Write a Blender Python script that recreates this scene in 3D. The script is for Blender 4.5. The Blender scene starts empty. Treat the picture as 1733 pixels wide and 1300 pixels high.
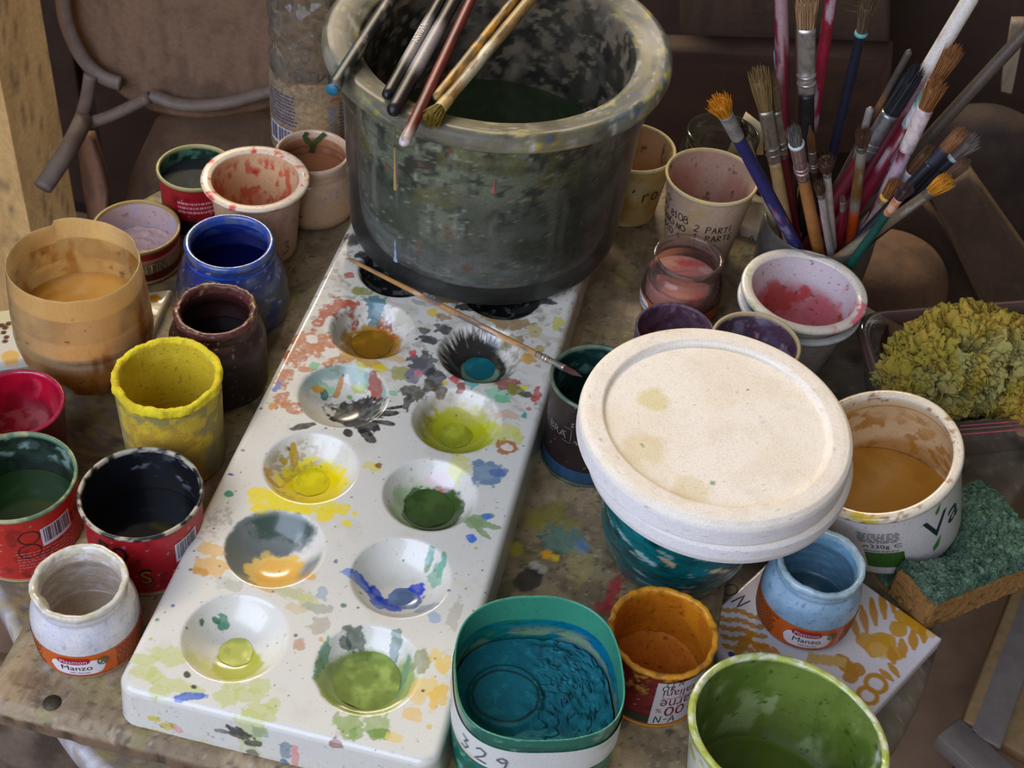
import bpy, math, random
import numpy as np
from mathutils import Vector, Matrix

SC = bpy.context.scene
COL = SC.collection
rnd = random.Random(7)
R_ = math.radians

# ------------------------------------------------------------------ camera
CAM_R = np.array([[0.9720644, -0.21215836, 0.10039738],
                  [0.21985926, 0.67328449, -0.70593902],
                  [0.08217487, 0.70829148, 0.70112086]])
CAM_C = np.array([0.18100927, -0.68884715, 0.63204605])
FPX = 2400.0
cd = bpy.data.cameras.new('camera')
cam = bpy.data.objects.new('camera', cd)
COL.objects.link(cam)
cd.sensor_width = 36.0
cd.sensor_fit = 'HORIZONTAL'
cd.lens = FPX / 1733.0 * 36.0
cd.clip_start = 0.02
m4 = Matrix.Identity(4)
for i in range(3):
    for j in range(3):
        m4[i][j] = float(CAM_R[i, j])
    m4[i][3] = float(CAM_C[i])
cam.matrix_world = m4
cd.dof.use_dof = True
cd.dof.focus_distance = 0.78
cd.dof.aperture_fstop = 26.0
SC.camera = cam

# ------------------------------------------------------------------ world, lights, exposure
w = bpy.data.worlds.new('room_ambience')
SC.world = w
w.use_nodes = True
w.node_tree.nodes['Background'].inputs[0].default_value = (1.0, 0.90, 0.80, 1)
w.node_tree.nodes['Background'].inputs[1].default_value = 0.19


def area(name, loc, target, sx, sy, power, color, roll=0.0):
    ld = bpy.data.lights.new(name, 'AREA')
    ld.shape = 'RECTANGLE'
    ld.size = sx
    ld.size_y = sy
    ld.energy = power
    ld.color = color
    o = bpy.data.objects.new(name, ld)
    COL.objects.link(o)
    d = Vector(target) - Vector(loc)
    q = d.to_track_quat('-Z', 'Y')
    o.rotation_euler = (q.to_matrix() @ Matrix.Rotation(roll, 3, 'Z')).to_euler()
    o.location = loc
    return o


# cool daylight window on the camera's left, warm strip lamp hung behind and above the table
area('window_daylight', (-0.62, -1.62, 1.15), (0.12, -0.1, 0.0), 2.2, 1.5, 56.0, (0.66, 0.745, 1.0))
area('strip_lamp_light', (-0.62, 1.75, 1.38), (0.1, -0.15, 0.0), 1.2, 0.14, 47.0, (1.0, 0.83, 0.62))
SC.view_settings.view_transform = 'Standard'
SC.view_settings.look = 'None'
SC.view_settings.gamma = 1.0
SC.view_settings.use_curve_mapping = False
SC.view_settings.exposure = 0.0
SC.cycles.use_denoising = True
SC.cycles.max_bounces = 10
SC.cycles.transparent_max_bounces = 24
SC.cycles.caustics_reflective = False
SC.cycles.caustics_refractive = False

PT = 0.028      # palette top above the board
ZT = -0.014     # round table top (the board's top is z = 0)


def ray(x, y):
    return CAM_R @ np.array([(x - 866.5) / FPX, -(y - 650) / FPX, -1.0])


def at(x, y, z=0.0):
    d = ray(x, y)
    return CAM_C + d * ((z - CAM_C[2]) / d[2])


def aty(x, y, Y):
    d = ray(x, y)
    return CAM_C + d * ((Y - CAM_C[1]) / d[1])


# ------------------------------------------------------------------ helpers: colour and noise
def lin(c):
    c = np.asarray(c, float) / 255.0
    return np.where(c <= 0.04045, c / 12.92, ((c + 0.055) / 1.055) ** 2.4)


def _h(a, b, c, s):
    n = (a * 374761393 + b * 668265263 + c * 1440662683 + s * 362437) & 0xFFFFFFFF
    n = ((n ^ (n >> 13)) * 1274126177) & 0xFFFFFFFF
    n = ((n ^ (n >> 16)) * 2246822519) & 0xFFFFFFFF
    return ((n ^ (n >> 15)) & 0xFFFF) / 65535.0


def vn(P, s=0):
    i = np.floor(P).astype(np.int64)
    f = P - i
    u = f * f * (3 - 2 * f)
    x, y, z = i[:, 0], i[:, 1], i[:, 2]
    r = 0
    for dx in (0, 1):
        wx = u[:, 0] if dx else 1 - u[:, 0]
        for dy in (0, 1):
            wy = u[:, 1] if dy else 1 - u[:, 1]
            for dz in (0, 1):
                wz = u[:, 2] if dz else 1 - u[:, 2]
                r = r + wx * wy * wz * _h(x + dx, y + dy, z + dz, s)
    return r


def fbm(P, sc, o=3, s=0):
    """noise in 0..1; sc = features per metre"""
    P = np.asarray(P, float) * sc + 100.0
    r = 0
    a = 0.5
    t = 0
    for k in range(o):
        r = r + a * vn(P, s + k * 17)
        t += a
        a *= 0.5
        P = P * 2.03
    return r / t


def sst(a, b, x):
    t = np.clip((x - a) / (b - a + 1e-12), 0, 1)
    return t * t * (3 - 2 * t)


def lay(col, mask, c):
    col[:] = col * (1 - mask[:, None]) + lin(c)[None, :] * mask[:, None]


# ------------------------------------------------------------------ helpers: meshes and objects
def mk(name, V, F, parent=None, mat=None, col=None, msk=None, smooth=True):
    V = np.asarray(V, np.float32)
    me = bpy.data.meshes.new(name)
    Fs = [np.asarray(f, np.int32) for f in (F if isinstance(F, list) else [F]) if len(f)]
    me.vertices.add(len(V))
    me.vertices.foreach_set('co', V.ravel())
    nl = sum(f.size for f in Fs)
    nf = sum(len(f) for f in Fs)
    me.loops.add(nl)
    me.loops.foreach_set('vertex_index', np.concatenate([f.ravel() for f in Fs]))
    me.polygons.add(nf)
    st = []
    k = 0
    for f in Fs:
        st.append(k + np.arange(len(f)) * f.shape[1])
        k += f.size
    me.polygons.foreach_set('loop_start', np.concatenate(st).astype(np.int32))
    me.update(calc_edges=True)
    me.validate()
    if smooth:
        me.polygons.foreach_set('use_smooth', np.ones(len(me.polygons), bool))
    if col is not None:
        a = me.color_attributes.new('Col', 'FLOAT_COLOR', 'POINT')
        c4 = np.ones((len(V), 4), np.float32)
        c4[:, :3] = col
        a.data.foreach_set('color', c4.ravel())
    if msk is not None:
        a = me.attributes.new('Msk', 'FLOAT', 'POINT')
        a.data.foreach_set('value', np.asarray(msk, np.float32))
    o = bpy.data.objects.new(name, me)
    COL.objects.link(o)
    if mat:
        me.materials.append(mat)
    if parent:
        o.parent = parent
    return o


def thing(name, label, cat, loc=(0, 0, 0), rotz=0.0, group=None):
    o = bpy.data.objects.new(name, None)
    COL.objects.link(o)
    o.empty_display_size = 0.01
    o.location = [float(v) for v in loc]
    o.rotation_euler = (0, 0, rotz)
    o['label'] = label
    o['category'] = cat
    if group:
        o['group'] = group
    return o


def tag(o, label, cat, group=None):
    o['label'] = label
    o['category'] = cat
    if group:
        o['group'] = group
    return o


def facing(x, y):
    """rotation about z that turns local -Y towards the viewer's side"""
    return math.atan2(CAM_C[0] - x, -(CAM_C[1] - y))


# ------------------------------------------------------------------ materials
_mc = {}


def _new(name):
    m = bpy.data.materials.new(name)
    m.use_nodes = True
    nt = m.node_tree
    b = nt.nodes['Principled BSDF']
    return m, nt, b


def _noise(nt, scale, detail=4, rough=0.6):
    tc = nt.nodes.new('ShaderNodeTexCoord')
    n = nt.nodes.new('ShaderNodeTexNoise')
    n.inputs['Scale'].default_value = scale
    n.inputs['Detail'].default_value = detail
    n.inputs['Roughness'].default_value = rough
    nt.links.new(tc.outputs['Object'], n.inputs['Vector'])
    return n


def _bump(nt, b, scale, strength, dist=0.0004):
    n = _noise(nt, scale, 5)
    bp = nt.nodes.new('ShaderNodeBump')
    bp.inputs['Strength'].default_value = strength
    bp.inputs['Distance'].default_value = dist
    nt.links.new(n.outputs[0], bp.inputs['Height'])
    nt.links.new(bp.outputs[0], b.inputs['Normal'])
    return bp


def _mott(nt, src, scale, amt):
    """multiply a colour by fine noise around 1"""
    n = _noise(nt, scale, 6, 0.65)
    mr = nt.nodes.new('ShaderNodeMapRange')
    mr.inputs['From Min'].default_value = 0.25
    mr.inputs['From Max'].default_value = 0.75
    mr.inputs['To Min'].default_value = 1 - amt
    mr.inputs['To Max'].default_value = 1 + amt
    nt.links.new(n.outputs[0], mr.inputs[0])
    mx = nt.nodes.new('ShaderNodeMix')
    mx.data_type = 'RGBA'
    mx.blend_type = 'MULTIPLY'
    mx.inputs[0].default_value = 1.0
    nt.links.new(src, mx.inputs[6])
    nt.links.new(mr.outputs[0], mx.inputs[7])
    return mx.outputs[2]


def vm(name, rough=0.45, bump=None, coat=0.0, mott=(900, 0.12), spec=0.5, grime=0.0, crackle=0.0):
    """material whose colour is the mesh's own paint colours, with fine procedural grain"""
    if name in _mc:
        return _mc[name]
    m, nt, b = _new(name)
    a = nt.nodes.new('ShaderNodeAttribute')
    a.attribute_name = 'Col'
    src = a.outputs['Color']
    if mott:
        src = _mott(nt, src, *mott)
    if grime:   # scattered fine specks and dry smudges
        for (sc, lo, hi, am, dk) in ((420, .60, .68, grime, .45), (1300, .66, .72, grime, .35), (150, .56, .74, grime * .6, 1.35)):
            n = _noise(nt, sc, 7, .62)
            mr = nt.nodes.new('ShaderNodeMapRange')
            mr.inputs['From Min'].default_value = lo
            mr.inputs['From Max'].default_value = hi
            mr.inputs['To Min'].default_value = 1.0
            mr.inputs['To Max'].default_value = 1.0 + (dk - 1.0) * am
            nt.links.new(n.outputs[0], mr.inputs[0])
            mx = nt.nodes.new('ShaderNodeMix')
            mx.data_type = 'RGBA'
            mx.blend_type = 'MULTIPLY'
            mx.inputs[0].default_value = 1.0
            nt.links.new(src, mx.inputs[6])
            nt.links.new(mr.outputs[0], mx.inputs[7])
            src = mx.outputs[2]
    if crackle:   # hairline craze of dry plaster
        vo = nt.nodes.new('ShaderNodeTexVoronoi')
        vo.feature = 'DISTANCE_TO_EDGE'
        vo.inputs['Scale'].default_value = 520
        tc = nt.nodes.new('ShaderNodeTexCoord')
        nt.links.new(tc.outputs['Object'], vo.inputs['Vector'])
        mr = nt.nodes.new('ShaderNodeMapRange')
        mr.inputs['From Min'].default_value = 0.0
        mr.inputs['From Max'].default_value = 0.09
        mr.inputs['To Min'].default_value = 1.0 - crackle
        mr.inputs['To Max'].default_value = 1.0
        nt.links.new(vo.outputs['Distance'], mr.inputs[0])
        mx = nt.nodes.new('ShaderNodeMix')
        mx.data_type = 'RGBA'
        mx.blend_type = 'MULTIPLY'
        mx.inputs[0].default_value = 1.0
        nt.links.new(src, mx.inputs[6])
        nt.links.new(mr.outputs[0], mx.inputs[7])
        src = mx.outputs[2]
    nt.links.new(src, b.inputs['Base Color'])
    b.inputs['Roughness'].default_value = rough
    b.inputs['Specular IOR Level'].default_value = spec
    b.inputs['Coat Weight'].default_value = coat
    b.inputs['Coat Roughness'].default_value = 0.08
    if bump:
        _bump(nt, b, *bump)
    _mc[name] = m
    return m


def pm(name, c, rough=0.5, metal=0.0, bump=None, mott=None, coat=0.0, emit=0.0, spec=0.5):
    if name in _mc:
        return _mc[name]
    m, nt, b = _new(name)
    l = lin(c)
    rgb = nt.nodes.new('ShaderNodeRGB')
    rgb.outputs[0].default_value = (l[0], l[1], l[2], 1)
    src = rgb.outputs[0]
    if mott:
        src = _mott(nt, src, *mott)
    nt.links.new(src, b.inputs['Base Color'])
    b.inputs['Roughness'].default_value = rough
    b.inputs['Metallic'].default_value = metal
    b.inputs['Coat Weight'].default_value = coat
    b.inputs['Specular IOR Level'].default_value = spec
    if bump:
        _bump(nt, b, *bump)
    _mc[name] = m
    return m


def clear(name, tint=(240, 240, 240), haze=0.08, hazecol=(190, 190, 185), rough=0.06, masked=False, ior=1.35, srough=0.4, tl=0.25):
    """thin clear plastic or glass wall: see-through with fresnel gloss and a little haze; stained where the mesh's Msk says so"""
    if name in _mc:
        return _mc[name]
    m, nt, b = _new(name)
    out = nt.nodes['Material Output']
    tr = nt.nodes.new('ShaderNodeBsdfTransparent')
    l = lin(tint)
    tr.inputs[0].default_value = (l[0], l[1], l[2], 1)
    gl = nt.nodes.new('ShaderNodeBsdfGlossy')
    gl.inputs['Roughness'].default_value = rough
    fr = nt.nodes.new('ShaderNodeFresnel')
    fr.inputs[0].default_value = ior
    mx = nt.nodes.new('ShaderNodeMixShader')
    nt.links.new(fr.outputs[0], mx.inputs[0])
    nt.links.new(tr.outputs[0], mx.inputs[1])
    nt.links.new(gl.outputs[0], mx.inputs[2])
    l = lin(hazecol)
    b.inputs['Roughness'].default_value = srough
    m2 = nt.nodes.new('ShaderNodeMixShader')
    n = _noise(nt, 260, 6, 0.7)
    mr = nt.nodes.new('ShaderNodeMapRange')
    mr.inputs['From Min'].default_value = 0.35
    mr.inputs['From Max'].default_value = 0.75
    mr.inputs['To Min'].default_value = haze * 0.5
    mr.inputs['To Max'].default_value = haze * 1.7
    nt.links.new(n.outputs[0], mr.inputs[0])
    fac = mr.outputs[0]
    if masked:
        a = nt.nodes.new('ShaderNodeAttribute')
        a.attribute_name = 'Msk'
        ad = nt.nodes.new('ShaderNodeMath')
        ad.operation = 'MAXIMUM'
        nt.links.new(fac, ad.inputs[0])
        nt.links.new(a.outputs['Fac'], ad.inputs[1])
        fac = ad.outputs[0]
        ac = nt.nodes.new('ShaderNodeAttribute')
        ac.attribute_name = 'Col'
        nt.links.new(_mott(nt, ac.outputs['Color'], 700, 0.15), b.inputs['Base Color'])
    else:
        b.inputs['Base Color'].default_value = (l[0], l[1], l[2], 1)
    tb_ = nt.nodes.new('ShaderNodeBsdfTranslucent')   # light seeping through the milky wall
    if b.inputs['Base Color'].is_linked:
        nt.links.new(b.inputs['Base Color'].links[0].from_socket, tb_.inputs[0])
    else:
        tb_.inputs[0].default_value = (l[0], l[1], l[2], 1)
    m3 = nt.nodes.new('ShaderNodeMixShader')
    m3.inputs[0].default_value = tl
    nt.links.new(b.outputs[0], m3.inputs[1])
    nt.links.new(tb_.outputs[0], m3.inputs[2])
    nt.links.new(fac, m2.inputs[0])
    nt.links.new(mx.outputs[0], m2.inputs[1])
    nt.links.new(m3.outputs[0], m2.inputs[2])
    nt.links.new(m2.outputs[0], out.inputs['Surface'])
    _mc[name] = m
    return m


# ------------------------------------------------------------------ lathe
class V_:
    pass


def resample(prof, step):
    out = []
    for (a, b) in zip(prof[:-1], prof[1:]):
        L = math.hypot(b[0] - a[0], b[1] - a[1])
        n = max(1, int(round(L / step)))
        for k in range(n):
            t = k / n
            out.append((a[0] + (b[0] - a[0]) * t, a[1] + (b[1] - a[1]) * t, a[2] if t < 0.5 else b[2]))
    out.append(prof[-1])
    return np.array(out, float)


def smoothp(prof, n=2):
    """corner-cut a profile (keeps tags)"""
    for _ in range(n):
        o = [prof[0]]
        for a, b in zip(prof[:-1], prof[1:]):
            o.append((a[0] * .75 + b[0] * .25, a[1] * .75 + b[1] * .25, a[2]))
            o.append((a[0] * .25 + b[0] * .75, a[1] * .25 + b[1] * .75, b[2]))
        o.append(prof[-1])
        prof = o
    return prof


def lathe(prof, seg=128, step=0.0012, shape=None, warp=None):
    """prof: (radius, z, tag) from outer foot up over the rim and down inside.  th = 0 is local -Y, + to local +X"""
    P = resample(prof, step)
    n = len(P)
    th = np.arange(seg) / seg * 2 * np.pi
    T, S = np.meshgrid(th, np.arange(n))
    r = np.maximum(P[:, 0][S], 1e-5)
    z = P[:, 1][S]
    g = P[:, 2][S]
    if shape is not None:
        r = r * shape(T)
    v = V_()
    v.th = ((T + np.pi) % (2 * np.pi) - np.pi).ravel()
    v.z = z.ravel().copy()
    v.r = r.ravel().copy()
    v.tag = g.ravel()
    if warp is not None:
        warp(v)
    v.P = np.stack([v.r * np.sin(v.th), -v.r * np.cos(v.th), v.z], 1)
    i = np.arange(n - 1)[:, None] * seg
    j = np.arange(seg)[None, :]
    k = (j + 1) % seg
    v.F = np.stack([i + j, i + k, i + seg + k, i + seg + j], -1).reshape(-1, 4)
    v.n = len(v.P)
    v.col = np.zeros((v.n, 3))
    return v


def base(v, outer, rim=None, inner=None, floor=None):
    for t, c in ((0, outer), (1, rim or outer), (2, inner or outer), (3, floor or inner or outer)):
        v.col[v.tag == t] = lin(c)


def stain(v, tags, c, sc, thr, soft=0.08, seed=0, amt=1.0, zr=None, thr_dir=None, stretch=1.0, zfade=0.004):
    Q = v.P * np.array([1, 1, 1 / stretch])
    f = fbm(Q, sc, 4, seed)
    m = sst(thr - soft, thr + soft, f) * np.isin(v.tag, tags) * amt
    if zr is not None:
        m = m * sst(zr[0] - zfade, zr[0] + zfade, v.z) * (1 - sst(zr[1] - zfade, zr[1] + zfade, v.z))
    if thr_dir is not None:
        d = np.abs((v.th - thr_dir[0] + np.pi) % (2 * np.pi) - np.pi)
        m = m * (1 - sst(thr_dir[1] * 0.7, thr_dir[1], d + 0.25 * (f - .5)))
    lay(v.col, m, c)


def cupwall(ro_b, ro_t, h, wall=0.001, rim=0.0015, fl=0.002, rimh=0.002, rimdrop=0.0):
    """tapered open cup: foot radius, rim radius, height, wall, rim overhang"""
    return [(0.0001, 0, 0), (ro_b - .002, 0, 0), (ro_b, .0015, 0), (ro_t - rim, h - rimh - .0005, 0), (ro_t - .0002, h - rimh, 1), (ro_t, h - rimh * .5, 1),
            (ro_t - .0005, h - .0002, 1), (ro_t - wall - rim * .6, h, 1), (ro_t - wall - rim - .0004, h - .0012, 1), (ro_t - wall - rim - .0006, h - .003, 2),
            (ro_b - wall, fl + .002, 2), (ro_b - wall - .002, fl, 3), (0.0001, fl, 3)]


def disc(name, r, z, parent, mat, col=None, seg=96, shape=None, rings=30, zf=None, colf=None):
    th = np.arange(seg) / seg * 2 * np.pi
    rr = np.linspace(0.0002, 1, rings)
    T, Rr = np.meshgrid(th, rr)
    rad = r * Rr * (shape(T) if shape else 1)
    X = (rad * np.sin(T)).ravel()
    Y = (-rad * np.cos(T)).ravel()
    Z = np.full(X.shape, z)
    P = np.stack([X, Y, Z], 1)
    if zf is not None:
        P[:, 2] += zf(P, Rr.ravel())
    c = np.tile(lin(col if col is not None else (128, 128, 128)), (len(P), 1))
    if colf:
        colf(c, P, Rr.ravel())
    i = np.arange(rings - 1)[:, None] * seg
    j = np.arange(seg)[None, :]
    k = (j + 1) % seg
    F = np.stack([i + seg + j, i + seg + k, i + k, i + j], -1).reshape(-1, 4)
    return mk(name, P, F[:, ::-1], parent, mat, c)


# ------------------------------------------------------------------ writing: text and pen strokes laid on surfaces
_txt = {}


def text_geo(s):
    if s in _txt:
        return _txt[s]
    cu = bpy.data.curves.new('t', 'FONT')
    cu.body = s
    cu.size = 1.0
    cu.resolution_u = 3
    o = bpy.data.objects.new('t', cu)
    COL.objects.link(o)
    dg = bpy.context.evaluated_depsgraph_get()
    me = bpy.data.meshes.new_from_object(o.evaluated_get(dg))
    n = len(me.vertices)
    V = np.empty(n * 3)
    me.vertices.foreach_get('co', V)
    V = V.reshape(-1, 3)
    me.calc_loop_triangles()
    F = np.empty(len(me.loop_triangles) * 3, np.int32)
    me.loop_triangles.foreach_get('vertices', F)
    F = F.reshape(-1, 3)
    bpy.data.objects.remove(o)
    bpy.data.curves.remove(cu)
    bpy.data.meshes.remove(me)
    mn, mx = V[:, :2].min(0), V[:, :2].max(0)
    V[:, :2] -= (mn + mx) / 2
    _txt[s] = (V[:, :2], F, (mx - mn)[0], (mx - mn)[1])
    return _txt[s]


def fitted(s, width=None, height=None, rot=0.0, bold=0.0):
    V, F, w_, h_ = text_geo(s)
    V = V.copy()
    if width and height:
        V = V * np.array([width / w_, height / h_])
    elif width:
        V = V * (width / w_)
    else:
        V = V * (height / h_)
    if rot:
        c, s_ = math.cos(rot), math.sin(rot)
        V = V @ np.array([[c, s_], [-s_, c]])
    return V, F


def on_cyl(Q, th0, z0, rf, off=0.0002):
    r = rf(z0 + Q[:, 1])
    t = th0 + Q[:, 0] / r
    r = r + off
    return np.stack([r * np.sin(t), -r * np.cos(t), z0 + Q[:, 1]], 1)


def ribbon(lines, w_):
    """flat ribbons along 2-D polylines"""
    V, F = [], []
    for L in lines:
        L = np.asarray(L, float)
        if len(L) > 2:   # round the corners a little
            d = [L[0]]
            for a, b, c in zip(L[:-2], L[1:-1], L[2:]):
                d += [b * .75 + a * .25, b, b * .75 + c * .25]
            d.append(L[-1])
            L = np.array(d)
        t = np.gradient(L, axis=0)
        t /= np.linalg.norm(t, axis=1)[:, None] + 1e-9
        nn = np.stack([-t[:, 1], t[:, 0]], 1) * w_ / 2
        k = len(V)
        for p, q in zip(L, nn):
            V.append(p + q)
            V.append(p - q)
        for i in range(len(L) - 1):
            F.append((k + 2 * i, k + 2 * i + 1, k + 2 * i + 3, k + 2 * i + 2))
    return np.array(V), np.array(F)


def circ2(cx, cy, rx, ry=None, n=18, a0=0.0, a1=6.4):
    ry = ry or rx
    return [(cx + rx * math.cos(a0 + (a1 - a0) * i / n), cy + ry * math.sin(a0 + (a1 - a0) * i / n)) for i in range(n + 1)]


GL = {   # simple hand-drawn letters in a 1-high box
    '0': [circ2(.3, .5, .28, .48)], 'O': [circ2(.32, .5, .32, .45)],
    '1': [[(.05, .7), (.3, 1), (.28, .5), (.3, 0)], [(.1, 0), (.5, .02)]],
    '2': [[(.05, .8), (.25, 1), (.5, .85), (.45, .55), (.05, .05), (.6, .03)]],
    '3': [[(.05, .95), (.5, .9), (.25, .58), (.55, .4), (.4, .08), (.05, .05)]],
    '8': [circ2(.3, .75, .2, .22), circ2(.3, .26, .27, .26)],
    '9': [[(.5, .85), (.25, .98), (.05, .75), (.3, .58), (.5, .8), (.45, .3), (.3, 0)]],
    '5': [[(.55, .97), (.12, .95), (.1, .6), (.45, .55), (.5, .2), (.05, .02)]],
    'P': [[(.08, 0), (.12, 1)], [(.1, .97), (.55, .85), (.45, .55), (.1, .48)]],
    'A': [[(.02, 0), (.3, 1), (.55, 0)], [(.1, .4), (.5, .38)]],
    'R': [[(.08, 0), (.1, 1)], [(.08, .97), (.5, .85), (.4, .55), (.1, .5), (.6, 0)]],
    'T': [[(.0, .95), (.6, .98)], [(.3, .95), (.28, 0)]],
    'I': [[(.15, 0), (.18, .95)]],
    'E': [[(.5, .98), (.1, .95), (.08, .03), (.55, .05)], [(.1, .5), (.4, .52)]],
    'C': [[(.5, .85), (.25, .98), (.05, .5), (.25, .03), (.55, .15)]],
    'N': [[(.05, 0), (.1, 1), (.5, .02), (.55, 1)]],
    'D': [[(.08, 0), (.1, 1), (.5, .7), (.5, .3), (.08, .02)]],
    'B': [[(.08, 0), (.1, 1), (.45, .8), (.12, .53), (.55, .3), (.08, .02)]],
    'r': [[(.1, .55), (.12, 0)], [(.1, .4), (.3, .58), (.45, .5)]], 'o': [circ2(.27, .3, .24, .28)],
    "'": [[(.1, 1), (.05, .75)]], '-': [[(.05, .5), (.4, .52)]], ' ': [], '#': [[(.0, .4), (.6, .45)], [(.1, .7), (.5, 0)], [(.35, .9), (.3, .1)]],
}


def handwrite(s, h, adv=0.72, jit=0.06, seed=1):
    rr = random.Random(seed)
    L = []
    x = 0.0
    for ch in s:
        dx, dy, k = x + rr.uniform(-jit, jit), rr.uniform(-jit, jit), rr.uniform(.9, 1.1)
        for pl in GL.get(ch, []):
            L.append([((p[0] * k + dx) * h, (p[1] * k + dy) * h) for p in pl])
        x += adv
    w_ = x * h
    return [[(p[0] - w_ / 2, p[1] - h / 2) for p in pl] for pl in L]


def rot2(L, a):
    c, s = math.cos(a), math.sin(a)
    return [[(p[0] * c - p[1] * s, p[0] * s + p[1] * c) for p in pl] for pl in L]


def cyl_text(parent, s, th, z, rf, mat, width=None, height=None, rot=0.0, name='lettering', off=0.0003):
    V, F = fitted(s, width, height, rot)
    return mk(name, on_cyl(V, th, z, rf, off), F, parent, mat, smooth=False)


def cyl_pen(parent, lines, th, z, rf, mat, w_=0.0006, name='handwriting', off=0.0003):
    V, F = ribbon(lines, w_)
    return mk(name, on_cyl(V, th, z, rf, off), F, parent, mat, smooth=False)


def cyl_patch(parent, th0, th1, z0, z1, rf, mat, name='label', off=0.00015, nt=24, nz=8, skew=0.0, colf=None, corner=0.0):
    T, Z = np.meshgrid(np.linspace(th0, th1, nt), np.linspace(z0, z1, nz))
    T, Z = T.ravel(), Z.ravel()
    Z = Z + skew * (T - (th0 + th1) / 2)
    r = rf(Z)
    if corner:   # pill-shaped ends
        u = (T - th0) / (th1 - th0) * 2 - 1
        vv = (Z - (z0 + z1) / 2)
        k = np.sqrt(np.clip(1 - np.abs(u) ** 6, 0.02, 1))
        Z = (z0 + z1) / 2 + vv * k
    P = np.stack([(r + off) * np.sin(T), -(r + off) * np.cos(T), Z], 1)
    i = np.arange(nz - 1)[:, None] * nt
    j = np.arange(nt - 1)[None, :]
    F = np.stack([i + j, i + j + 1, i + nt + j + 1, i + nt + j], -1).reshape(-1, 4)
    c = None
    if colf:
        c = colf(T, Z, P)
    return mk(name, P, F, parent, mat, c)


def text_lines(parent, th0, th1, z0, z1, n, rf, mat, seed=0, off=0.0003, name='small_print', wf=0.45):
    """rows of unreadably small print as broken dashes"""
    rr = random.Random(seed)
    V, F = [], []
    dz = (z1 - z0) / n
    for k in range(n):
        t = th0 + rr.uniform(0, .03)
        z = z0 + (k + .5) * dz
        end = th1 - rr.uniform(0, (th1 - th0) * .12)
        while t < end:
            L = rr.uniform(.03, .11)
            t2 = min(t + L, end)
            m = max(2, int((t2 - t) / .04) + 1)
            i0 = len(V)
            for q in range(m):
                tt = t + (t2 - t) * q / (m - 1)
                for zz in (z - dz * wf / 2, z + dz * wf / 2):
                    r = float(rf(np.array([zz]))[0]) + off
                    V.append((r * math.sin(tt), -r * math.cos(tt), zz))
            for q in range(m - 1):
                a = i0 + 2 * q
                F.append((a, a + 2, a + 3, a + 1))
            t = t2 + rr.uniform(.012, .025)
    return mk(name, np.array(V), np.array(F), parent, mat, smooth=False)


def barcode(parent, th0, th1, z0, z1, rf, seed=0, skew=0.0):
    """white patch with black bars"""
    p = cyl_patch(parent, th0, th1, z0, z1, rf, pm('barcode_paper', (205, 205, 215), .5), 'barcode', .00025, skew=skew)
    rr = random.Random(seed)
    t = th0 + (th1 - th0) * .08
    V, F = [], []
    while t < th1 - (th1 - th0) * .08:
        wd = rr.choice((.008, .013, .02))
        k = len(V)
        for tt in (t, t + wd):
            for zz in (z0 + .0025, z1 - .0006):
                z = zz + skew * (tt - (th0 + th1) / 2)
                r = float(rf(np.array([z]))[0]) + .0005
                V.append((r * math.sin(tt), -r * math.cos(tt), z))
        F.append((k, k + 2, k + 3, k + 1))
        t += wd + rr.choice((.01, .015, .025))
    mk('bars', np.array(V), np.array(F), p, pm('barcode_ink', (35, 33, 50), .5), smooth=False)
    return p


def box_geo(cx, cy, cz, sx, sy, sz):
    V = np.array([(cx + a * sx / 2, cy + b * sy / 2, cz + c * sz / 2) for c in (-1, 1) for b in (-1, 1) for a in (-1, 1)])
    F = np.array([(0, 2, 3, 1), (4, 5, 7, 6), (0, 1, 5, 4), (2, 6, 7, 3), (0, 4, 6, 2), (1, 3, 7, 5)])
    return V, F


def bevel(o, wd=0.002, seg=2):
    b = o.modifiers.new('bevel', 'BEVEL')
    b.width = wd
    b.segments = seg
    b.limit_method = 'ANGLE'
    return o


def tube(pts, rad, seg=10, cap=True, flat=1.0):
    """round bar along 3-D points; rad scalar or list; returns V, F"""
    pts = np.asarray(pts, float)
    n = len(pts)
    rad = np.full(n, rad) if np.isscalar(rad) else np.asarray(rad, float)
    t = np.gradient(pts, axis=0)
    t /= np.linalg.norm(t, axis=1)[:, None] + 1e-12
    up = np.array([0, 0, 1.0]) if abs(t[0][2]) < .9 else np.array([0, 1.0, 0])
    V = []
    u = np.cross(t[0], up)
    for i in range(n):
        u = u - t[i] * (u @ t[i])
        u /= np.linalg.norm(u) + 1e-12
        v = np.cross(t[i], u)
        for k in range(seg):
            a = 2 * math.pi * k / seg
            V.append(pts[i] + rad[i] * (math.cos(a) * u + flat * math.sin(a) * v))
    F = []
    for i in range(n - 1):
        for k in range(seg):
            k2 = (k + 1) % seg
            F.append((i * seg + k, i * seg + k2, (i + 1) * seg + k2, (i + 1) * seg + k))
    V = np.array(V)
    T = []
    if cap:
        for i, rev in ((0, True), (n - 1, False)):
            c = len(V)
            V = np.vstack([V, pts[i]])
            for k in range(seg):
                a, b = i * seg + k, i * seg + (k + 1) % seg
                T.append((c, b, a) if rev else (c, a, b))
    return V, [np.array(F), np.array(T)] if T else [np.array(F)]


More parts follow.
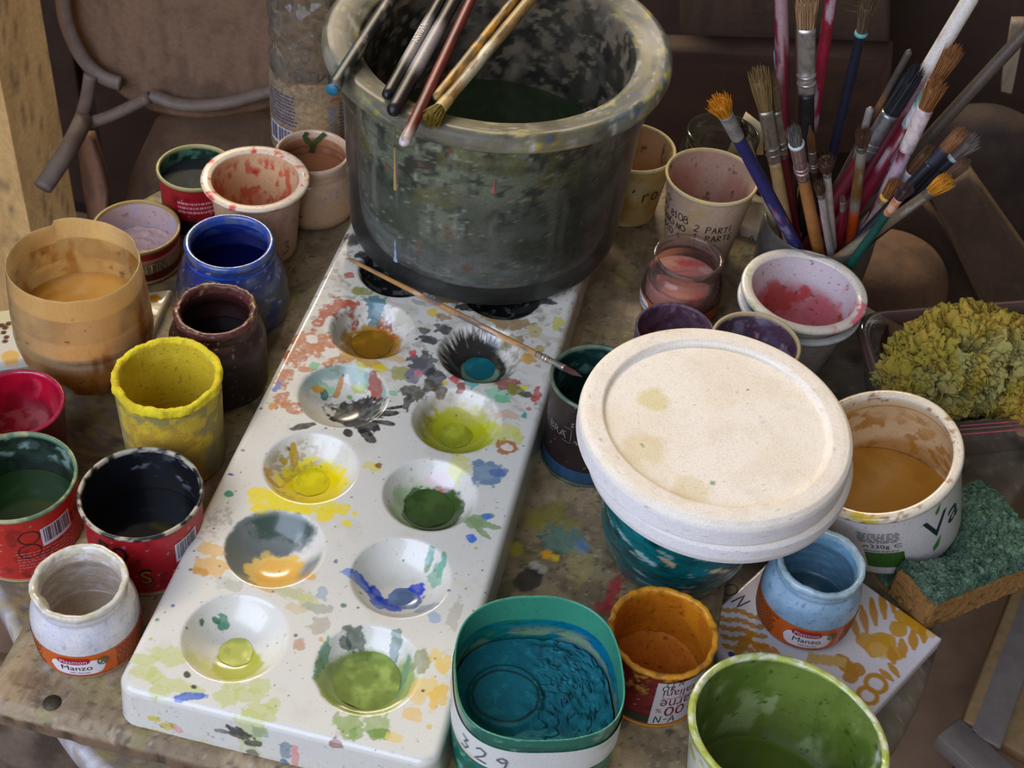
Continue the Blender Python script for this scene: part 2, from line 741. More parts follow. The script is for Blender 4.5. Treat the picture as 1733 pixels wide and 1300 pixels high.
def extrude_poly(pts, thick_vec, parent=None, name='panel', mat=None, colf=None):
    """closed outline of 3-D points (near planar) extruded along a vector; fan caps from centroid"""
    P = np.asarray(pts, float)
    n = len(P)
    Q = P + np.asarray(thick_vec)
    V = np.vstack([P, Q, P.mean(0)[None], Q.mean(0)[None]])
    F = np.array([(i, (i + 1) % n, n + (i + 1) % n, n + i) for i in range(n)])
    T = np.array([((i + 1) % n, i, 2 * n) for i in range(n)] + [(n + i, n + (i + 1) % n, 2 * n + 1) for i in range(n)])
    o = mk(name, V, [F, T], parent, mat, smooth=False)
    return o


def catmull(pts, n=8, closed=True):
    P = [np.asarray(p, float) for p in pts]
    m = len(P)
    out = []
    rng = range(m if closed else m - 1)
    for i in rng:
        if closed:
            a, b, c, d = P[(i - 1) % m], P[i], P[(i + 1) % m], P[(i + 2) % m]
        else:
            a, b, c, d = P[max(i - 1, 0)], P[i], P[i + 1], P[min(i + 2, m - 1)]
        for k in range(n):
            t = k / n
            out.append(.5 * (2 * b + (c - a) * t + (2 * a - 5 * b + 4 * c - d) * t * t + (3 * b - a - 3 * c + d) * t ** 3))
    if not closed:
        out.append(P[-1])
    return np.array(out)


# ================================================================== the setting
def structure(o):
    o['kind'] = 'structure'
    return o


FLOOR_Z = -0.62
fm = pm('floor_cement', (138, 112, 88), .75, mott=(14, .35), bump=(60, .3, .002))
V, F = box_geo(0.2, 0.6, FLOOR_Z - .02, 6.0, 5.2, .04)
structure(mk('floor', V, F, None, fm, smooth=False))
V, F = box_geo(0.2, 2.3, .6, 6.0, .06, 2.6)
structure(mk('wall_back', V, F, None, pm('wall_plaster_dark', (92, 74, 58), .9, mott=(6, .3)), smooth=False))
V, F = box_geo(-1.9, 0.9, .6, .06, 3.0, 2.6)
structure(mk('wall_left', V, F, None, pm('wall_plaster_dark', (92, 74, 58)), smooth=False))

# ---- round table: top, apron edge, legs
tb = thing('side_table', 'round wooden table with dirty grey top and white painted edge', 'table', (0.1, -0.06, FLOOR_Z))
outl = [(-.03, -.372), (-.09, -.338), (-.137, -.29), (-.2, -.235), (-.245, -.17), (-.25, -.10), (-.238, -.04), (-.226, .02), (-.204, .08), (-.16, .125), (-.11, .19), (0, .245),
        (.13, .255), (.22, .225), (.280, .180), (.304, .125), (.36, .095), (.425, .080), (.440, .03), (.412, -.04), (.386, -.1), (.372, -.139), (.364, -.176), (.353, -.218), (.337, -.249),
        (.29, -.312), (.2, -.365), (.08, -.39)]
O2 = catmull([np.array(p) for p in outl], 22)
cen = np.array([.09, -.05])
RG = 110
rr_ = np.concatenate([np.linspace(0.0, .985, RG), [1.0, 1.004, 1.004, .99, .9]])
zz_ = np.concatenate([np.zeros(RG), [-.002, -.006, -.020, -.024, -.024]])
n = len(O2)
P = np.concatenate([np.concatenate([cen + (O2 - cen) * k, np.full((n, 1), ZT + z)], 1) for k, z in zip(rr_, zz_)])
P[:, 2] -= 0
i = np.arange(len(rr_) - 1)[:, None] * n
j = np.arange(n)[None, :]
k = (j + 1) % n
F = np.stack([i + j, i + seg if False else i + n + j, i + n + k, i + k], -1).reshape(-1, 4)
c = np.tile(lin((112, 100, 82)), (len(P), 1))
f1 = fbm(P, 35, 5, 3)
lay(c, sst(.45, .7, f1), (70, 62, 52))
lay(c, sst(.52, .66, fbm(P, 120, 4, 9)) * .45, (142, 132, 112))
lay(c, sst(.66, .72, fbm(P, 260, 3, 19)) * .5, (160, 150, 130))
edge = np.repeat(np.arange(len(rr_)) >= RG, n).astype(float) * sst(-.12, -.2, P[:, 1]) * sst(.3, .2, P[:, 0])
lay(c, edge * .85, (196, 196, 200))
lay(c, edge * sst(.5, .6, fbm(P, 120, 4, 5)) * .7, (140, 130, 120))
lft = sst(.03, -.08, P[:, 0])
lay(c, sst(.5, .58, fbm(P, 220, 3, 6)) * lft * .5, (160, 140, 70))
tt = mk('table_top', P - np.array([.1, -.06, FLOOR_Z]), F, tb, vm('table_paint_worn', .6, (500, .5, .0006)), c)
for a in (45, 135, 225, 315):
    x, y = .2 * math.cos(R_(a)), .2 * math.sin(R_(a))
    V, F = box_geo(x, y, (.62 + ZT - .03) / 2, .035, .035, .62 + ZT - .03)
    bevel(mk('leg', V, F, tb, pm('table_leg_wood', (120, 96, 72), .6, mott=(60, .2)), smooth=False))

# ---- loose board on the table
bx0, bx1, by0, by1 = -.117, .242, -.355, .19
NX, NY = 230, 350
X, Y = np.meshgrid(np.linspace(bx0, bx1, NX), np.linspace(by0, by1, NY))
P = np.stack([X.ravel(), Y.ravel(), np.zeros(NX * NY)], 1)
ed = np.minimum(np.minimum(P[:, 0] - bx0, bx1 - P[:, 0]), np.minimum(P[:, 1] - by0, by1 - P[:, 1]))
wear = fbm(P, 180, 4, 2)
P[:, 2] -= sst(.004 + .006 * wear, 0, ed) * .0035 + .0006 * sst(.6, .75, wear)
c = np.tile(lin((164, 142, 106)), (len(P), 1))
gr = fbm(P * np.array([1, .09, 1]), 420, 4, 4)
lay(c, sst(.42, .75, gr) * .7, (118, 98, 70))
gx = sst(-.02, -.05, P[:, 0]) * sst(-.24, -.29, P[:, 1])
lay(c, gx * .55, (166, 146, 120))
gr2 = fbm(P @ np.array([[.8, .5, 0], [-.05, .08, 0], [0, 0, 1]]), 500, 3, 8)
lay(c, gx * sst(.5, .7, gr2) * .6, (104, 86, 66))
lay(c, sst(.50, .68, fbm(P, 26, 4, 12)) * .6, (92, 80, 58))
lay(c, sst(.56, .64, fbm(P, 70, 5, 13)) * .5, (170, 154, 112))
lay(c, sst(.58, .66, fbm(P, 90, 5, 14)) * .5, (60, 52, 40))
lay(c, sst(.62, .68, fbm(P, 60, 4, 15)) * .35, (150, 146, 70))
lay(c, sst(.54, .68, fbm(P, 110, 4, 22)) * .3, (158, 142, 108))
lay(c, sst(.72, .76, fbm(P, 420, 3, 23)) * .6, (180, 170, 146))
lay(c, sst(.70, .74, fbm(P, 330, 3, 41)) * .7, (52, 46, 42))
lay(c, sst(.45, .6, fbm(P, 55, 4, 43)) * .35, (130, 110, 78))
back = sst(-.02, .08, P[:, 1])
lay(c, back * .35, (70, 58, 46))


def bsplat(px, py, rx, ry, colr, amt=.8, rg=.5, seed=0, fq=150):
    q = at(px, py, 0)
    d = np.hypot((P[:, 0] - q[0]) / (rx / 3000), (P[:, 1] - q[1]) / (ry / 2200))
    d = d + rg * (fbm(P, fq, 4, seed + 31) - .5) * 2
    lay(c, sst(1.12, .88, d) * amt, colr)


for a in [(930, 875, 40, 26, (138, 132, 40), .55, .8, 1), (905, 890, 20, 14, (160, 150, 40), .5, .8, 2), (955, 915, 34, 22, (86, 128, 112), .75, .8, 3),
          (985, 925, 14, 12, (92, 132, 170), .7, .7, 4), (925, 938, 9, 8, (226, 160, 30), .95, .5, 5), (940, 944, 10, 6, (214, 186, 30), .9, .6, 6),
          (875, 930, 12, 10, (190, 175, 30), .7, .8, 7), (892, 982, 22, 20, (38, 36, 36), .85, .5, 8), (1036, 1005, 12, 34, (176, 50, 52), .8, .9, 9),
          (1020, 1030, 14, 10, (176, 50, 52), .7, .8, 10), (905, 955, 9, 6, (190, 182, 165), .8, .6, 11), (918, 965, 9, 7, (170, 165, 150), .8, .6, 12),
          (850, 1000, 18, 22, (60, 80, 62), .5, .8, 13), (980, 960, 20, 26, (176, 160, 90), .4, .9, 14), (120, 1105, 22, 30, (178, 174, 168), .5, .9, 15),
          (470, 640, 20, 30, (178, 160, 60), .35, .9, 16), (380, 815, 5, 4, (196, 60, 50), .8, .6, 17), (430, 720, 10, 8, (150, 140, 60), .5, .8, 18),
          (155, 725, 30, 20, (60, 52, 30), .6, .9, 19), (185, 735, 26, 12, (176, 150, 40), .6, .9, 20), (90, 1185, 10, 7, (80, 74, 58), .8, .3, 21),
          (40, 1150, 30, 10, (112, 84, 58), .5, .8, 22), (470, 580, 24, 20, (110, 70, 50), .4, .9, 23), (1055, 470, 20, 30, (140, 130, 60), .4, .9, 24)]:
    bsplat(*a[:5], amt=a[5], rg=a[6], seed=a[7])
i = np.arange(NY - 1)[:, None] * NX
j = np.arange(NX - 1)[None, :]
F = np.stack([i + j, i + j + 1, i + NX + j + 1, i + NX + j], -1).reshape(-1, 4)
# edge skirt
ring = np.concatenate([np.arange(NX), NX * np.arange(1, NY) + NX - 1, (NY - 1) * NX + np.arange(NX - 2, -1, -1), NX * np.arange(NY - 2, 0, -1)])
m = len(ring)
out = [P]
cc = [c]
n0 = len(P)
prev = ring
FF = [F]
for dz in (-.007, -.0135):
    Q = P[ring].copy()
    Q[:, 2] = dz
    nz = fbm(Q, 160, 3, 77)
    dirv = Q[:, :2] - np.array([(bx0 + bx1) / 2, (by0 + by1) / 2])
    Q[:, 0] -= np.sign(dirv[:, 0]) * (ed[ring] < 1) * 0
    Q[:, 1] += (nz - .5) * .002 * (np.abs(Q[:, 1] - by0) < .01)
    e = np.tile(lin((118, 94, 70)), (m, 1))
    lay(e, sst(.45, .65, nz), (74, 58, 44))
    out.append(Q)
    cc.append(e)
    cur = np.arange(m) + n0
    n0 += m
    FF.append(np.stack([prev, cur, np.roll(cur, -1), np.roll(prev, -1)], -1))
    prev = cur
bo = thing('wooden_board', 'worn brown board with paint stains under the white palette', 'board', (.06, -.08, ZT))
mk('board', np.concatenate(out) - np.array([.06, -.08, ZT]), np.concatenate(FF), bo, vm('board_wood', .62, (650, .6, .0006)), np.concatenate(cc))
q = at(88, 1190, 0)
V, F = tube([(0, 0, -.001), (0, 0, .0003)], .0046, 20)
mk('nail_head', V + q - np.array([.06, -.08, ZT]), F, bo, pm('nail_rusty', (70, 64, 46), .6, .3, mott=(500, .4)))

# ================================================================== porcelain palette
wx = (0.0, 0.0698)
wells = [(x, -.06 * r, ci, r) for r in range(-1, 6) for ci, x in enumerate(wx)]
RW, DW = .0262, .0145
px0, px1, py0, py1 = -.0455, .1175, -.344, .104
rc, re_ = .010, .0045
E = .034
xs = np.arange(px0 - E, px1 + E, .00055)
ys = np.concatenate([np.arange(py0 - E, .012, .00055), np.arange(.012, py1 + E, .0022)])
NX, NY = len(xs), len(ys)
X, Y = np.meshgrid(xs, ys)
q = np.stack([X.ravel(), Y.ravel()], 1)
cl = np.stack([np.clip(q[:, 0], px0 + rc, px1 - rc), np.clip(q[:, 1], py0 + rc, py1 - rc)], 1)
dv = q - cl
d = np.linalg.norm(dv, axis=1)
dr = dv / (d[:, None] + 1e-12)
flat = rc - re_
arc = re_ * math.pi / 2
ang = np.clip((d - flat) / re_, 0, math.pi / 2)
hor = np.where(d < flat, d, flat + re_ * np.sin(ang))
ver = np.where(d < flat, 0, re_ * (1 - np.cos(ang)))
down = np.clip(d - flat - arc, 0, PT - re_)
hor = hor + down * .07
P = np.stack([cl[:, 0] + dr[:, 0] * hor, cl[:, 1] + dr[:, 1] * hor, PT - ver - down], 1)
kk = .0007
wd = np.full(len(P), 9.0)
for (x, y, ci, r) in wells:
    dd = np.hypot(P[:, 0] - x, P[:, 1] - y)
    wd = np.minimum(wd, dd)
g = DW * (1 - (wd / RW) ** 2.9)
sel = wd < .04
bow = np.zeros(len(P))
bow[sel] = kk * np.log1p(np.exp(np.clip(g[sel] / kk, -40, 40)))
P[:, 2] -= bow
P[:, 2] += (fbm(P, 25, 2, 5) - .5) * .0006 * (down <= 0)
c = np.tile(lin((216, 213, 199)), (len(P), 1))
side = sst(0, .002, down)


def surf(px, py):
    z = PT
    for _ in range(5):
        a = at(px, py, z)
        dd = min(math.hypot(a[0] - x, a[1] - y) for (x, y, _, _) in wells)
        gg = DW * (1 - (dd / RW) ** 2.9)
        z = PT - (kk * math.log1p(math.exp(max(-40, min(40, gg / kk)))) if dd < .04 else 0)
    return a


SEED = [0]


def sp(px, py, rx, ry, colr, rot=0, amt=.95, rg=.45, fq=320, soft=.1, patch=0, cen3=None):
    SEED[0] += 1
    s = SEED[0]
    ctr = surf(px, py) if cen3 is None else cen3
    a, b = rx / 2950, ry / 2950 / .74
    R = 1.9 * max(a, b) + .002
    ix = np.where((np.abs(P[:, 0] - ctr[0]) < R) & (np.abs(P[:, 1] - ctr[1]) < R) & (np.abs(P[:, 2] - ctr[2]) < R + .012))[0]
    if not len(ix):
        return
    Q = P[ix] - ctr
    if cen3 is None:
        u, v = Q[:, 0], Q[:, 1]
    else:
        u, v = Q[:, 0], Q[:, 2]
    ca, sa = math.cos(R_(rot)), math.sin(R_(rot))
    uu, vv = (u * ca + v * sa) / a, (-u * sa + v * ca) / b
    dd = np.hypot(uu, vv) + rg * (fbm(P[ix], fq, 4, s * 7) - .5) * 2.2
    m = sst(1 + soft, 1 - soft, dd) * amt
    m = m * (.84 + .16 * np.maximum(sst(.3, .6, fbm(P[ix], fq * .8, 4, s * 7 + 5)), sst(.62, .98, dd)))
    if patch:
        m = m * sst(patch - .1, patch + .1, fbm(P[ix], fq * 1.5, 4, s * 7 + 3))
    sub = c[ix]
    lay(sub, m, colr)
    c[ix] = sub


# general grime, hairlines and specks
lay(c, sst(.58, .75, fbm(P, 60, 5, 50)) * .16, (176, 160, 120))
lay(c, sst(.72, .78, fbm(P, 700, 3, 51)) * .25, (120, 112, 100))
far = sst(-.16, -.04, P[:, 1])
lay(c, sst(.52, .62, fbm(P, 150, 5, 52)) * far * .35, (168, 158, 120))
lay(c, sst(.6, .66, fbm(P, 230, 5, 53)) * far * .5, (120, 112, 92))
wl = {}
for (x, y, ci, r) in wells:
    wl[(ci, r)] = (x, y)


def wellmask(ci, r, lo, hi=RW * 1.01):
    x, y = wl[(ci, r)]
    dd = np.hypot(P[:, 0] - x, P[:, 1] - y)
    return dd, (P[:, 0] - x), (P[:, 1] - y)


# --- row 0 (under the water tub): black and grey
for ci in (0, 1):
    dd, u, v = wellmask(ci, 0, 0)
    f = fbm(P, 200, 4, 60 + ci)
    lay(c, sst(RW * 1.0, RW * .93, dd + (f - .5) * .004), (34, 36, 36))
    lay(c, sst(RW * .9, RW * .8, dd) * sst(.55, .6, f), (112, 110, 104))
dk = [(596, 405, 16, 14, (70, 68, 66)), (612, 432, 14, 10, (46, 46, 46)), (700, 480, 20, 8, (90, 80, 60)), (755, 505, 26, 10, (120, 100, 60)),
      (790, 520, 22, 8, (40, 38, 36)), (900, 520, 40, 8, (60, 58, 54)), (640, 470, 8, 6, (70, 66, 60))]
for a in dk:
    sp(*a, rg=.6)
# --- rust red and orange brown on the far half
for a in [(583, 514, 26, 11, (172, 66, 40)), (556, 528, 20, 13, (168, 62, 38)), (538, 545, 10, 16, (172, 70, 40)), (590, 466, 9, 7, (176, 84, 56)),
          (600, 535, 5, 12, (160, 60, 40)), (518, 578, 34, 20, (182, 104, 58)), (548, 582, 26, 22, (186, 110, 62)), (500, 605, 24, 18, (178, 98, 54)),
          (570, 605, 22, 10, (186, 116, 50)), (482, 640, 12, 22, (176, 96, 52)), (476, 676, 14, 15, (180, 98, 50)), (494, 690, 18, 10, (182, 104, 52)),
          (560, 618, 16, 6, (190, 112, 48)), (520, 625, 14, 7, (188, 110, 60)), (462, 688, 8, 8, (206, 140, 40)), (468, 655, 6, 10, (90, 110, 190))]:
    sp(*a, rg=.7, patch=.36)
sp(527, 575, 12, 10, (228, 222, 208), rg=.6)
sp(560, 598, 16, 9, (228, 222, 208), rg=.6)
for a in [(613, 493, 18, 9, (128, 138, 62), 20), (604, 490, 6, 5, (150, 150, 60)), (635, 514, 18, 16, (42, 112, 126), 0), (632, 530, 10, 14, (48, 110, 120)),
          (641, 545, 4, 16, (110, 86, 40), 10), (593, 600, 26, 9, (216, 164, 20), -18), (625, 614, 30, 9, (196, 150, 30), -5), (668, 606, 18, 8, (206, 180, 120)),
          (645, 624, 14, 7, (216, 196, 30)), (680, 632, 20, 12, (158, 158, 80)), (612, 622, 10, 6, (206, 206, 70)), (735, 529, 11, 8, (222, 190, 26)),
          (750, 536, 16, 5, (150, 110, 60)), (862, 546, 42, 14, (152, 122, 66), 8), (893, 608, 15, 9, (206, 152, 44)), (905, 560, 12, 12, (190, 176, 110)),
          (830, 540, 16, 8, (172, 146, 90)), (870, 575, 22, 8, (150, 130, 90)), (944, 545, 12, 16, (196, 190, 70)), (915, 590, 10, 8, (178, 150, 60))]:
    sp(a[0], a[1], a[2], a[3], a[4], rot=a[5] if len(a) > 5 else 0, rg=.6, amt=.85)
# --- dark cluster between wells
for a in [(716, 616, 26, 20, (66, 66, 74)), (735, 640, 20, 16, (56, 56, 62)), (700, 635, 14, 14, (120, 118, 132)), (708, 633, 9, 7, (206, 128, 138)),
          (697, 598, 7, 6, (214, 70, 78)), (726, 576, 20, 9, (40, 40, 44)), (718, 560, 12, 7, (52, 52, 50)), (750, 556, 15, 10, (44, 44, 44)),
          (700, 664, 22, 12, (76, 74, 54)), (690, 680, 8, 16, (66, 62, 50)), (728, 652, 14, 10, (82, 78, 58)), (745, 660, 12, 8, (96, 84, 66)),
          (770, 640, 10, 9, (206, 58, 64)), (797, 648, 16, 10, (70, 172, 160)), (842, 668, 26, 13, (150, 206, 168), ), (852, 676, 14, 8, (120, 184, 140)),
          (862, 652, 24, 14, (148, 74, 62)), (870, 660, 16, 10, (132, 136, 48)), (888, 656, 7, 5, (232, 210, 30)), (890, 668, 14, 6, (62, 74, 56)),
          (908, 670, 8, 14, (186, 82, 66)), (530, 619, 9, 8, (116, 186, 132)), (663, 664, 10, 6, (130, 190, 150)), (860, 702, 22, 7, (206, 176, 150)),
          (888, 702, 5, 5, (60, 150, 130)), (895, 692, 5, 4, (190, 110, 50)), (752, 648, 6, 4, (222, 190, 40)), (780, 655, 8, 10, (150, 80, 66)),
          (560, 645, 16, 5, (150, 200, 150)), (610, 640, 18, 6, (180, 190, 90))]:
    sp(*a, rg=.65, amt=.9)
# --- well (0,1) ochre
dd, u, v = wellmask(0, 1, 0)
f = fbm(P, 260, 5, 70)
lay(c, sst(.0205, .0175, np.hypot(u, v + .004) + (f - .5) * .008), (178, 132, 52))
lay(c, sst(.0165, .015, np.hypot(u, v + .003) + (f - .5) * .004), (150, 104, 14))
lay(c, sst(RW, RW * .9, dd) * sst(-.012, -.02, u + (f - .5) * .012) * .5, (110, 96, 60))
sp(655, 560, 14, 20, (160, 80, 40), rot=40, rg=.8, patch=.42)
sp(610, 574, 14, 7, (206, 176, 120), rg=.5)
# --- well (1,1) black and teal
dd, u, v = wellmask(1, 1, 0)
f = fbm(P, 220, 5, 71)
ang_ = np.arctan2(v, u)
ray_ = fbm(np.stack([np.cos(ang_) * .02, np.sin(ang_) * .02, dd * .2], 1), 700, 3, 72)
lay(c, sst(RW * 1.06, RW * .85, dd + (ray_ - .5) * .02) * (1 - sst(.010, .017, u + v * .3 + (f - .5) * .01)) * sst(.35, .5, ray_ + (1 - dd / RW) * .8), (36, 35, 33))
lay(c, sst(.0185, .016, np.hypot(u, v + .003) + (f - .5) * .006), (34, 36, 32))
lay(c, sst(RW, RW * .8, dd) * sst(.004, .014, u) * sst(.4, .6, f) * .6, (96, 88, 62))
lay(c, sst(.0125, .0108, np.hypot(u - .001, v + .004) + (f - .5) * .004), (116, 140, 108))
# --- well (0,2): green wash rim and black mass
dd, u, v = wellmask(0, 2, 0)
f = fbm(P, 240, 5, 73)
lay(c, sst(RW * 1.02, RW * .97, dd) * sst(RW * .72, RW * .85, dd + (f - .5) * .012) * sst(-.006, .01, v) * .75, (120, 160, 146))
sp(635, 655, 10, 22, (160, 84, 70), rot=25, rg=.6)
sp(605, 700, 44, 24, (26, 26, 27), rot=12, rg=.5, fq=420)
sp(618, 722, 26, 12, (24, 24, 25), rot=-25, rg=.7)
sp(600, 716, 40, 9, (28, 28, 28), rot=-8, rg=.7)
sp(560, 690, 16, 16, (120, 120, 90), rg=.7, patch=.5)
for a in [(512, 722, 22, 5, 32), (622, 738, 22, 7, -35), (655, 700, 24, 5, 24), (668, 690, 16, 3, 30), (650, 715, 22, 4, 4), (590, 733, 10, 6, -60)]:
    sp(a[0], a[1], a[2], a[3], (27, 27, 28), rot=a[4], rg=.35)
sp(550, 668, 8, 7, (48, 112, 92), rg=.5)
sp(537, 655, 10, 4, (206, 160, 40), rot=40, rg=.7)
sp(573, 652, 5, 13, (196, 140, 80), rg=.6)
sp(592, 672, 5, 3, (120, 150, 80))
# --- well (1,2): lime
dd, u, v = wellmask(1, 2, 0)
f = fbm(P, 260, 5, 74)
lay(c, sst(.0245, .021, np.hypot(u - .0015, v + .003) + (f - .5) * .009), (186, 190, 60))
lay(c, sst(.021, .0185, np.hypot(u, v + .003) + (f - .5) * .008), (168, 172, 22))
lay(c, sst(RW, RW * .8, dd) * sst(-.012, -.02, u + (f - .5) * .01) * .7, (116, 104, 46))
lay(c, sst(RW, RW * .75, dd) * sst(.008, .018, v + (f - .5) * .012) * .45, (170, 150, 110))
for a in [(860, 730, 22, 12, (206, 206, 74)), (876, 742, 10, 10, (196, 196, 80)), (845, 748, 16, 8, (204, 206, 90)), (780, 775, 16, 5, (206, 206, 100)), (778, 790, 16, 12, (216, 212, 120))]:
    sp(*a, rg=.7, amt=.75)
sp(856, 757, 20, 12, (178, 108, 62), rg=.5)
sp(856, 757, 11, 6, (226, 220, 206), rg=.6)
sp(826, 801, 29, 22, (104, 132, 156), rot=-10, rg=.45)
sp(826, 800, 17, 12, (140, 162, 172), rot=-10, rg=.8, amt=.7)
sp(846, 800, 14, 8, (80, 108, 160), rg=.7, amt=.8)
sp(632, 789, 15, 8, (222, 206, 90), rg=.7, amt=.8)
sp(640, 788, 5, 4, (130, 96, 50), rg=.5)
# --- well (0,3): yellow
dd, u, v = wellmask(0, 3, 0)
f = fbm(P, 300, 5, 75)
lay(c, sst(.0225, .018, np.hypot(u - .002, v + .004) + (f - .5) * .010), (232, 214, 50))
lay(c, sst(.0165, .014, np.hypot(u - .001, v + .003) + (f - .5) * .006), (226, 204, 6))
lay(c, sst(RW, RW * .85, dd) * sst(.004, -.006, u) * sst(.5, .58, f) * .6, (160, 140, 80))
for a in [(497, 764, 8, 12, (190, 152, 30), 20), (480, 780, 7, 5, (190, 152, 30), 40), (455, 800, 7, 8, (196, 150, 30)), (460, 815, 14, 5, (196, 146, 30), -20)]:
    sp(a[0], a[1], a[2], a[3], a[4], rot=a[5] if len(a) > 5 else 0, rg=.5)
for a in [(446, 846, 24, 16), (428, 833, 9, 7), (475, 842, 20, 12), (500, 860, 22, 8), (525, 858, 16, 12), (560, 858, 22, 10), (550, 872, 14, 10), (582, 862, 9, 9),
          (588, 886, 9, 5), (440, 862, 14, 8), (470, 862, 16, 7), (600, 868, 4, 4)]:
    sp(*a, (232, 212, 34), rg=.5, amt=.92)
sp(387, 836, 8, 5, (44, 146, 108), rg=.25)
sp(390, 803, 6, 2, (60, 80, 170), rg=.3)
sp(370, 878, 20, 18, (150, 146, 132), rg=.9, amt=.6, patch=.5)
sp(345, 905, 26, 12, (176, 172, 160), rg=.9, amt=.6, patch=.5)
# --- well (1,3): dark green
dd, u, v = wellmask(1, 3, 0)
f = fbm(P, 240, 5, 76)
lay(c, sst(.0215, .018, np.hypot(u + .002, v + .004) + (f - .5) * .008) * .8, (156, 186, 126))
lay(c, sst(.0185, .0165, np.hypot(u - .003, v + .002) + (f - .5) * .007), (58, 84, 36))
sp(700, 838, 8, 16, (66, 90, 44), rot=-20, rg=.6)
sp(745, 800, 20, 10, (222, 190, 196), rg=.8, amt=.5)
for a in [(812, 876, 22, 6, 25), (818, 888, 24, 5, 0), (815, 900, 20, 4, -30), (800, 884, 16, 8, 0)]:
    sp(a[0], a[1], a[2], a[3], (132, 156, 104), rot=a[4], rg=.5, amt=.9)
sp(825, 874, 9, 4, (70, 120, 190), rot=20, rg=.4)
sp(797, 912, 8, 6, (60, 110, 200), rg=.6)
sp(745, 832, 4, 3, (200, 90, 50))
# --- well (0,4): slate and orange
dd, u, v = wellmask(0, 4, 0)
f = fbm(P, 230, 5, 77)
lay(c, sst(RW * 1.03, RW * .97, dd + (f - .5) * .003) * sst(.013, .006, u - v * .35 + (f - .5) * .014) * .95, (116, 124, 120))
lay(c, sst(RW * .98, RW * .9, dd) * sst(.012, .018, v - u * .15 + (f - .5) * .012), (66, 86, 74))
lay(c, sst(.011, .006, np.hypot(u - .011, v - .002) + (f - .5) * .012), (226, 222, 210))
lay(c, sst(.017, .0145, np.hypot(u - .003, v + .008) + (f - .5) * .012), (234, 200, 116))
lay(c, sst(.0125, .0105, np.hypot(u - .004, v + .007) + (f - .5) * .007), (236, 188, 92))
lay(c, sst(RW, RW * .9, dd) * sst(.012, .019, u) * sst(.004, -.004, np.abs(v + .004) - .008) * .8, (110, 118, 118))
for a in [(360, 932, 20, 10, (222, 174, 84)), (358, 958, 26, 14, (222, 170, 70)), (340, 968, 14, 6, (206, 140, 40)), (380, 985, 20, 10, (196, 196, 180)),
          (400, 992, 16, 8, (184, 186, 170)), (525, 977, 10, 6, (222, 160, 50)), (450, 995, 26, 5, (206, 160, 80)), (500, 1008, 26, 9, (184, 192, 136)),
          (520, 1020, 18, 10, (196, 196, 130)), (545, 1006, 10, 9, (150, 170, 180)), (540, 1030, 20, 8, (166, 170, 150)), (480, 1000, 20, 6, (190, 190, 150)), (500, 1030, 14, 6, (206, 190, 150))]:
    sp(*a, rg=.65, amt=.75)
# --- well (1,4): blue swoosh
dd, u, v = wellmask(1, 4, 0)
for a in [(612, 985, 20, 7, -25), (632, 1005, 16, 9, -35), (655, 1024, 22, 9, -10), (690, 1012, 24, 12, 20), (702, 1000, 16, 8, 30)]:
    sp(a[0], a[1], a[2], a[3], (26, 66, 186), rot=a[4], rg=.5)
sp(600, 978, 18, 6, (90, 130, 205), rg=.7, amt=.8)
sp(636, 1022, 14, 5, (60, 100, 200), rot=-30, rg=.6)
sp(690, 1018, 20, 15, (92, 114, 146), rg=.4)
sp(722, 1030, 18, 9, (150, 164, 168), rg=.5)
sp(735, 1046, 12, 8, (150, 172, 196), rg=.5, amt=.8)
for a in [(728, 940, 6, 9, (80, 150, 130)), (748, 954, 6, 12, (56, 160, 130)), (738, 975, 12, 12, (120, 170, 140)), (722, 962, 5, 4, (110, 140, 80)), (683, 942, 3, 2, (60, 60, 60))]:
    sp(*a, rg=.7, amt=.8)
# --- well (0,5): lime
dd, u, v = wellmask(0, 5, 0)
f = fbm(P, 230, 5, 78)
lay(c, sst(RW, RW * .85, dd) * sst(-.006, -.016, v + (f - .5) * .014) * .85, (200, 202, 110))
lay(c, sst(.0135, .011, np.hypot(u - .004, v + .008) + (f - .5) * .006), (174, 180, 70))
sp(393, 1112, 14, 5, (136, 190, 150), rg=.7)
sp(377, 1056, 9, 8, (80, 136, 110), rg=.7)
sp(365, 1047, 6, 3, (60, 120, 90), rg=.4)
sp(341, 1050, 3, 4, (90, 110, 90), rg=.4)
for a in [(243, 1138, 20, 9), (262, 1142, 12, 10), (290, 1110, 28, 12), (300, 1160, 34, 9), (240, 1115, 20, 8), (380, 1180, 18, 11), (424, 1178, 20, 10), (438, 1160, 16, 10),
          (440, 1205, 26, 9), (425, 1215, 20, 10), (395, 1160, 14, 8), (460, 1192, 12, 10), (270, 1170, 16, 8)]:
    sp(*a, (190, 196, 104), rg=.6, amt=.62)
sp(318, 1180, 24, 5, (70, 108, 186), rot=22, rg=.5)
sp(316, 1142, 6, 4, (66, 76, 50), rot=-30, rg=.4)
sp(328, 1163, 5, 3, (66, 76, 50), rg=.4)
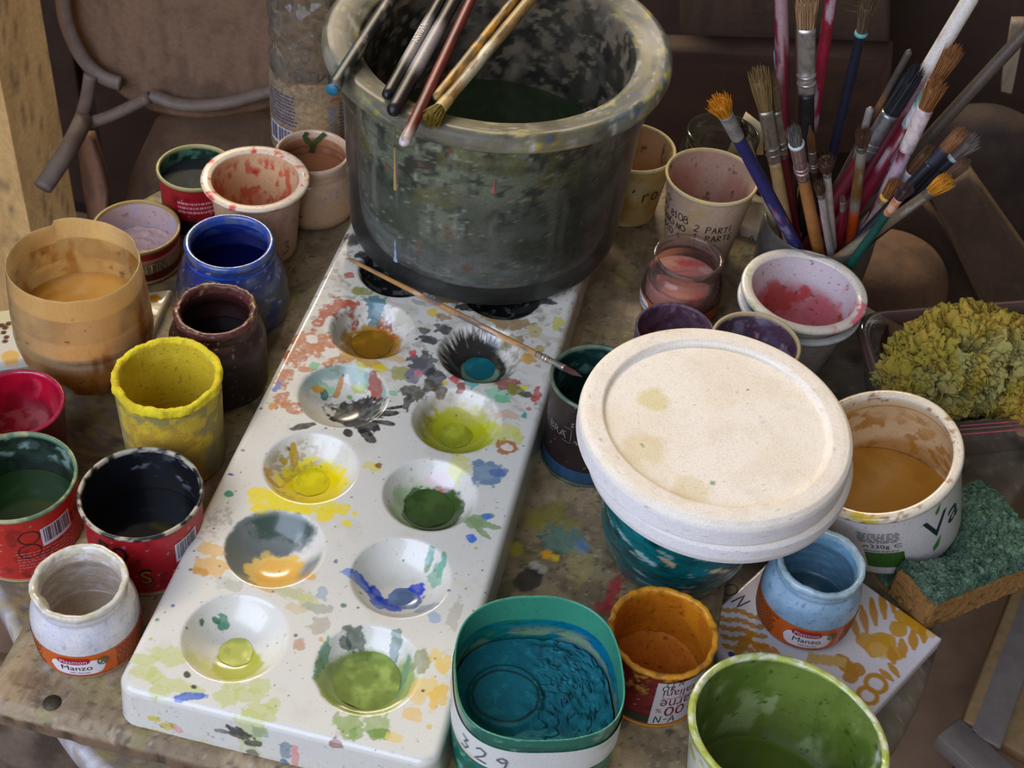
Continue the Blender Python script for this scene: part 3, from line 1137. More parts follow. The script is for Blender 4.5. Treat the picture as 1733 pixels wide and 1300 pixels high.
# --- well (1,5): olive green swirl
dd, u, v = wellmask(1, 5, 0)
f = fbm(P, 150, 5, 79)
lay(c, sst(RW * 1.0, RW * .9, np.hypot(u, v + .002) + (f - .5) * .006) * sst(.012, .007, v - u * .35 + (f - .5) * .01), (152, 166, 104))
lay(c, sst(.0215, .019, np.hypot(u + .001, v + .003) + (f - .5) * .006), (134, 150, 84))
for a in [(600, 1073, 18, 10, (54, 76, 54)), (585, 1085, 8, 6, (50, 70, 50)), (545, 1120, 6, 26, (90, 150, 110)), (670, 1090, 10, 14, (90, 120, 110)), (682, 1150, 6, 22, (96, 140, 110)),
          (590, 1225, 20, 14, (140, 164, 84)), (600, 1240, 10, 10, (130, 160, 80)), (640, 1228, 20, 14, (150, 172, 100)), (640, 1242, 14, 8, (110, 144, 56)),
          (715, 1118, 13, 16, (140, 144, 96)), (752, 1124, 14, 14, (226, 190, 84)), (722, 1165, 24, 14, (226, 196, 110)), (742, 1180, 12, 18, (226, 184, 70)), (705, 1178, 14, 10, (224, 196, 130)),
          (700, 1210, 16, 8, (222, 190, 120)), (735, 1110, 10, 9, (224, 196, 100)), (727, 1230, 4, 4, (214, 180, 60)), (665, 1250, 14, 6, (222, 200, 120)), (580, 1025, 5, 3, (70, 110, 70)),
          (540, 1060, 16, 12, (180, 172, 150)), (506, 1090, 10, 8, (190, 150, 120)), (543, 1082, 4, 3, (206, 160, 60)), (568, 950, 3, 3, (90, 100, 140)), (770, 1040, 9, 20, (186, 180, 160))]:
    sp(*a, rg=.65, amt=.8)
# specks
rs = random.Random(5)
for k in range(240):
    xx, yy = rs.uniform(px0, px1), rs.uniform(py0, .01)
    s = rs.uniform(.7, 1.9) if rs.random() < .93 else rs.uniform(2.2, 3.6)
    colr = rs.choice([(60, 60, 56), (90, 80, 70), (110, 120, 80), (60, 80, 140), (150, 90, 60), (196, 170, 50), (60, 130, 110), (80, 70, 62), (50, 50, 50)])
    sp(0, 0, s, s * .8, colr, rg=.3, cen3=None) if False else None
    z = PT
    ctr = np.array([xx, yy, z])
    ix = np.where((np.abs(P[:, 0] - xx) < .003) & (np.abs(P[:, 1] - yy) < .003))[0]
    if len(ix):
        m = sst(1.2, .7, np.hypot(P[ix, 0] - xx, P[ix, 1] - yy) / (s / 2900)) * .8
        sub = c[ix]
        lay(sub, m, colr)
        c[ix] = sub
# front and side faces
for (px, py, rx, ry, colr, rt, am) in [(262, 1215, 14, 5, (206, 190, 60), 10, .9), (285, 1226, 16, 6, (206, 186, 50), 20, .9), (268, 1236, 20, 5, (196, 176, 60), 0, .9), (405, 1240, 24, 9, (40, 42, 44), -10, .9),
                                       (430, 1256, 14, 6, (50, 54, 50), 20, .9), (380, 1238, 14, 4, (90, 86, 80), 0, .8), (440, 1238, 16, 9, (150, 166, 120), 40, .8), (500, 1278, 6, 22, (220, 150, 140), 0, .9),
                                       (484, 1268, 9, 14, (120, 140, 150), 0, .8), (482, 1286, 7, 6, (70, 120, 150), 0, .9), (430, 1272, 10, 6, (90, 90, 90), 0, .8), (566, 1262, 10, 5, (140, 80, 60), 0, .8), (345, 1254, 8, 4, (196, 186, 50), 0, .8), (302, 1232, 8, 6, (226, 150, 160), 0, .7)]:
    sp(0, 0, rx, ry, colr, rot=rt, amt=am, rg=.7, cen3=aty(px, py, py0 - .0003))
lay(c, side * sst(.70, .75, fbm(P, 420, 4, 91)) * .5, (110, 102, 98))
i = np.arange(NY - 1)[:, None] * NX
j = np.arange(NX - 1)[None, :]
F = np.stack([i + j, i + j + 1, i + NX + j + 1, i + NX + j], -1).reshape(-1, 4)
zmax = P[:, 2][F].max(1)
F = F[zmax > .0002]
pal = thing('porcelain_palette', 'white glazed porcelain palette with two rows of paint wells', 'palette', (.036, -.12, 0))
OFF = np.array([.036, -.12, 0])
mk('palette_body', P - OFF, F, pal, vm('porcelain_glaze', .20, (40, .12, .0006), coat=.15, mott=(1500, .05), grime=.10), c)
for (ci, r, colr, rp, ox, oy, nm) in [(0, 1, (140, 98, 12), .0125, 0, 0, 'ochre'), (1, 1, (0, 96, 104), .0098, 0, 0, 'teal'), (1, 2, (150, 156, 30), .0098, 0, 0, 'lime'), (0, 3, (214, 196, 6), .010, 0, 0, 'yellow'),
                                      (1, 3, (52, 78, 30), .0135, 0, 0, 'green'), (1, 4, (88, 110, 142), .007, .002, -.004, 'grey blue'), (0, 5, (180, 184, 92), .0085, 0, 0, 'pale lime'), (1, 5, (118, 136, 64), .017, 0, 0, 'olive')]:
    x, y = wl[(ci, r)]
    z = PT - DW * (1 - (rp / RW) ** 2.9) + .0004

    def cf(c_, P_, rr, colr=colr, r=r):
        f_ = fbm(P_ + np.array([0, 0, r * .1]), 130, 4, r * 5)
        lay(c_, sst(.4, .75, f_) * (.45 if r in (5,) else .25), tuple(min(255, int(v * 1.45 + 22)) for v in colr))
        lay(c_, sst(.55, .75, fbm(P_, 260, 3, r + 3)) * .3, tuple(int(v * .65) for v in colr))
    o = disc('paint_pool', rp * 1.02, z, pal, vm('wet_paint', .12, None, coat=.4, mott=None), colr, 64, lambda T, r=r: 1 + .03 * np.sin(3 * T + r) + .02 * np.sin(7 * T), 24, None, cf)
    o.location = Vector((x + ox - OFF[0], y + oy - OFF[1], 0))
    o['label'] = 'wet %s paint pooled in a palette well' % nm


# ================================================================== containers
def shell(t, v, name='body', mat=None, msk=None):
    return mk(name, v.P, v.F, t, mat, v.col, msk)


MV = vm('container_paint', .45, (700, .35, .0004), coat=.1, mott=(900, .16), grime=.6)
MVG = vm('container_paint_gloss', .24, (350, .3, .0004), coat=.4, mott=(900, .12), grime=.55)
MVR = vm('container_paint_dry', .78, (900, .8, .0006), mott=(900, .16), grime=.6)
WET = vm('wet_paint', .12)
INK = pm('pen_ink', (26, 24, 28), .5)
WHITEP = pm('print_white', (214, 206, 200), .5)
REDP = pm('print_red', (150, 22, 30), .4)

# ---- baby-food jar full of white paint -------------------------------------------------
JARP = [(.0001, 0, 0), (.022, 0, 0), (.0255, .0022, 0), (.0268, .008, 0), (.0272, .016, 0), (.0272, .026, 0), (.0262, .033, 0), (.0236, .0385, 0), (.0222, .0405, 0), (.0228, .0415, 0),
        (.0232, .0435, 0), (.0228, .0455, 0), (.0236, .0462, 1), (.0240, .0480, 1), (.0236, .0498, 1), (.0215, .0500, 1), (.0203, .0488, 1), (.0198, .044, 2), (.0196, .040, 2), (.0235, .033, 2), (.0245, .026, 2),
        (.0245, .012, 2), (.022, .010, 3), (.0001, .010, 3)]


def jar_r(z):
    zz = np.array([p[1] for p in JARP[:11]])
    rr = np.array([p[0] for p in JARP[:11]])
    return np.interp(z, zz, rr)


def baby_jar(name, label, loc, outer, rim, inner, floor, rz, th_logo, seed, paintcol, scale=1.0, tilt=None, pk=0.0):
    t = thing(name, label, 'jar', loc, rz)
    if tilt:
        t.rotation_euler = (tilt[0], tilt[1], rz)

    def wp(v):
        f = fbm(np.stack([np.cos(v.th), np.sin(v.th), v.z * 30], 1), 2.2, 3, seed)
        v.z += (v.tag == 1) * (f - .5) * .0022
        v.r += (v.tag == 1) * (fbm(np.stack([np.cos(v.th) * .02, np.sin(v.th) * .02, v.z], 1), 260, 3, seed + 4) - .5) * .0016
        if pk:   # a thick lump of dried paint on the rim
            d_ = np.abs((v.th - pk + np.pi) % (2 * np.pi) - np.pi)
            m = sst(.36, .1, d_) * ((v.tag == 1) | ((v.tag == 2) & (v.z > .036)))
            v.z += m * .0028 * (v.tag == 1)
            v.r -= m * .0026 * (v.tag == 2)
    v = lathe(smoothp(JARP, 1), 150, .0009, None, wp)
    base(v, outer, rim, inner, floor)
    stain(v, (0, 1), paintcol[0], 150, .55, .12, seed, .6, stretch=2)
    stain(v, (2,), paintcol[1], 220, .55, .1, seed + 2, .7, stretch=.4)
    stain(v, (1,), paintcol[2], 300, .5, .12, seed + 3, .7)
    stain(v, (0,), tuple(int(q * .8) for q in outer), 420, .68, .03, seed + 5, .7)
    b = shell(t, v, 'body', MVG)
    # printed wrap-around label with pill panel, logo and print
    og = pm('label_orange', (202, 92, 22), .32, mott=(120, .06))
    dk = pm('label_ink', (52, 34, 24), .45)
    lb = cyl_patch(t, -math.pi * .86, math.pi * .86, .0045, .0238, jar_r, og, 'label', .0002, 110, 10)
    # pill
    pn = cyl_patch(lb, th_logo - .50, th_logo + .50, .0078, .0198, jar_r, pm('label_white', (228, 222, 226), .35), 'label_panel', .0004, 40, 12, corner=1)
    cyl_patch(lb, th_logo - .36, th_logo + .24, .0172, .0220, jar_r, pm('label_crimson', (168, 22, 50), .35), 'logo_badge', .0006, 30, 8, corner=1)
    cyl_text(lb, 'Plasmon', th_logo - .06, .0196, jar_r, WHITEP, width=.0132, off=.0008, name='logo_lettering')
    cyl_text(lb, 'Manzo', th_logo - .02, .0140, jar_r, dk, width=.0152, off=.0006)
    cyl_text(lb, '100% Naturale', th_logo + .02, .0098, jar_r, dk, width=.0098, off=.0006)
    cyl_text(lb, 'Omogeneizzato con Manzo e Cereale', th_logo + .12, .0062, jar_r, dk, width=.027, off=.0005)
    V, F = ribbon([circ2(0, 0, .0026)], .0007)
    mk('seal', on_cyl(V, th_logo + .47, .0178, jar_r, .0007), F, lb, pm('seal_green', (66, 92, 70), .4), smooth=False)
    V, F = ribbon([[(-.0014, -.001), (.0014, .001)]], .0016)
    mk('seal_leaf', on_cyl(V, th_logo + .47, .0178, jar_r, .0007), F, lb, pm('seal_leaf', (60, 120, 50), .4), smooth=False)
    text_lines(lb, th_logo + .72, th_logo + 1.75, .0058, .0226, 9, jar_r, dk, seed)
    text_lines(lb, th_logo - 1.9, th_logo - .68, .0058, .0226, 9, jar_r, dk, seed + 1)
    return t


X_, Y_ = -.0787, -.3038
baby_jar('baby_food_jar', 'small glass jar of white paint with orange label on the board corner', (X_, Y_, 0), (214, 211, 208), (216, 208, 190), (196, 184, 166), (176, 158, 134), facing(X_, Y_) - .05, -.30, 3,
         ((196, 196, 204), (226, 222, 224), (196, 188, 150)), pk=-1.25)
X_, Y_ = .2860, -.1800
baby_jar('baby_food_jar', 'small glass jar of pale blue paint with orange label on the tile', (X_, Y_, -.0035), (136, 170, 190), (176, 200, 204), (110, 152, 172), (62, 100, 112), facing(X_, Y_), .30, 13,
         ((170, 196, 216), (130, 176, 206), (150, 176, 176)))


# ---- food tins ---------------------------------------------------------------------------
def tin_prof(r, h, fl=.003, lip=.0016):
    return [(.0001, .0008, 0), (r - .002, .0008, 0), (r - .0002, 0, 1), (r + .0002, .0016, 1), (r - .0010, .0026, 0), (r - .0010, h - .004, 0), (r - .0004, h - .003, 1), (r + .0006, h - .0018, 1), (r + .0005, h - .0004, 1),
            (r - .0006, h, 1), (r - lip, h - .0006, 1), (r - lip - .0003, h - .004, 2), (r - lip - .0003, fl + .001, 2), (r - lip - .002, fl, 3), (.0001, fl, 3)]


def tin(name, label, loc, r, h, outer, rim, inner, fillz, fillc, rz=None, seed=0, fillr=None, fillmat=None, group=None, inner_stains_sheen=(), lip=.0016, rimrough=0.0, fillf=None):
    t = thing(name, label, 'can', loc, facing(loc[0], loc[1]) if rz is None else rz, group)

    def wp(v):
        if rimrough:
            f = fbm(np.stack([np.cos(v.th) * .03, np.sin(v.th) * .03, v.z], 1), 300, 4, seed)
            v.r += (v.tag == 1) * (v.z > h * .6) * (f - .4) * rimrough
            v.z += (v.tag == 1) * (v.z > h * .6) * (fbm(np.stack([np.cos(v.th), np.sin(v.th), v.z * 0], 1), 4, 3, seed + 3) - .5) * rimrough * 1.2
    v = lathe(tin_prof(r, h, .003, lip), 150, .0011, None, wp)
    base(v, outer, rim, inner, inner)
    stain(v, (0,), tuple(int(q * .55) for q in outer), 200, .62, .06, seed, .6)
    stain(v, (0,), (190, 180, 170), 700, .76, .03, seed + 9, .5)
    for a in inner_stains_sheen:
        stain(v, *a)
    shell(t, v, 'body', MV)
    if fillz:
        o = disc('paint_fill', (fillr or (r - lip - .0005)), fillz, t, fillmat or WET, fillc, zf=None if fillf is None else fillf[0], colf=None if fillf is None else fillf[1], rings=40)
    return t


def tr_(r):
    return lambda z: np.full(np.shape(z), r - .001)


# black-blue tin
X_, Y_ = -.0735, -.2403
t = tin('food_tin', 'red tin of black-blue paint between the white jar and the palette', (X_, Y_, 0), .0322, .049, (168, 20, 34), (176, 168, 146), (10, 11, 13), .017, (8, 10, 18), seed=21,
        inner_stains_sheen=[((1,), (22, 22, 24), 160, .50, .06, 22, 1.0), ((2,), (120, 128, 136), 120, .66, .05, 24, .8, (.026, .046), (2.6, .9), .6), ((2,), (14, 17, 28), 90, .5, .1, 25, .7)])  # grey-blue patch high on the far inner wall: window reflection put into the colour
rf = tr_(.0322)
barcode(t, .42, .92, .0215, .036, rf, 4, skew=.004)
text_lines(t, .30, .90, .0045, .0165, 5, rf, pm('print_pinkish', (196, 96, 92), .5), 6)
cyl_pen(t, handwrite('RO', .012, .75, .03, 3), -.62, .034, rf, INK, .0018)
V, F = fitted('S', height=.010)
mk('logo_outline', on_cyl(V * 1.25, -.12, .016, rf, .0003), F, t, INK, smooth=False)
mk('logo_letter', on_cyl(V, -.12, .016, rf, .0006), F, t, pm('print_ochre', (160, 132, 30), .4), smooth=False)

# green tin at the picture's left edge
X_, Y_ = -.1461, -.2410
t = tin('food_tin', 'red tin of green paint with pen loops over its barcode', (X_, Y_, ZT), .0323, .053, (178, 40, 30), (156, 160, 116), (30, 52, 34), .024, (40, 66, 28), seed=31,
        inner_stains_sheen=[((2,), (126, 150, 140), 110, .54, .05, 32, .9, (.036, .056), (2.7, 1.4), .6), ((1,), (70, 110, 84), 140, .5, .1, 33, .9, (.045, .06)), ((2,), (16, 26, 18), 150, .55, .06, 35, .8)])
rf = tr_(.0323)
barcode(t, .18, .78, .027, .041, rf, 9, skew=.003)
text_lines(t, -.3, .85, .011, .025, 6, rf, pm('print_pinkish', (196, 96, 92)), 8)
text_lines(t, .15, .6, .008, .0108, 1, rf, pm('print_ochre', (160, 132, 30)), 9)
cyl_pen(t, [circ2(0, .006, .0055, .005), circ2(-.001, -.005, .006, .0055), [(.006, -.008), (.012, -.007), (.018, -.004)]], -.02, .030, rf, INK, .0006)
cyl_pen(t, handwrite('15', .007, .6, .03, 3), .92, .034, rf, INK, .0006)
V, F = ribbon([circ2(0, 0, .005, .003), circ2(-.001, 0, .0022, .002)], .0004)
mk('stamp', on_cyl(V, .04, .006, rf), F, t, pm('print_pinkish', (196, 96, 92)), smooth=False)

# small pale tin
X_, Y_ = -.1849, .0036
t = tin('food_tin', 'low tin with whitish pink inside and red stripe below a gold rim', (X_, Y_, ZT), .0289, .029, (150, 130, 100), (160, 134, 74), (186, 166, 164), .007, (206, 178, 172), seed=41, fillmat=MVR,
        fillf=(lambda P, r: (fbm(P, 260, 4, 42) - .5) * .004, None), inner_stains_sheen=[((2,), (110, 96, 96), 420, .70, .04, 43, .8), ((2,), (176, 170, 190), 120, .55, .1, 44, .6)])
rf = tr_(.0289)
cyl_patch(t, -1.4, 1.4, .0205, .0248, rf, REDP, 'red_stripe', .0002, 60, 4)
cyl_patch(t, -1.4, 1.4, .0180, .0203, rf, pm('stripe_pink', (196, 130, 124), .5), 'pink_stripe', .0002, 60, 3)
cyl_patch(t, -1.4, 1.4, .0028, .0085, rf, pm('stripe_dark', (96, 22, 26), .5, mott=(300, .5)), 'dark_stripe', .0002, 60, 3)
cyl_text(t, 'UNTINE', .25, .0130, rf, pm('print_cream', (182, 172, 112), .5), width=.030, height=.0072)

# dark green tin, red sides
X_, Y_ = -.1636, .0594
t = tin('food_tin', 'red tin with gold rim and dark bottle-green paint behind the pale tin', (X_, Y_, ZT), .0262, .045, (150, 18, 28), (150, 146, 90), (22, 44, 34), .034, (13, 24, 18), seed=51, fillmat=MVR,
        fillf=(None, lambda c, P, r: lay(c, sst(.55, .7, fbm(P, 130, 4, 52)) * .3, (50, 62, 54))), inner_stains_sheen=[((2,), (76, 116, 92), 150, .48, .1, 53, .9)])
rf = tr_(.0262)
text_lines(t, -.6, .55, .022, .033, 3, rf, pm('print_rose', (206, 130, 130), .5), 5, wf=.55)
cyl_patch(t, -1.3, 1.3, .0028, .016, rf, pm('stripe_black', (26, 26, 24), .5), 'black_band', .0002, 60, 3)
cyl_pen(t, [circ2(-.006, 0, .005), circ2(.005, 0, .005)], .3, .010, rf, pm('print_grey', (150, 150, 140), .5), .0008, 'ornament')

# orange tin, upside down print
X_, Y_ = .2100, -.2495
t = tin('food_tin', 'tin crusted with dry orange pigment beside the teal cut bottle', (X_, Y_, 0), .0275, .047, (112, 18, 22), (206, 140, 26), (196, 120, 18), .010, (198, 118, 14), seed=61, fillmat=MVR, lip=.0024, rimrough=.0022,
        fillf=(lambda P, r: (fbm(P, 160, 4, 62) - .5) * .003 + .002 * r ** 4, lambda c, P, r: (lay(c, sst(.55, .7, fbm(P, 200, 4, 63)) * .5, (172, 92, 10)), lay(c, sst(.70, .74, fbm(P, 500, 3, 64)) * .9, (120, 52, 14)))),
        inner_stains_sheen=[((2,), (168, 94, 12), 90, .52, .1, 65, .7), ((1,), (150, 96, 30), 300, .55, .06, 66, .8, (.03, .06)), ((0,), (186, 140, 40), 260, .60, .05, 67, .9, (.028, .05)), ((2,), (120, 54, 14), 420, .70, .03, 68, .8)])
rf = tr_(.0275)
cyl_patch(t, .16, 1.25, .0026, .0395, rf, pm('label_offwhite', (196, 190, 184), .4), 'label', .0002, 40, 10)
cyl_patch(t, -1.5, .16, .0026, .0095, rf, pm('label_darkgreen', (40, 48, 34), .4, mott=(300, .4)), 'label_band', .0002, 40, 4)
pr_ = pm('print_darkred', (120, 20, 32), .4)
cyl_text(t, 'italiani', .66, .0300, rf, pr_, width=.0190, height=.0062, rot=math.pi)
cyl_text(t, 'carne', .66, .0222, rf, pr_, width=.0195, height=.0056, rot=math.pi)
cyl_text(t, '100', .70, .0140, rf, pr_, width=.0150, height=.0085, rot=math.pi)
cyl_text(t, '%', .30, .0150, rf, pr_, height=.0036, rot=math.pi)
text_lines(t, .30, 1.0, .0252, .0264, 1, rf, pr_, 3)
cyl_pen(t, handwrite('OR', .0045, .8, .1, 3), .42, .0350, rf, INK, .0005)
cyl_pen(t, handwrite('CIN', .0042, .7, .1, 4), .50, .0385, rf, INK, .0005)
cyl_pen(t, handwrite('N-A', .006, .7, .1, 5), .48, .0064, rf, INK, .0006)

# dark tin behind the plaster discs, brush tip over it
X_, Y_ = .1465, -.098
t = tin('food_tin', 'dark brown tin smeared inside with deep green paint beside the palette', (X_, Y_, 0), .0275, .066, (34, 20, 18), (104, 116, 92), (18, 56, 48), .030, (8, 46, 40), seed=71,
        inner_stains_sheen=[((2,), (96, 124, 116), 130, .58, .06, 72, .8, (.04, .066), None, .7), ((1,), (60, 96, 76), 180, .5, .1, 73, .9), ((2,), (10, 40, 34), 100, .5, .08, 74, .8)])
rf = tr_(.0275)
cyl_patch(t, -1.6, 1.6, .003, .012, rf, pm('band_blue', (34, 70, 96), .4, mott=(200, .3)), 'blue_band', .0002, 60, 3)
cyl_text(t, 'BRA', -.75, .038, rf, pm('print_grey2', (104, 100, 92), .5), width=.014)
V, F = ribbon([[(-.010, .006), (.010, .006), (.010, -.005), (-.010, -.005), (-.010, .006)]], .0004)
mk('print_frame', on_cyl(V, -.75, .038, rf), F, t, pm('print_grey2', (104, 100, 92)), smooth=False)


# ---- plain cups -----------------------------------------------------------------------------
def cup(name, label, cat, loc, rb, rt, h, outer, rim, inner, floor, fillz=None, fillc=None, mat=MV, seed=0, rimo=.0015, wall=.001, rimh=.002, stains=(), warp=None, fillmat=None, rz=None, shape=None, fillf=None, step=.0011, msk=None, prof=None, seg=150):
    t = thing(name, label, cat, loc, facing(loc[0], loc[1]) if rz is None else rz)
    pf = prof or cupwall(rb, rt, h, wall, rimo, .002, rimh)
    v = lathe(pf, seg, step, shape, warp)
    base(v, outer, rim, inner, floor)
    for a in stains:
        stain(v, *a)
    mm = None
    if msk is not None:
        mm = msk(v)
    shell(t, v, 'body', mat, mm)
    if fillz:
        rr = float(np.interp(fillz, [.002, h], [rb - wall, rt - wall - rimo])) - .0002
        disc('paint_fill', rr, fillz, t, fillmat or WET, fillc, shape=shape, zf=fillf[0] if fillf else None, colf=fillf[1] if fillf else None, rings=40)
    return t


def cone(rb, rw, zt):
    return lambda z: np.interp(z, [.0015, zt], [rb, rw])


# crimson cup at the left edge
X_, Y_ = -.1735, -.1865
cup('paint_pot', 'pot of crimson paint with pink crusted rim at the table edge', 'pot', (X_, Y_, ZT), .0225, .0272, .048, (96, 14, 30), (196, 50, 84), (176, 16, 44), (150, 14, 36), .020, (140, 26, 38), seed=81, rimo=.0008, wall=.0016,
    stains=[((2,), (206, 60, 84), 130, .55, .08, 82, .7, None, None, 2.5), ((1,), (150, 24, 50), 260, .5, .1, 83, .8), ((2,), (120, 8, 34), 80, .52, .08, 84, .6)], mat=MVG, fillf=(None, lambda c, P, r: lay(c, sst(.5, .65, fbm(P, 160, 4, 85)) * .7, (178, 84, 84))))

# yellow cup with thick crusted rim
X_, Y_ = -.0859, -.1707


def wy(v):
    f = fbm(np.stack([np.cos(v.th) * .03, np.sin(v.th) * .03, v.z * .6], 1), 190, 4, 91)
    m = (v.tag == 1)
    v.r += m * (f - .42) * .0044
    v.z += m * (fbm(np.stack([np.cos(v.th), np.sin(v.th), 0 * v.z], 1), 3.2, 3, 92) - .5) * .0034


t = cup('paint_cup', 'tall yellow paint cup with thick crusted yellow rim', 'cup', (X_, Y_, 0), .0280, .0300, .068, (146, 132, 72), (226, 206, 26), (196, 172, 24), (150, 126, 20), .020, (172, 142, 18), seed=91, rimo=.0004, wall=.0030, rimh=.0050, warp=wy,
        stains=[((0,), (190, 150, 30), 60, .45, .1, 92, .8, (0, .055), (-.2, 1.0)), ((0,), (116, 112, 84), 90, .55, .08, 93, .8, None, (1.2, .8)), ((0,), (206, 180, 40), 160, .56, .06, 94, .7, (.03, .07)),
                ((2,), (214, 196, 70), 70, .55, .1, 95, .6), ((1,), (190, 164, 16), 260, .55, .08, 96, .7), ((2,), (150, 130, 40), 400, .71, .03, 97, .8), ((1,), (214, 110, 84), 200, .66, .03, 98, 1.0, None, (2.4, .5))], mat=MVR, fillmat=MV)

# maroon jar
X_, Y_ = -.0835, -.1048
MJ = [(.0001, 0, 0), (.025, 0, 0), (.0288, .003, 0), (.0292, .010, 0), (.0292, .036, 0), (.0284, .043, 0), (.0250, .049, 0), (.0240, .0505, 0), (.0244, .052, 0), (.0242, .056, 0), (.0246, .0575, 1), (.0247, .0595, 1), (.0236, .061, 1), (.0212, .0608, 1),
      (.0204, .059, 1), (.0202, .050, 2), (.0256, .043, 2), (.0268, .034, 2), (.0266, .020, 2), (.024, .018, 3), (.0001, .018, 3)]


def wm(v):
    f = fbm(np.stack([np.cos(v.th) * .025, np.sin(v.th) * .025, v.z], 1), 260, 4, 101)
    v.r += (v.tag == 1) * (f - .5) * .0030
    v.z += (v.tag == 1) * (f - .5) * .0020


t = cup('paint_jar', 'glass jar of dark maroon paint with rough crusted rim', 'jar', (X_, Y_, 0), .0288, .0246, .061, (46, 24, 20), (88, 46, 40), (54, 24, 20), (16, 8, 8), seed=101, prof=smoothp(MJ, 1), warp=wm, mat=MV,
        stains=[((0,), (92, 82, 74), 70, .56, .05, 102, .6, (.030, .05), (.5, .9)), ((1,), (140, 120, 60), 260, .68, .03, 103, .8), ((0,), (86, 46, 38), 160, .60, .06, 104, .7, (.042, .062)), ((0,), (176, 160, 100), 500, .74, .02, 105, .8), ((0,), (30, 14, 16), 60, .5, .1, 106, .6)])
disc('paint_fill', .0262, .030, t, WET, (18, 8, 10))

# blue jar, widening to its foot
X_, Y_ = -.1000, -.0390
BJ = [(.0001, 0, 0), (.031, 0, 0), (.0352, .0025, 0), (.0362, .008, 0), (.0362, .016, 0), (.0352, .024, 0), (.0322, .036, 0), (.0288, .0445, 0), (.0272, .047, 0), (.0276, .0485, 0), (.0272, .0515, 0), (.0280, .053, 1), (.0283, .0555, 1), (.0272, .0572, 1),
      (.0250, .0570, 1), (.0240, .0552, 1), (.0236, .047, 2), (.0290, .036, 2), (.0320, .024, 2), (.0320, .018, 3), (.0001, .018, 3)]
t = cup('paint_jar', 'glass jar smeared with ultramarine blue and a mossy band low down', 'jar', (X_, Y_, 0), .036, .0283, .0572, (58, 68, 112), (84, 98, 132), (22, 38, 108), (6, 8, 40), seed=111, prof=smoothp(BJ, 1), mat=MVG,
        stains=[((0,), (96, 104, 132), 90, .54, .07, 112, .8, (.02, .05)), ((0,), (32, 50, 128), 60, .54, .06, 113, .8, (.0, .05)), ((0,), (92, 92, 74), 40, .36, .06, 114, .95, (.006, .030), (.95, .75)), ((1,), (44, 74, 160), 200, .5, .1, 115, .8),  # grey-blue layer on the upper body: dust plus lavender reflections painted in
                ((2,), (70, 90, 150), 130, .6, .06, 116, .7, (.046, .06)), ((0,), (28, 42, 130), 30, .2, .05, 117, .9, (.0, .006)), ((0,), (150, 160, 190), 300, .70, .03, 118, .7)])
disc('paint_fill', .0310, .030, t, WET, (6, 10, 52))
cyl_patch(t, -1.2, 1.1, .0478, .0496, lambda z: np.full(np.shape(z), .0277), pm('drip_blue', (30, 90, 206), .2), 'paint_drip', .0002, 50, 3)

# clear cup with red smears
X_, Y_ = -.1070, .0275
cup('plastic_cup', 'translucent plastic cup smeared with red inside, numbered 3', 'cup', (X_, Y_, 0), .0258, .0357, .058, (198, 160, 130), (222, 202, 172), (204, 166, 122), (196, 136, 92), .010, (196, 126, 84), seed=121, rimo=.0055, wall=.001, rimh=.0026,
    stains=[((2,), (184, 66, 44), 230, .53, .05, 122, .8, (.012, .052), None, 2.0), ((1,), (206, 60, 56), 200, .62, .03, 123, .95), ((0,), (186, 130, 120), 120, .55, .08, 124, .6), ((2,), (206, 110, 70), 90, .55, .08, 125, .6, (.0, .03)), ((2,), (176, 36, 50), 120, .66, .03, 126, .9, (.03, .055), (2.9, .6))], mat=MV)
t = bpy.data.objects['plastic_cup']
cyl_pen(t, handwrite('3', .012, .7, 0, 3), .75, .014, cone(.0258, .0302, .054), pm('pen_brown', (92, 64, 50), .5), .0007)

# jar numbered 1
X_, Y_ = -.0840, .0775
J1 = [(.0001, 0, 0), (.024, 0, 0), (.0276, .003, 0), (.0282, .010, 0), (.0282, .030, 0), (.0270, .036, 0), (.0252, .0395, 0), (.0256, .041, 0), (.0252, .0435, 0), (.0258, .046, 1), (.0262, .0495, 1), (.0252, .051, 1), (.0235, .0508, 1), (.0228, .049, 1), (.0226, .041, 2), (.0258, .034, 2), (.0258, .020, 2), (.0001, .018, 3)]
t = cup('paint_jar', 'glass jar of beige slip numbered 1 beside the water tub', 'jar', (X_, Y_, 0), .028, .0262, .051, (200, 162, 124), (206, 172, 140), (176, 124, 88), (150, 96, 60), seed=131, prof=smoothp(J1, 1), mat=MVG,
        stains=[((0,), (170, 150, 136), 90, .55, .08, 132, .7, (.024, .05)), ((0,), (120, 104, 70), 40, .45, .1, 133, .7, (0, .006)), ((2,), (150, 96, 60), 100, .5, .1, 134, .7)])
disc('paint_fill', .0245, .031, t, MV, (160, 104, 66))
cyl_pen(t, handwrite('1', .010, .7, 0, 3), -.35, .019, lambda z: np.full(np.shape(z), .0282), INK, .0010)
gm = pm('drip_green', (66, 84, 44), .4, mott=(300, .3))
# green Y-shaped paint drip inside the far wall
V, F = ribbon([[(-.009, .011), (-.003, .004), (0, 0)], [(.004, .011), (.006, .008), (.004, .003), (0, 0), (.001, -.009)]], .0034)
rin = lambda z: np.interp(z, [.034, .041, .05], [.0258, .0222, .0222])
tt_ = math.pi + V[:, 0] / .0226
zz = .0400 + V[:, 1]
r_ = rin(zz) - .0006
mk('green_drip', np.stack([r_ * np.sin(tt_), -r_ * np.cos(tt_), zz], 1), F, t, gm)

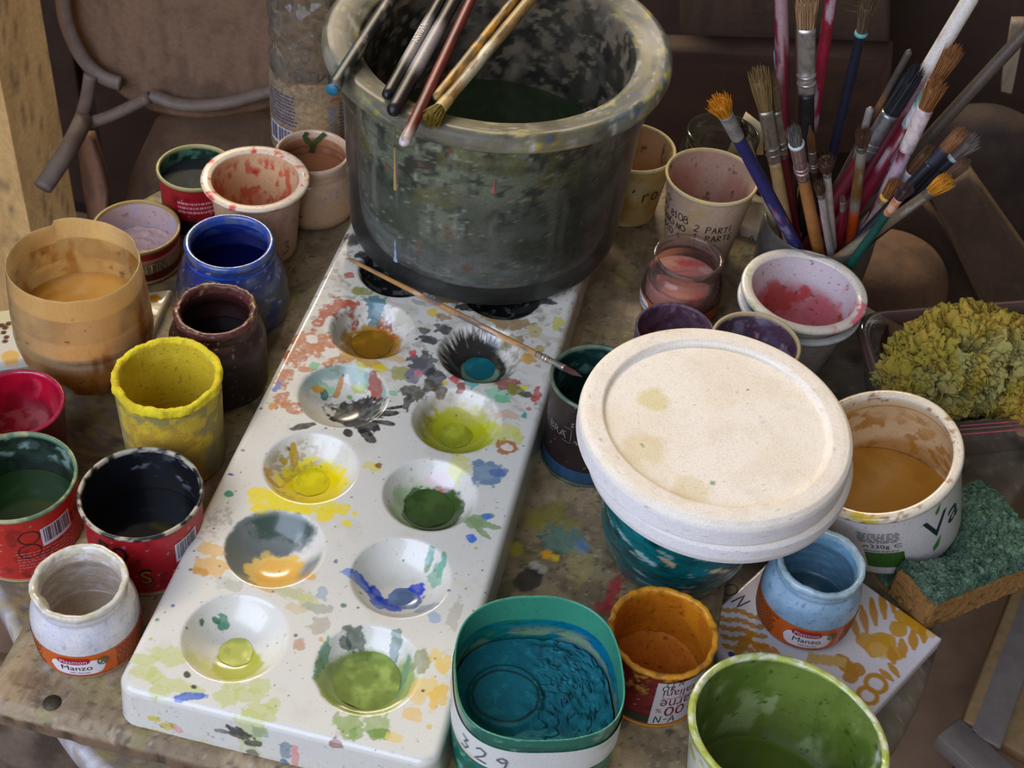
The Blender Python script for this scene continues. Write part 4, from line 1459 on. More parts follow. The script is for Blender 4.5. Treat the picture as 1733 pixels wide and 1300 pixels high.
# ice-cream paper cups behind the tub
X_, Y_ = .1865, .1189
t = cup('paper_cup', 'paper cup stained pink inside with handwriting 2 PARTI 1 PARTE', 'cup', (X_, Y_, 0), .0232, .0322, .067, (186, 158, 130), (206, 188, 140), (178, 146, 126), (160, 116, 100), .012, (164, 118, 102), seed=141, rimo=.0012, wall=.0006, rimh=.0026,
        stains=[((2,), (172, 118, 102), 60, .5, .1, 142, .7, (0, .055), None, 3), ((2,), (196, 166, 130), 70, .58, .08, 143, .8, None, None, 3), ((0,), (176, 150, 90), 60, .60, .06, 144, .6), ((1,), (226, 196, 30), 160, .68, .03, 145, .95, None, (-.4, .5)), ((2,), (80, 70, 50), 240, .72, .02, 146, .8)], mat=MVR)
cf_ = cone(.0232, .0310, .0639)
cyl_pen(t, handwrite('2 PARTI', .0058, .72, .06, 5), .36, .0410, cf_, INK, .0007)
cyl_pen(t, handwrite('1 PARTE', .0058, .72, .06, 6), .38, .0330, cf_, INK, .0007)
cyl_pen(t, handwrite('PO 8108', .0060, .64, .06, 7), -.80, .0450, cf_, INK, .0007)
cyl_pen(t, handwrite('RANCINO', .0058, .64, .06, 8), -.84, .0365, cf_, INK, .0007)
cyl_pen(t, handwrite('BCO #', .0058, .64, .06, 9), -.84, .0285, cf_, INK, .0007)
cyl_pen(t, handwrite('O-', .0062, .7, .06, 10), -.95, .0530, cf_, INK, .0007)
cyl_pen(t, handwrite('1 CNO', .004, .8, .06, 11), .20, .0245, cf_, INK, .0005)
X_, Y_ = .1290, .1500
t = cup('paper_cup', 'yellowed paper cup half hidden behind the water tub', 'cup', (X_, Y_, 0), .0225, .0300, .056, (176, 148, 84), (206, 190, 140), (188, 150, 112), (164, 122, 84), .012, (160, 110, 70), seed=151, rimo=.0012, wall=.0006, rimh=.0026,
        stains=[((0,), (150, 112, 40), 45, .46, .1, 152, .85, (.008, .035)), ((0,), (196, 176, 126), 60, .55, .08, 153, .7), ((2,), (150, 140, 80), 90, .55, .08, 154, .7, None, None, 2), ((2,), (70, 64, 44), 240, .70, .03, 155, .8, None, None, 3)], mat=MVR)
cyl_pen(t, handwrite("'ro", .013, .62, .03, 7), .60, .032, cone(.0225, .0288, .0529), INK, .0011)

# glass jar rim behind the handwritten cup
GLS = clear('clear_glass', (232, 232, 226), .05, (180, 176, 166))
GJ = [(.0001, 0, 0), (.026, 0, 0), (.029, .003, 0), (.029, .040, 0), (.0255, .048, 0), (.0262, .050, 0), (.0257, .053, 0), (.0264, .055, 1), (.0264, .059, 1), (.0245, .060, 1), (.0240, .056, 2), (.0240, .048, 2), (.0272, .040, 2), (.0272, .005, 2), (.0001, .004, 3)]
t = cup('glass_jar', 'empty clear glass jar whose rim shows behind the handwritten cup', 'jar', (.188, .1835, 0), .029, .0264, .06, (200, 200, 200), (200, 200, 200), (200, 200, 200), (200, 200, 200), seed=161, prof=smoothp(GJ, 1), mat=GLS, seg=80, step=.002)

# pink slip in a clear baby-food jar
X_, Y_ = .1825, .0540
CJ = [(q[0] * .98 + (.0002 if q[0] > .001 else 0), q[1] * .92, q[2]) for q in JARP]
t = cup('glass_jar', 'clear glass jar with pink slip and an orange label', 'jar', (X_, Y_, 0), .0272, .024, .046, (226, 200, 190), (200, 200, 200), (200, 200, 200), (200, 200, 200), seed=171, prof=smoothp(CJ, 1), mat=clear('jar_glass', (238, 232, 228), .10, (206, 176, 166)), seg=110, step=.0014)
pv = lathe([(.0001, .003, 0), (.022, .003, 0), (.0240, .006, 0), (.0246, .012, 0), (.0246, .024, 0), (.0238, .0262, 0), (.0228, .0270, 1), (.0001, .0270, 1)], 96, .0015)
base(pv, (206, 140, 124), (196, 122, 112))
stain(pv, (0, 1), (196, 76, 70), 120, .64, .04, 172, .8)
stain(pv, (0, 1), (216, 170, 150), 80, .55, .08, 173, .7)
shell(t, pv, 'pink_slip', MV)
cjr = lambda z: np.interp(z, [0, .002, .0074, .015, .024, .0304], [.022, .0252, .0265, .0268, .0268, .0258])
lb = cyl_patch(t, -math.pi * .9, math.pi * .9, .004, .0165, cjr, pm('label_orange_dark', (190, 84, 22), .35), 'label', .0003, 100, 8)
cyl_patch(lb, -1.45, -.75, .0062, .0148, cjr, pm('label_white', (228, 222, 226)), 'label_panel', .0006, 24, 8, corner=1)
cyl_text(lb, 'Manzo', -1.05, .0105, cjr, pm('label_ink', (52, 34, 24)), width=.012, off=.0009)
text_lines(lb, .1, 1.4, .0055, .0155, 6, cjr, pm('label_ink', (52, 34, 24)), 2)

# two jars with purple in them behind the plaster discs
X_, Y_ = .1840, -.0020
PG = clear('purple_glass', (206, 180, 206), .55, (120, 84, 116), masked=True)
t = cup('paint_jar', 'low clear cup stained mauve behind the plaster discs', 'cup', (X_, Y_, 0), .0246, .0258, .030, (122, 104, 116), (150, 130, 146), (116, 86, 100), (100, 70, 84), .006, (106, 76, 88), seed=181, rimo=.0004, wall=.0012, mat=PG,
        stains=[((2,), (146, 84, 96), 90, .55, .08, 182, .8), ((2, 1), (176, 150, 176), 240, .64, .04, 183, .8)], msk=lambda v: np.clip(.5 + .5 * sst(.4, .6, fbm(v.P, 120, 3, 184)), 0, 1) * np.where(v.tag == 1, .35, 1))
X_, Y_ = .2335, -.0275
t = tin('food_tin', 'tin with thin gold rim and purple smears behind the plaster discs', (X_, Y_, 0), .0272, .056, (110, 90, 100), (190, 172, 130), (94, 76, 90), .036, (84, 60, 78), seed=191,
        inner_stains_sheen=[((2,), (150, 144, 164), 130, .55, .06, 192, .8), ((2,), (88, 52, 80), 90, .55, .08, 193, .7), ((2,), (206, 150, 170), 260, .68, .03, 194, .8)])

# stacked white cups with pink
X_, Y_ = .2600, .0420
cup('plastic_cup', 'lower translucent cup of the nested pair holding the pink-stained cup', 'cup', (X_ - .0008, Y_ - .001, ZT), .0255, .0408, .052, (176, 170, 160), (190, 190, 184), (180, 176, 170), (170, 160, 150), seed=201, rimo=.0050, wall=.0008, rimh=.0030,
    stains=[((0,), (150, 140, 120), 120, .56, .06, 202, .6), ((1,), (120, 170, 160), 300, .66, .03, 203, .6)], mat=MV)
t = cup('plastic_cup', 'white plastic cup with pink and red paint inside, nested in another', 'cup', (X_, Y_, ZT + .0045), .0245, .0412, .0575, (206, 196, 186), (222, 214, 196), (210, 198, 200), (190, 116, 116), seed=205, rimo=.0058, wall=.0008, rimh=.0034,
        stains=[((2,), (186, 118, 118), 60, .22, .08, 206, .9, (0, .036), None, 1.0, .006), ((2,), (186, 96, 100), 60, .45, .08, 306, .8, (0, .034)), ((2,), (214, 96, 122), 80, .50, .06, 207, .9, (.01, .056), (1.5, .9)), ((2,), (176, 64, 56), 90, .62, .04, 208, .8, (.005, .04)), ((1,), (222, 96, 120), 160, .60, .04, 209, .9, None, (1.4, .9)),
                ((1,), (176, 190, 120), 260, .66, .04, 210, .7, None, (-1.2, .9)), ((2,), (60, 50, 50), 420, .74, .02, 211, .8)], mat=MVG)
disc('paint_fill', .0268, .012, t, MV, (196, 110, 112), colf=lambda c, P, r: lay(c, sst(.5, .66, fbm(P, 130, 4, 212)) * .7, (172, 84, 84)))

# olive green cup in front
X_, Y_ = .2730, -.3085


def wo(v):
    v.z += (v.tag == 1) * .0012 * np.sin(2 * v.th + .6) + (v.tag == 1) * (fbm(np.stack([np.cos(v.th) * .04, np.sin(v.th) * .04, v.z], 1), 200, 3, 221) - .5) * .0012


t = cup('paint_cup', 'wide white cup of wet olive green paint at the front of the board', 'cup', (X_, Y_, ZT), .0315, .0436, .088, (206, 208, 190), (176, 184, 96), (104, 122, 54), (88, 106, 36), .030, (90, 110, 36), seed=221, rimo=.0012, wall=.0018, rimh=.003, warp=wo,
        stains=[((2,), (150, 168, 110), 70, .58, .05, 222, .85, (.035, .088), None, 1.3), ((2,), (78, 100, 32), 60, .48, .08, 223, .8, None, None, 2), ((1,), (220, 222, 206), 140, .52, .06, 224, .9), ((1,), (150, 162, 50), 300, .56, .06, 225, .8),
                ((2,), (196, 206, 196), 60, .60, .04, 226, .85, (.05, .092), (1.2, .9)), ((2,), (50, 66, 24), 330, .72, .02, 227, .8), ((0,), (150, 164, 60), 130, .58, .05, 228, .8, (.05, .09))], mat=MVG,
        shape=lambda T: 1 - .085 * np.cos(2 * T), fillf=(None, lambda c, P, r: (lay(c, sst(.45, .65, fbm(P, 70, 4, 229)) * .5, (72, 94, 22)), lay(c, sst(.9, 1.0, r) * .5, (120, 144, 60)))))

# yogurt cup with ochre, leaning on the scouring sponge
yc = np.array([.3098, -.1057, .0618])
nrm = np.array([-.37, -.16, 1.0])
nrm /= np.linalg.norm(nrm)
YH, YR, YB = .0652, .0461, .0408
bc = yc - nrm * YH
t = thing('yogurt_cup', 'tilted white printed tub with ochre paint inside, leaning on the scouring sponge', 'tub', bc)
zax = Vector(nrm)
tocam = Vector((CAM_C[0] - bc[0], CAM_C[1] - bc[1], 0))
yax = -(tocam - zax * tocam.dot(zax)).normalized()
xax = yax.cross(zax)
t.rotation_euler = Matrix((xax, yax, zax)).transposed().to_euler()
YP = [(.0001, .001, 0), (YB - .004, .001, 0), (YB - .003, 0, 0), (YB - .0008, .0008, 0), (YB, .003, 0), (YR - .0016, YH - .005, 0), (YR - .0004, YH - .0042, 1), (YR, YH - .0022, 1), (YR - .0006, YH - .0004, 1), (YR - .002, YH, 1), (YR - .0052, YH - .0002, 1),
      (YR - .0060, YH - .0012, 1), (YR - .0062, YH - .008, 2), (YR - .0048, YH - .0086, 2), (YB - .0015, .008, 2), (YB - .004, .005, 3), (.0001, .005, 3)]
v = lathe(YP, 170, .0011)
base(v, (204, 200, 194), (220, 208, 182), (220, 196, 154), (170, 120, 46))
stain(v, (2,), (176, 120, 36), 170, .57, .05, 232, .8, (.008, .056))
stain(v, (2,), (206, 176, 130), 40, .56, .1, 233, .7, (.02, .06))
stain(v, (1,), (206, 176, 30), 150, .50, .06, 234, .95, None, (-.35, .75))
stain(v, (1,), (140, 96, 40), 260, .62, .04, 235, .8)
stain(v, (2,), (176, 122, 40), 60, .44, .1, 236, .7, (0, .026))
shell(t, v, 'body', MVG)
# level liquid: a plane tilted back to horizontal
nl = Vector((0, 0, 1))
Rinv = Matrix((xax, yax, zax))
lz = Rinv @ nl
th = np.arange(96) / 96 * 2 * np.pi
rr = np.linspace(.001, 1, 34)
T, Q = np.meshgrid(th, rr)
rad = (YB - .0012) * Q * 1.045
X = (rad * np.sin(T)).ravel()
Y = (-rad * np.cos(T)).ravel()
Z = .0215 - (lz.x * X + lz.y * Y) / lz.z
rin_ = np.interp(Z, [.008, YH - .0086], [YB - .0015, YR - .0048])
rad2 = np.hypot(X, Y)
k = np.minimum(1, (rin_ - .0003) / np.maximum(rad2, 1e-6))
P_ = np.stack([X * k, Y * k, Z], 1)
c_ = np.tile(lin((196, 146, 56)), (len(P_), 1))
lay(c_, sst(.5, .7, fbm(P_, 80, 4, 237)) * .5, (174, 122, 36))
i = np.arange(33)[:, None] * 96
j = np.arange(96)[None, :]
kq = (j + 1) % 96
mk('paint_fill', P_, np.stack([i + j, i + kq, i + 96 + kq, i + 96 + j], -1).reshape(-1, 4), t, vm('wet_paint_rippled', .14, (110, .5, .0012), mott=None), c_)
yr = lambda z: np.interp(z, [.003, YH - .005], [YB, YR - .0016])
dkg = pm('print_darkgreen', (22, 40, 38), .4)
lfg = pm('print_leafgreen', (60, 120, 40), .4)
grn = pm('panel_green', (44, 92, 24), .4)
gp = cyl_patch(t, -.02, .50, .0105, .0270, yr, grn, 'green_panel', .0002, 24, 8, skew=.0)
text_lines(gp, .0, .48, .0115, .0262, 8, yr, pm('panel_line', (110, 150, 90), .5), 4, wf=.12)
text_lines(t, -.08, .48, .0380, .0490, 6, yr, pm('print_grey3', (96, 96, 92), .5), 5)
text_lines(t, -.04, .46, .0280, .0300, 2, yr, pm('print_grey3', (96, 96, 92)), 7)
cyl_text(t, '230g', .20, .0338, yr, dkg, width=.0105)
cyl_pen(t, [circ2(0, 0, .0022, .0019, 14, .6, 5.7), [(-.002, 0), (.0008, 0)]], .44, .0345, yr, dkg, .0004, 'e_mark')
text_lines(t, -.04, .06, .0320, .0352, 2, yr, dkg, 8)
V, F = fitted('Va', height=.020)
mk('logo_lettering', on_cyl(V + np.array([.004, 0]), 1.02, .038, yr, .0003), F, t, dkg, smooth=False)
V, F = fitted('ata', height=.017)
mk('logo_lettering', on_cyl(V, -.98, .032, yr, .0003), F, t, dkg, smooth=False)


def leaf(th, z, L, a, wd=.3):
    pts = [(-L / 2, 0), (-L / 5, wd * L / 2), (L / 2, 0), (-L / 5, -wd * L / 2)]
    V = np.array(rot2([pts], a)[0])
    V = np.vstack([V, V.mean(0)])
    mk('printed_leaf', on_cyl(V, th, z, yr, .0004), np.array([(0, 4, 1), (1, 4, 2), (2, 4, 3), (3, 4, 0)])[:, ::-1], t, lfg, smooth=False)


leaf(.98, .020, .014, 1.1)
leaf(1.02, .054, .010, 1.2)
leaf(-.80, .046, .016, -.7)
leaf(-.62, .012, .013, .3, .8)

# ---- cut PET bottle bases -----------------------------------------------------------------
X_, Y_ = -.1695, -.1075
t = thing('cut_bottle', 'cut-off plastic bottle base with ochre water at the table edge', 'bottle', (X_, Y_, ZT), facing(X_, Y_))
H = .083


def wc(v):
    top = v.z > H * .9
    f = np.sin(v.th * 1.0 + 2.2) * .002 + (fbm(np.stack([np.cos(v.th), np.sin(v.th), 0 * v.z], 1), 2.5, 2, 241) - .5) * .002
    d_ = np.abs((v.th - 2.55 + np.pi) % (2 * np.pi) - np.pi)
    f = f + sst(.80, .77, d_) * .0035
    v.z += sst(H * .55, H, v.z) * f
    foot = sst(.022, .0, v.z) * (v.tag == 0)
    lob = np.cos(5 * v.th + .4)
    v.z += np.where((v.tag == 0) & (v.z < .012), sst(.2, -.7, lob) * .010 * sst(.002, .02, v.r), 0)
    v.r -= foot * sst(.3, -.8, lob) * .006
    v.r *= 1 + .012 * np.sin(2 * v.th + .5)


CB = [(.0001, .006, 0), (.012, .006, 0), (.022, .0005, 0), (.030, .0005, 0), (.0350, .006, 0), (.0395, .018, 0), (.0415, .028, 0), (.0418, .034, 0), (.0410, .0355, 0), (.0416, .037, 0), (.0412, .050, 0), (.0405, .052, 0), (.0408, .054, 0), (.0385, H - .0004, 0),
      (.0381, H, 1), (.0377, H - .0004, 1), (.0400, .052, 2), (.0408, .036, 2), (.0405, .028, 2), (.0385, .018, 2), (.034, .012, 3), (.0001, .010, 3)]
v = lathe(CB, 170, .0012, None, wc)
base(v, (240, 214, 164), (242, 218, 160), (240, 210, 150), (214, 156, 60))
stain(v, (0, 2), (214, 152, 56), 50, .46, .12, 242, .85, (0, .034))
stain(v, (0, 2), (226, 204, 168), 60, .5, .1, 243, .6, (.03, .09))
stain(v, (2, 0), (190, 130, 40), 90, .62, .04, 244, .8, None, None, 3)
stain(v, (2,), (120, 96, 60), 70, .56, .08, 245, .5, (.05, .09))
stain(v, (2, 0), (86, 66, 40), 180, .74, .02, 246, .8)
mm = .36 + .42 * sst(.046, .016, v.z) + .40 * (fbm(v.P, 60, 4, 247) - .42)
mm[v.tag == 1] = .7
shell(t, v, 'body', clear('hazy_pet', (240, 226, 196), .25, (226, 196, 140), masked=True, rough=.12, tl=.62), np.clip(mm, 0, 1))
disc('ochre_water', .0402, .040, t, vm('ochre_liquid', .06, None, mott=(60, .15)), (220, 170, 84), colf=lambda c, P, r: (lay(c, sst(.45, .65, fbm(P, 45, 4, 248)) * .7, (236, 204, 150)), lay(c, sst(.8, 1, r) * .6, (180, 120, 30))))
V, F = fitted('1', height=.001)

X_, Y_ = .1548, -.3015
t = thing('cut_bottle', 'cut-off square bottle of dry teal pigment with masking tape numbered 329', 'bottle', (X_, Y_, 0), facing(X_, Y_) + .10)
HT = .066
sqs = lambda T: (np.abs(np.cos(T - .12)) ** 2.7 + np.abs(np.sin(T - .12)) ** 2.7) ** (-1 / 2.7)


def wt(v):
    g_ = (.5 + .5 * np.sin(v.z * 2 * np.pi / .0062 + .8 * np.sin(v.th * 2))) * sst(.040, .034, v.z) * (v.tag == 0)
    v.r -= g_ * .0011
    v.z += sst(.04, HT, v.z) * (.0022 * np.sin(2 * v.th + 1.2) + (fbm(np.stack([np.cos(v.th), np.sin(v.th), 0 * v.z], 1), 3, 2, 251) - .5) * .002)


TB = [(.0001, .001, 0), (.033, 0, 0), (.0375, .003, 0), (.0398, .010, 0), (.0408, .030, 0), (.0405, HT - .0004, 0), (.0402, HT, 1), (.0396, HT - .0004, 1), (.0398, .032, 2), (.0390, .012, 2), (.034, .006, 3), (.0001, .006, 3)]
v = lathe(TB, 200, .0011, sqs, wt)
base(v, (20, 104, 86), (60, 140, 110), (0, 112, 122), (10, 96, 110))
stain(v, (2,), (28, 120, 84), 70, .50, .08, 252, .8, None, (-1.6, 1.7), .35)
stain(v, (2,), (0, 96, 140), 60, .52, .08, 253, .8, None, (1.6, 1.5), .4)
stain(v, (2,), (150, 164, 110), 60, .46, .06, 254, .75, (.034, .042), None, .5)
stain(v, (2,), (0, 64, 66), 260, .62, .05, 255, .5, None, None, .2)
stain(v, (0,), (130, 180, 150), 240, .66, .04, 256, .6)
stain(v, (0,), (12, 76, 60), 70, .52, .08, 257, .7, None, None, .3)
shell(t, v, 'body', MVG)


def zc(P_, r_):
    f_ = fbm(P_, 160, 4, 258)
    crack = sst(.03, .0, np.abs(fbm(P_, 130, 3, 259) - .5)) * sst(.004, .012, P_[:, 0] + .004)
    dome = sst(.020, .017, np.hypot(P_[:, 0] + .014, P_[:, 1] - .002)) * .0025
    return (f_ - .5) * .006 * sst(-.012, .006, P_[:, 0]) + dome - crack * .0022


def cc_(c_, P_, r_):
    lay(c_, sst(.5, .7, fbm(P_, 70, 4, 260)) * .5, (0, 84, 100))
    lay(c_, sst(.60, .68, fbm(P_, 260, 4, 261)) * .5, (30, 136, 146))
    lay(c_, sst(.022, .008, np.abs(fbm(P_, 130, 3, 259) - .5)) * sst(.002, .010, P_[:, 0] + .004) * .8, (4, 44, 50))
    d_ = np.hypot((P_[:, 0] + .014), (P_[:, 1] - .002) * 1.15) + (fbm(P_, 120, 3, 262) - .5) * .003
    lay(c_, sst(.0011, .0004, np.abs(d_ - .0165)) * .85, (6, 34, 34))


disc('teal_pigment', .0388, .034, t, MVR, (0, 106, 118), 160, sqs, 110, zc, cc_)
tp = thing  # tape band follows the squared wall


def taper(T, Z, P):
    c_ = np.tile(lin((206, 206, 196)), (len(T), 1))
    lay(c_, sst(.5, .66, fbm(P, 60, 4, 263)) * .6, (176, 160, 116))
    return c_


T, Zg = np.meshgrid(np.linspace(-2.6, 2.6, 150), np.linspace(0, 1, 12))
T, Zg = T.ravel(), Zg.ravel()
zz = .0385 + .0185 * Zg + .0012 * np.sin(2 * T + 1.2) - .002 * sst(.5, 1.4, T)
rr = np.interp(zz, [.010, .030, HT], [.0398, .0408, .0405]) * sqs(T) + .0004 + .0006 * (fbm(np.stack([T * .02, zz, T * 0], 1), 160, 3, 264)) * sst(.4, .9, T)
P_ = np.stack([rr * np.sin(T), -rr * np.cos(T), zz], 1)
i = np.arange(11)[:, None] * 150
j = np.arange(149)[None, :]
tape = mk('masking_tape', P_, np.stack([i + j, i + j + 1, i + 151 + j, i + 150 + j], -1).reshape(-1, 4), t, vm('tape_paper', .7, (800, .4, .0003)), taper(T, Zg, P_))


def on_sq(Q, th0, z0, off=.0011):
    Tt = th0 + Q[:, 0] / .041
    z_ = z0 + Q[:, 1]
    r_ = np.interp(z_, [.010, .030, HT], [.0398, .0408, .0405]) * sqs(Tt) + off
    return np.stack([r_ * np.sin(Tt), -r_ * np.cos(Tt), z_], 1)


V, F = ribbon(rot2(handwrite('329', .0100, .95, .04, 2), -.02), .0008)
mk('handwriting', on_sq(V, -.52, .0465), F, tape, pm('pencil_grey', (84, 92, 96), .5), smooth=False)
V, F = ribbon(rot2(handwrite('#', .008, .95, .04, 2), .2), .0006)
mk('handwriting', on_sq(V, -1.25, .0485), F, tape, pm('pencil_grey', (84, 92, 96)), smooth=False)

# ---- tall PET bottle ------------------------------------------------------------------------
X_, Y_ = -.1080, .150
t = thing('plastic_bottle', 'crumpled clear plastic bottle with printed label behind the jar numbered 1', 'bottle', (X_, Y_, ZT), facing(X_, Y_))


def wb(v):
    f = fbm(v_p(v), 60, 3, 271)
    am = sst(.095, .125, v.z)
    v.r += (f - .5) * .018 * am + (f - .5) * .002
    v.r *= 1 + .04 * np.sin(2 * v.th) * am


def v_p(v):
    return np.stack([v.r * np.sin(v.th), -v.r * np.cos(v.th), v.z], 1)


PB = [(.0001, .004, 0), (.018, .001, 0), (.026, .002, 0), (.030, .010, 0), (.0305, .070, 0), (.0315, .088, 0), (.0318, .094, 0), (.0300, .102, 0), (.0285, .108, 0), (.0290, .122, 0), (.0285, .150, 0), (.026, .175, 0), (.016, .200, 0), (.0125, .206, 0), (.0125, .222, 0), (.0115, .222, 1),
      (.0112, .206, 2), (.024, .174, 2), (.0275, .150, 2), (.0280, .122, 2), (.0305, .094, 2), (.0295, .060, 2), (.029, .010, 2), (.0001, .006, 3)]
v = lathe(PB, 110, .0018, None, wb)
shell(t, v, 'body', clear('bottle_pet', (234, 230, 222), .16, (206, 198, 184), rough=.08, tl=.6))
br_ = lambda z: np.full(np.shape(z), .0312)
lab = cyl_patch(t, -1.7, 1.5, .022, .088, br_, clear('label_film', (232, 220, 196), .5, (222, 202, 168), tl=.5), 'label', .0002, 70, 6)
nv = pm('print_navy', (60, 60, 96), .5)
text_lines(lab, -1.35, -.35, .050, .076, 9, br_, nv, 11)
barcode(lab, -1.30, -.5, .030, .046, br_, 12)
text_lines(lab, .62, 1.3, .030, .070, 14, br_, nv, 13)
cyl_text(lab, 'coop', .50, .0735, br_, pm('print_redlogo', (196, 40, 36), .5), width=.008, off=.0006, name='logo_lettering')
cyl_text(lab, 'PANARO', .42, .055, br_, pm('print_bluegrey', (110, 124, 150), .5), width=.026, height=.007, rot=-math.pi / 2, off=.0006)
V, F = fitted('ENTE', height=.009)
V = V * np.array([-1, 1])
mk('lettering', on_cyl(V, .10, .094, lambda z: np.full(np.shape(z), .0305), .0010), F[:, ::-1], lab, pm('print_grey4', (92, 92, 96), .5), smooth=False)
cyl_patch(lab, -.28, -.02, .030, .046, br_, pm('print_greenbar', (30, 120, 40), .5), 'green_bar', .0005, 8, 3)
disc('water', .0285, .030, t, clear('water_clear', (226, 216, 196), .2, (190, 170, 140)), (200, 190, 170))

# ---- teal vase and the plaster discs --------------------------------------------------------
X_, Y_ = .2080, -.1640
VS = [(.0001, 0, 0), (.028, 0, 0), (.0315, .002, 0), (.037, .012, 0), (.0418, .026, 0), (.0442, .042, 0), (.0440, .056, 0), (.0420, .068, 0), (.0400, .0755, 0), (.0396, .0765, 1), (.0385, .0765, 1), (.0375, .074, 2), (.040, .056, 2), (.040, .040, 2), (.030, .006, 3), (.0001, .006, 3)]
t = thing('ceramic_pot', 'round teal painted pot under the two plaster discs', 'pot', (X_, Y_, 0), facing(X_, Y_))


def wv(v):
    v.r += (v.tag == 0) * (fbm(np.stack([np.cos(v.th) * .04, np.sin(v.th) * .04, (v.z + .012 * np.cos(v.th * 1 + .8)) * 5], 1), 120, 3, 281) - .5) * .0012


v = lathe(smoothp(VS, 2), 170, .0011, None, wv)
base(v, (6, 78, 80))
S = np.stack([v.P[:, 0] * .25, v.P[:, 1] * .25, v.P[:, 2] + .010 * np.sin(v.th + .6)], 1)
f = fbm(S, 420, 4, 282)
lay(v.col, sst(.42, .6, f) * .9, (0, 100, 104))
lay(v.col, sst(.40, .30, f) * .9, (0, 40, 44))
lay(v.col, sst(.64, .70, fbm(S, 300, 4, 283)) * .85, (150, 170, 166))
lay(v.col, sst(.72, .75, fbm(S * np.array([2, 2, 1]), 130, 4, 284)) * .9, (196, 170, 130))
lay(v.col, sst(.5, .62, fbm(S, 160, 3, 285)) * .4, (12, 60, 52))
shell(t, v, 'body', MVG)
MPL = vm('plaster', .85, (900, .4, .0003), mott=(1400, .07), crackle=.13)
CRK = None


def plaster(name, label, loc, r, h, dish, seed):
    if dish:
        pf = [(.0001, 0, 0), (r - .002, 0, 0), (r, .002, 0), (r, h - .005, 0), (r - .0008, h - .002, 1), (r - .003, h - .0003, 1), (r - .006, h, 1), (r - .0118, h - .0001, 1), (r - .0128, h - .0008, 2), (r - .0136, h - .0024, 2), (r - .0150, h - .0028, 3), (.0001, h - .0026, 3)]
    else:
        pf = [(.0001, 0, 0), (r - .004, 0, 0), (r - .001, .002, 0), (r, .006, 0), (r, h - .003, 0), (r - .002, h, 1), (.0001, h, 3)]
    v = lathe(pf, 200, .0007)
    v.P[:, :2] *= (1 + .006 * np.sin(2 * np.arctan2(v.P[:, 1], v.P[:, 0]) + seed))[:, None]
    base(v, (232, 226, 220), (244, 234, 214), (242, 232, 214), (246, 236, 216))
    up = np.isin(v.tag, (1, 2, 3)).astype(float)
    lay(v.col, sst(.5, .68, fbm(v.P, 28, 4, seed)) * .5 * up, (236, 220, 190))
    lay(v.col, sst(.56, .70, fbm(v.P, 120, 4, seed + 1)) * .2, (216, 200, 176))
    lay(v.col, sst(.77, .80, fbm(v.P, 600, 3, seed + 2)) * .45, (120, 108, 92))
    lay(v.col, sst(.030, .012, np.abs(fbm(v.P, 330, 3, seed + 7) - .5)) * .10, (150, 130, 104))
    for (dx, dy, rr, cc, am) in [(-.034, .004, .009, (216, 200, 110), .55), (-.032, -.032, .012, (220, 200, 140), .5), (.006, -.0425, .0016, (150, 172, 140), 1.0), (-.033, -.030, .0010, (150, 160, 120), 1.0), (-.004, -.052, .010, (216, 196, 130), .45), (.012, .030, .0008, (90, 80, 70), .9), (.030, -.035, .0007, (80, 70, 60), .9)]:
        d_ = np.hypot(v.P[:, 0] - dx, v.P[:, 1] - dy) + (fbm(v.P, 200, 3, seed + 3) - .5) * rr * .8
        lay(v.col, sst(rr * 1.2, rr * .6, d_) * am * up, cc)
    return tag_mesh(name, label, loc, v)


def tag_mesh(name, label, loc, v):
    o = mk(name, v.P, v.F, None, MPL, v.col)
    o.location = [float(q) for q in loc]
    o.rotation_euler = (0, 0, facing(loc[0], loc[1]))
    return tag(o, label, 'plaster disc', 'plaster discs stacked on the teal pot')


plaster('plaster_disc', 'lower thin white plaster disc resting on the teal pot', (.2195, -.1545, .0768), .0715, .0160, False, 5)
plaster('plaster_disc', 'upper cream plaster disc with raised rim, topmost of the stack', (.2145, -.1560, .0930), .0722, .0172, True, 9)

# ---- water tub -------------------------------------------------------------------------------
X_, Y_ = .0410, .0658
t = thing('water_tub', 'large clear plastic tub of murky green water with painty flanged rim', 'tub', (X_, Y_, PT), facing(X_, Y_))
TH = .146
TP = [(.0001, .001, 0), (.074, .001, 0), (.0835, .0015, 0), (.0890, .004, 0), (.0908, .010, 0), (.0920, .030, 0), (.0955, TH - .036, 0), (.0956, TH - .034, 0), (.0985, TH - .032, 0), (.0990, TH - .028, 0), (.0996, TH - .016, 0), (.1005, TH - .014, 1), (.1050, TH - .013, 1), (.1078, TH - .010, 1), (.1082, TH - .006, 1), (.1070, TH - .002, 1),
      (.1040, TH, 1), (.0960, TH - .0015, 1), (.0870, TH - .004, 1), (.0842, TH - .007, 2), (.0838, TH - .016, 2), (.0832, TH - .05, 2), (.0810, .030, 2), (.0785, .010, 2), (.074, .006, 3), (.0001, .006, 3)]
v = lathe(smoothp(TP, 1), 220, .0016)
base(v, (120, 122, 112), (150, 146, 124), (96, 90, 74), (40, 44, 36))
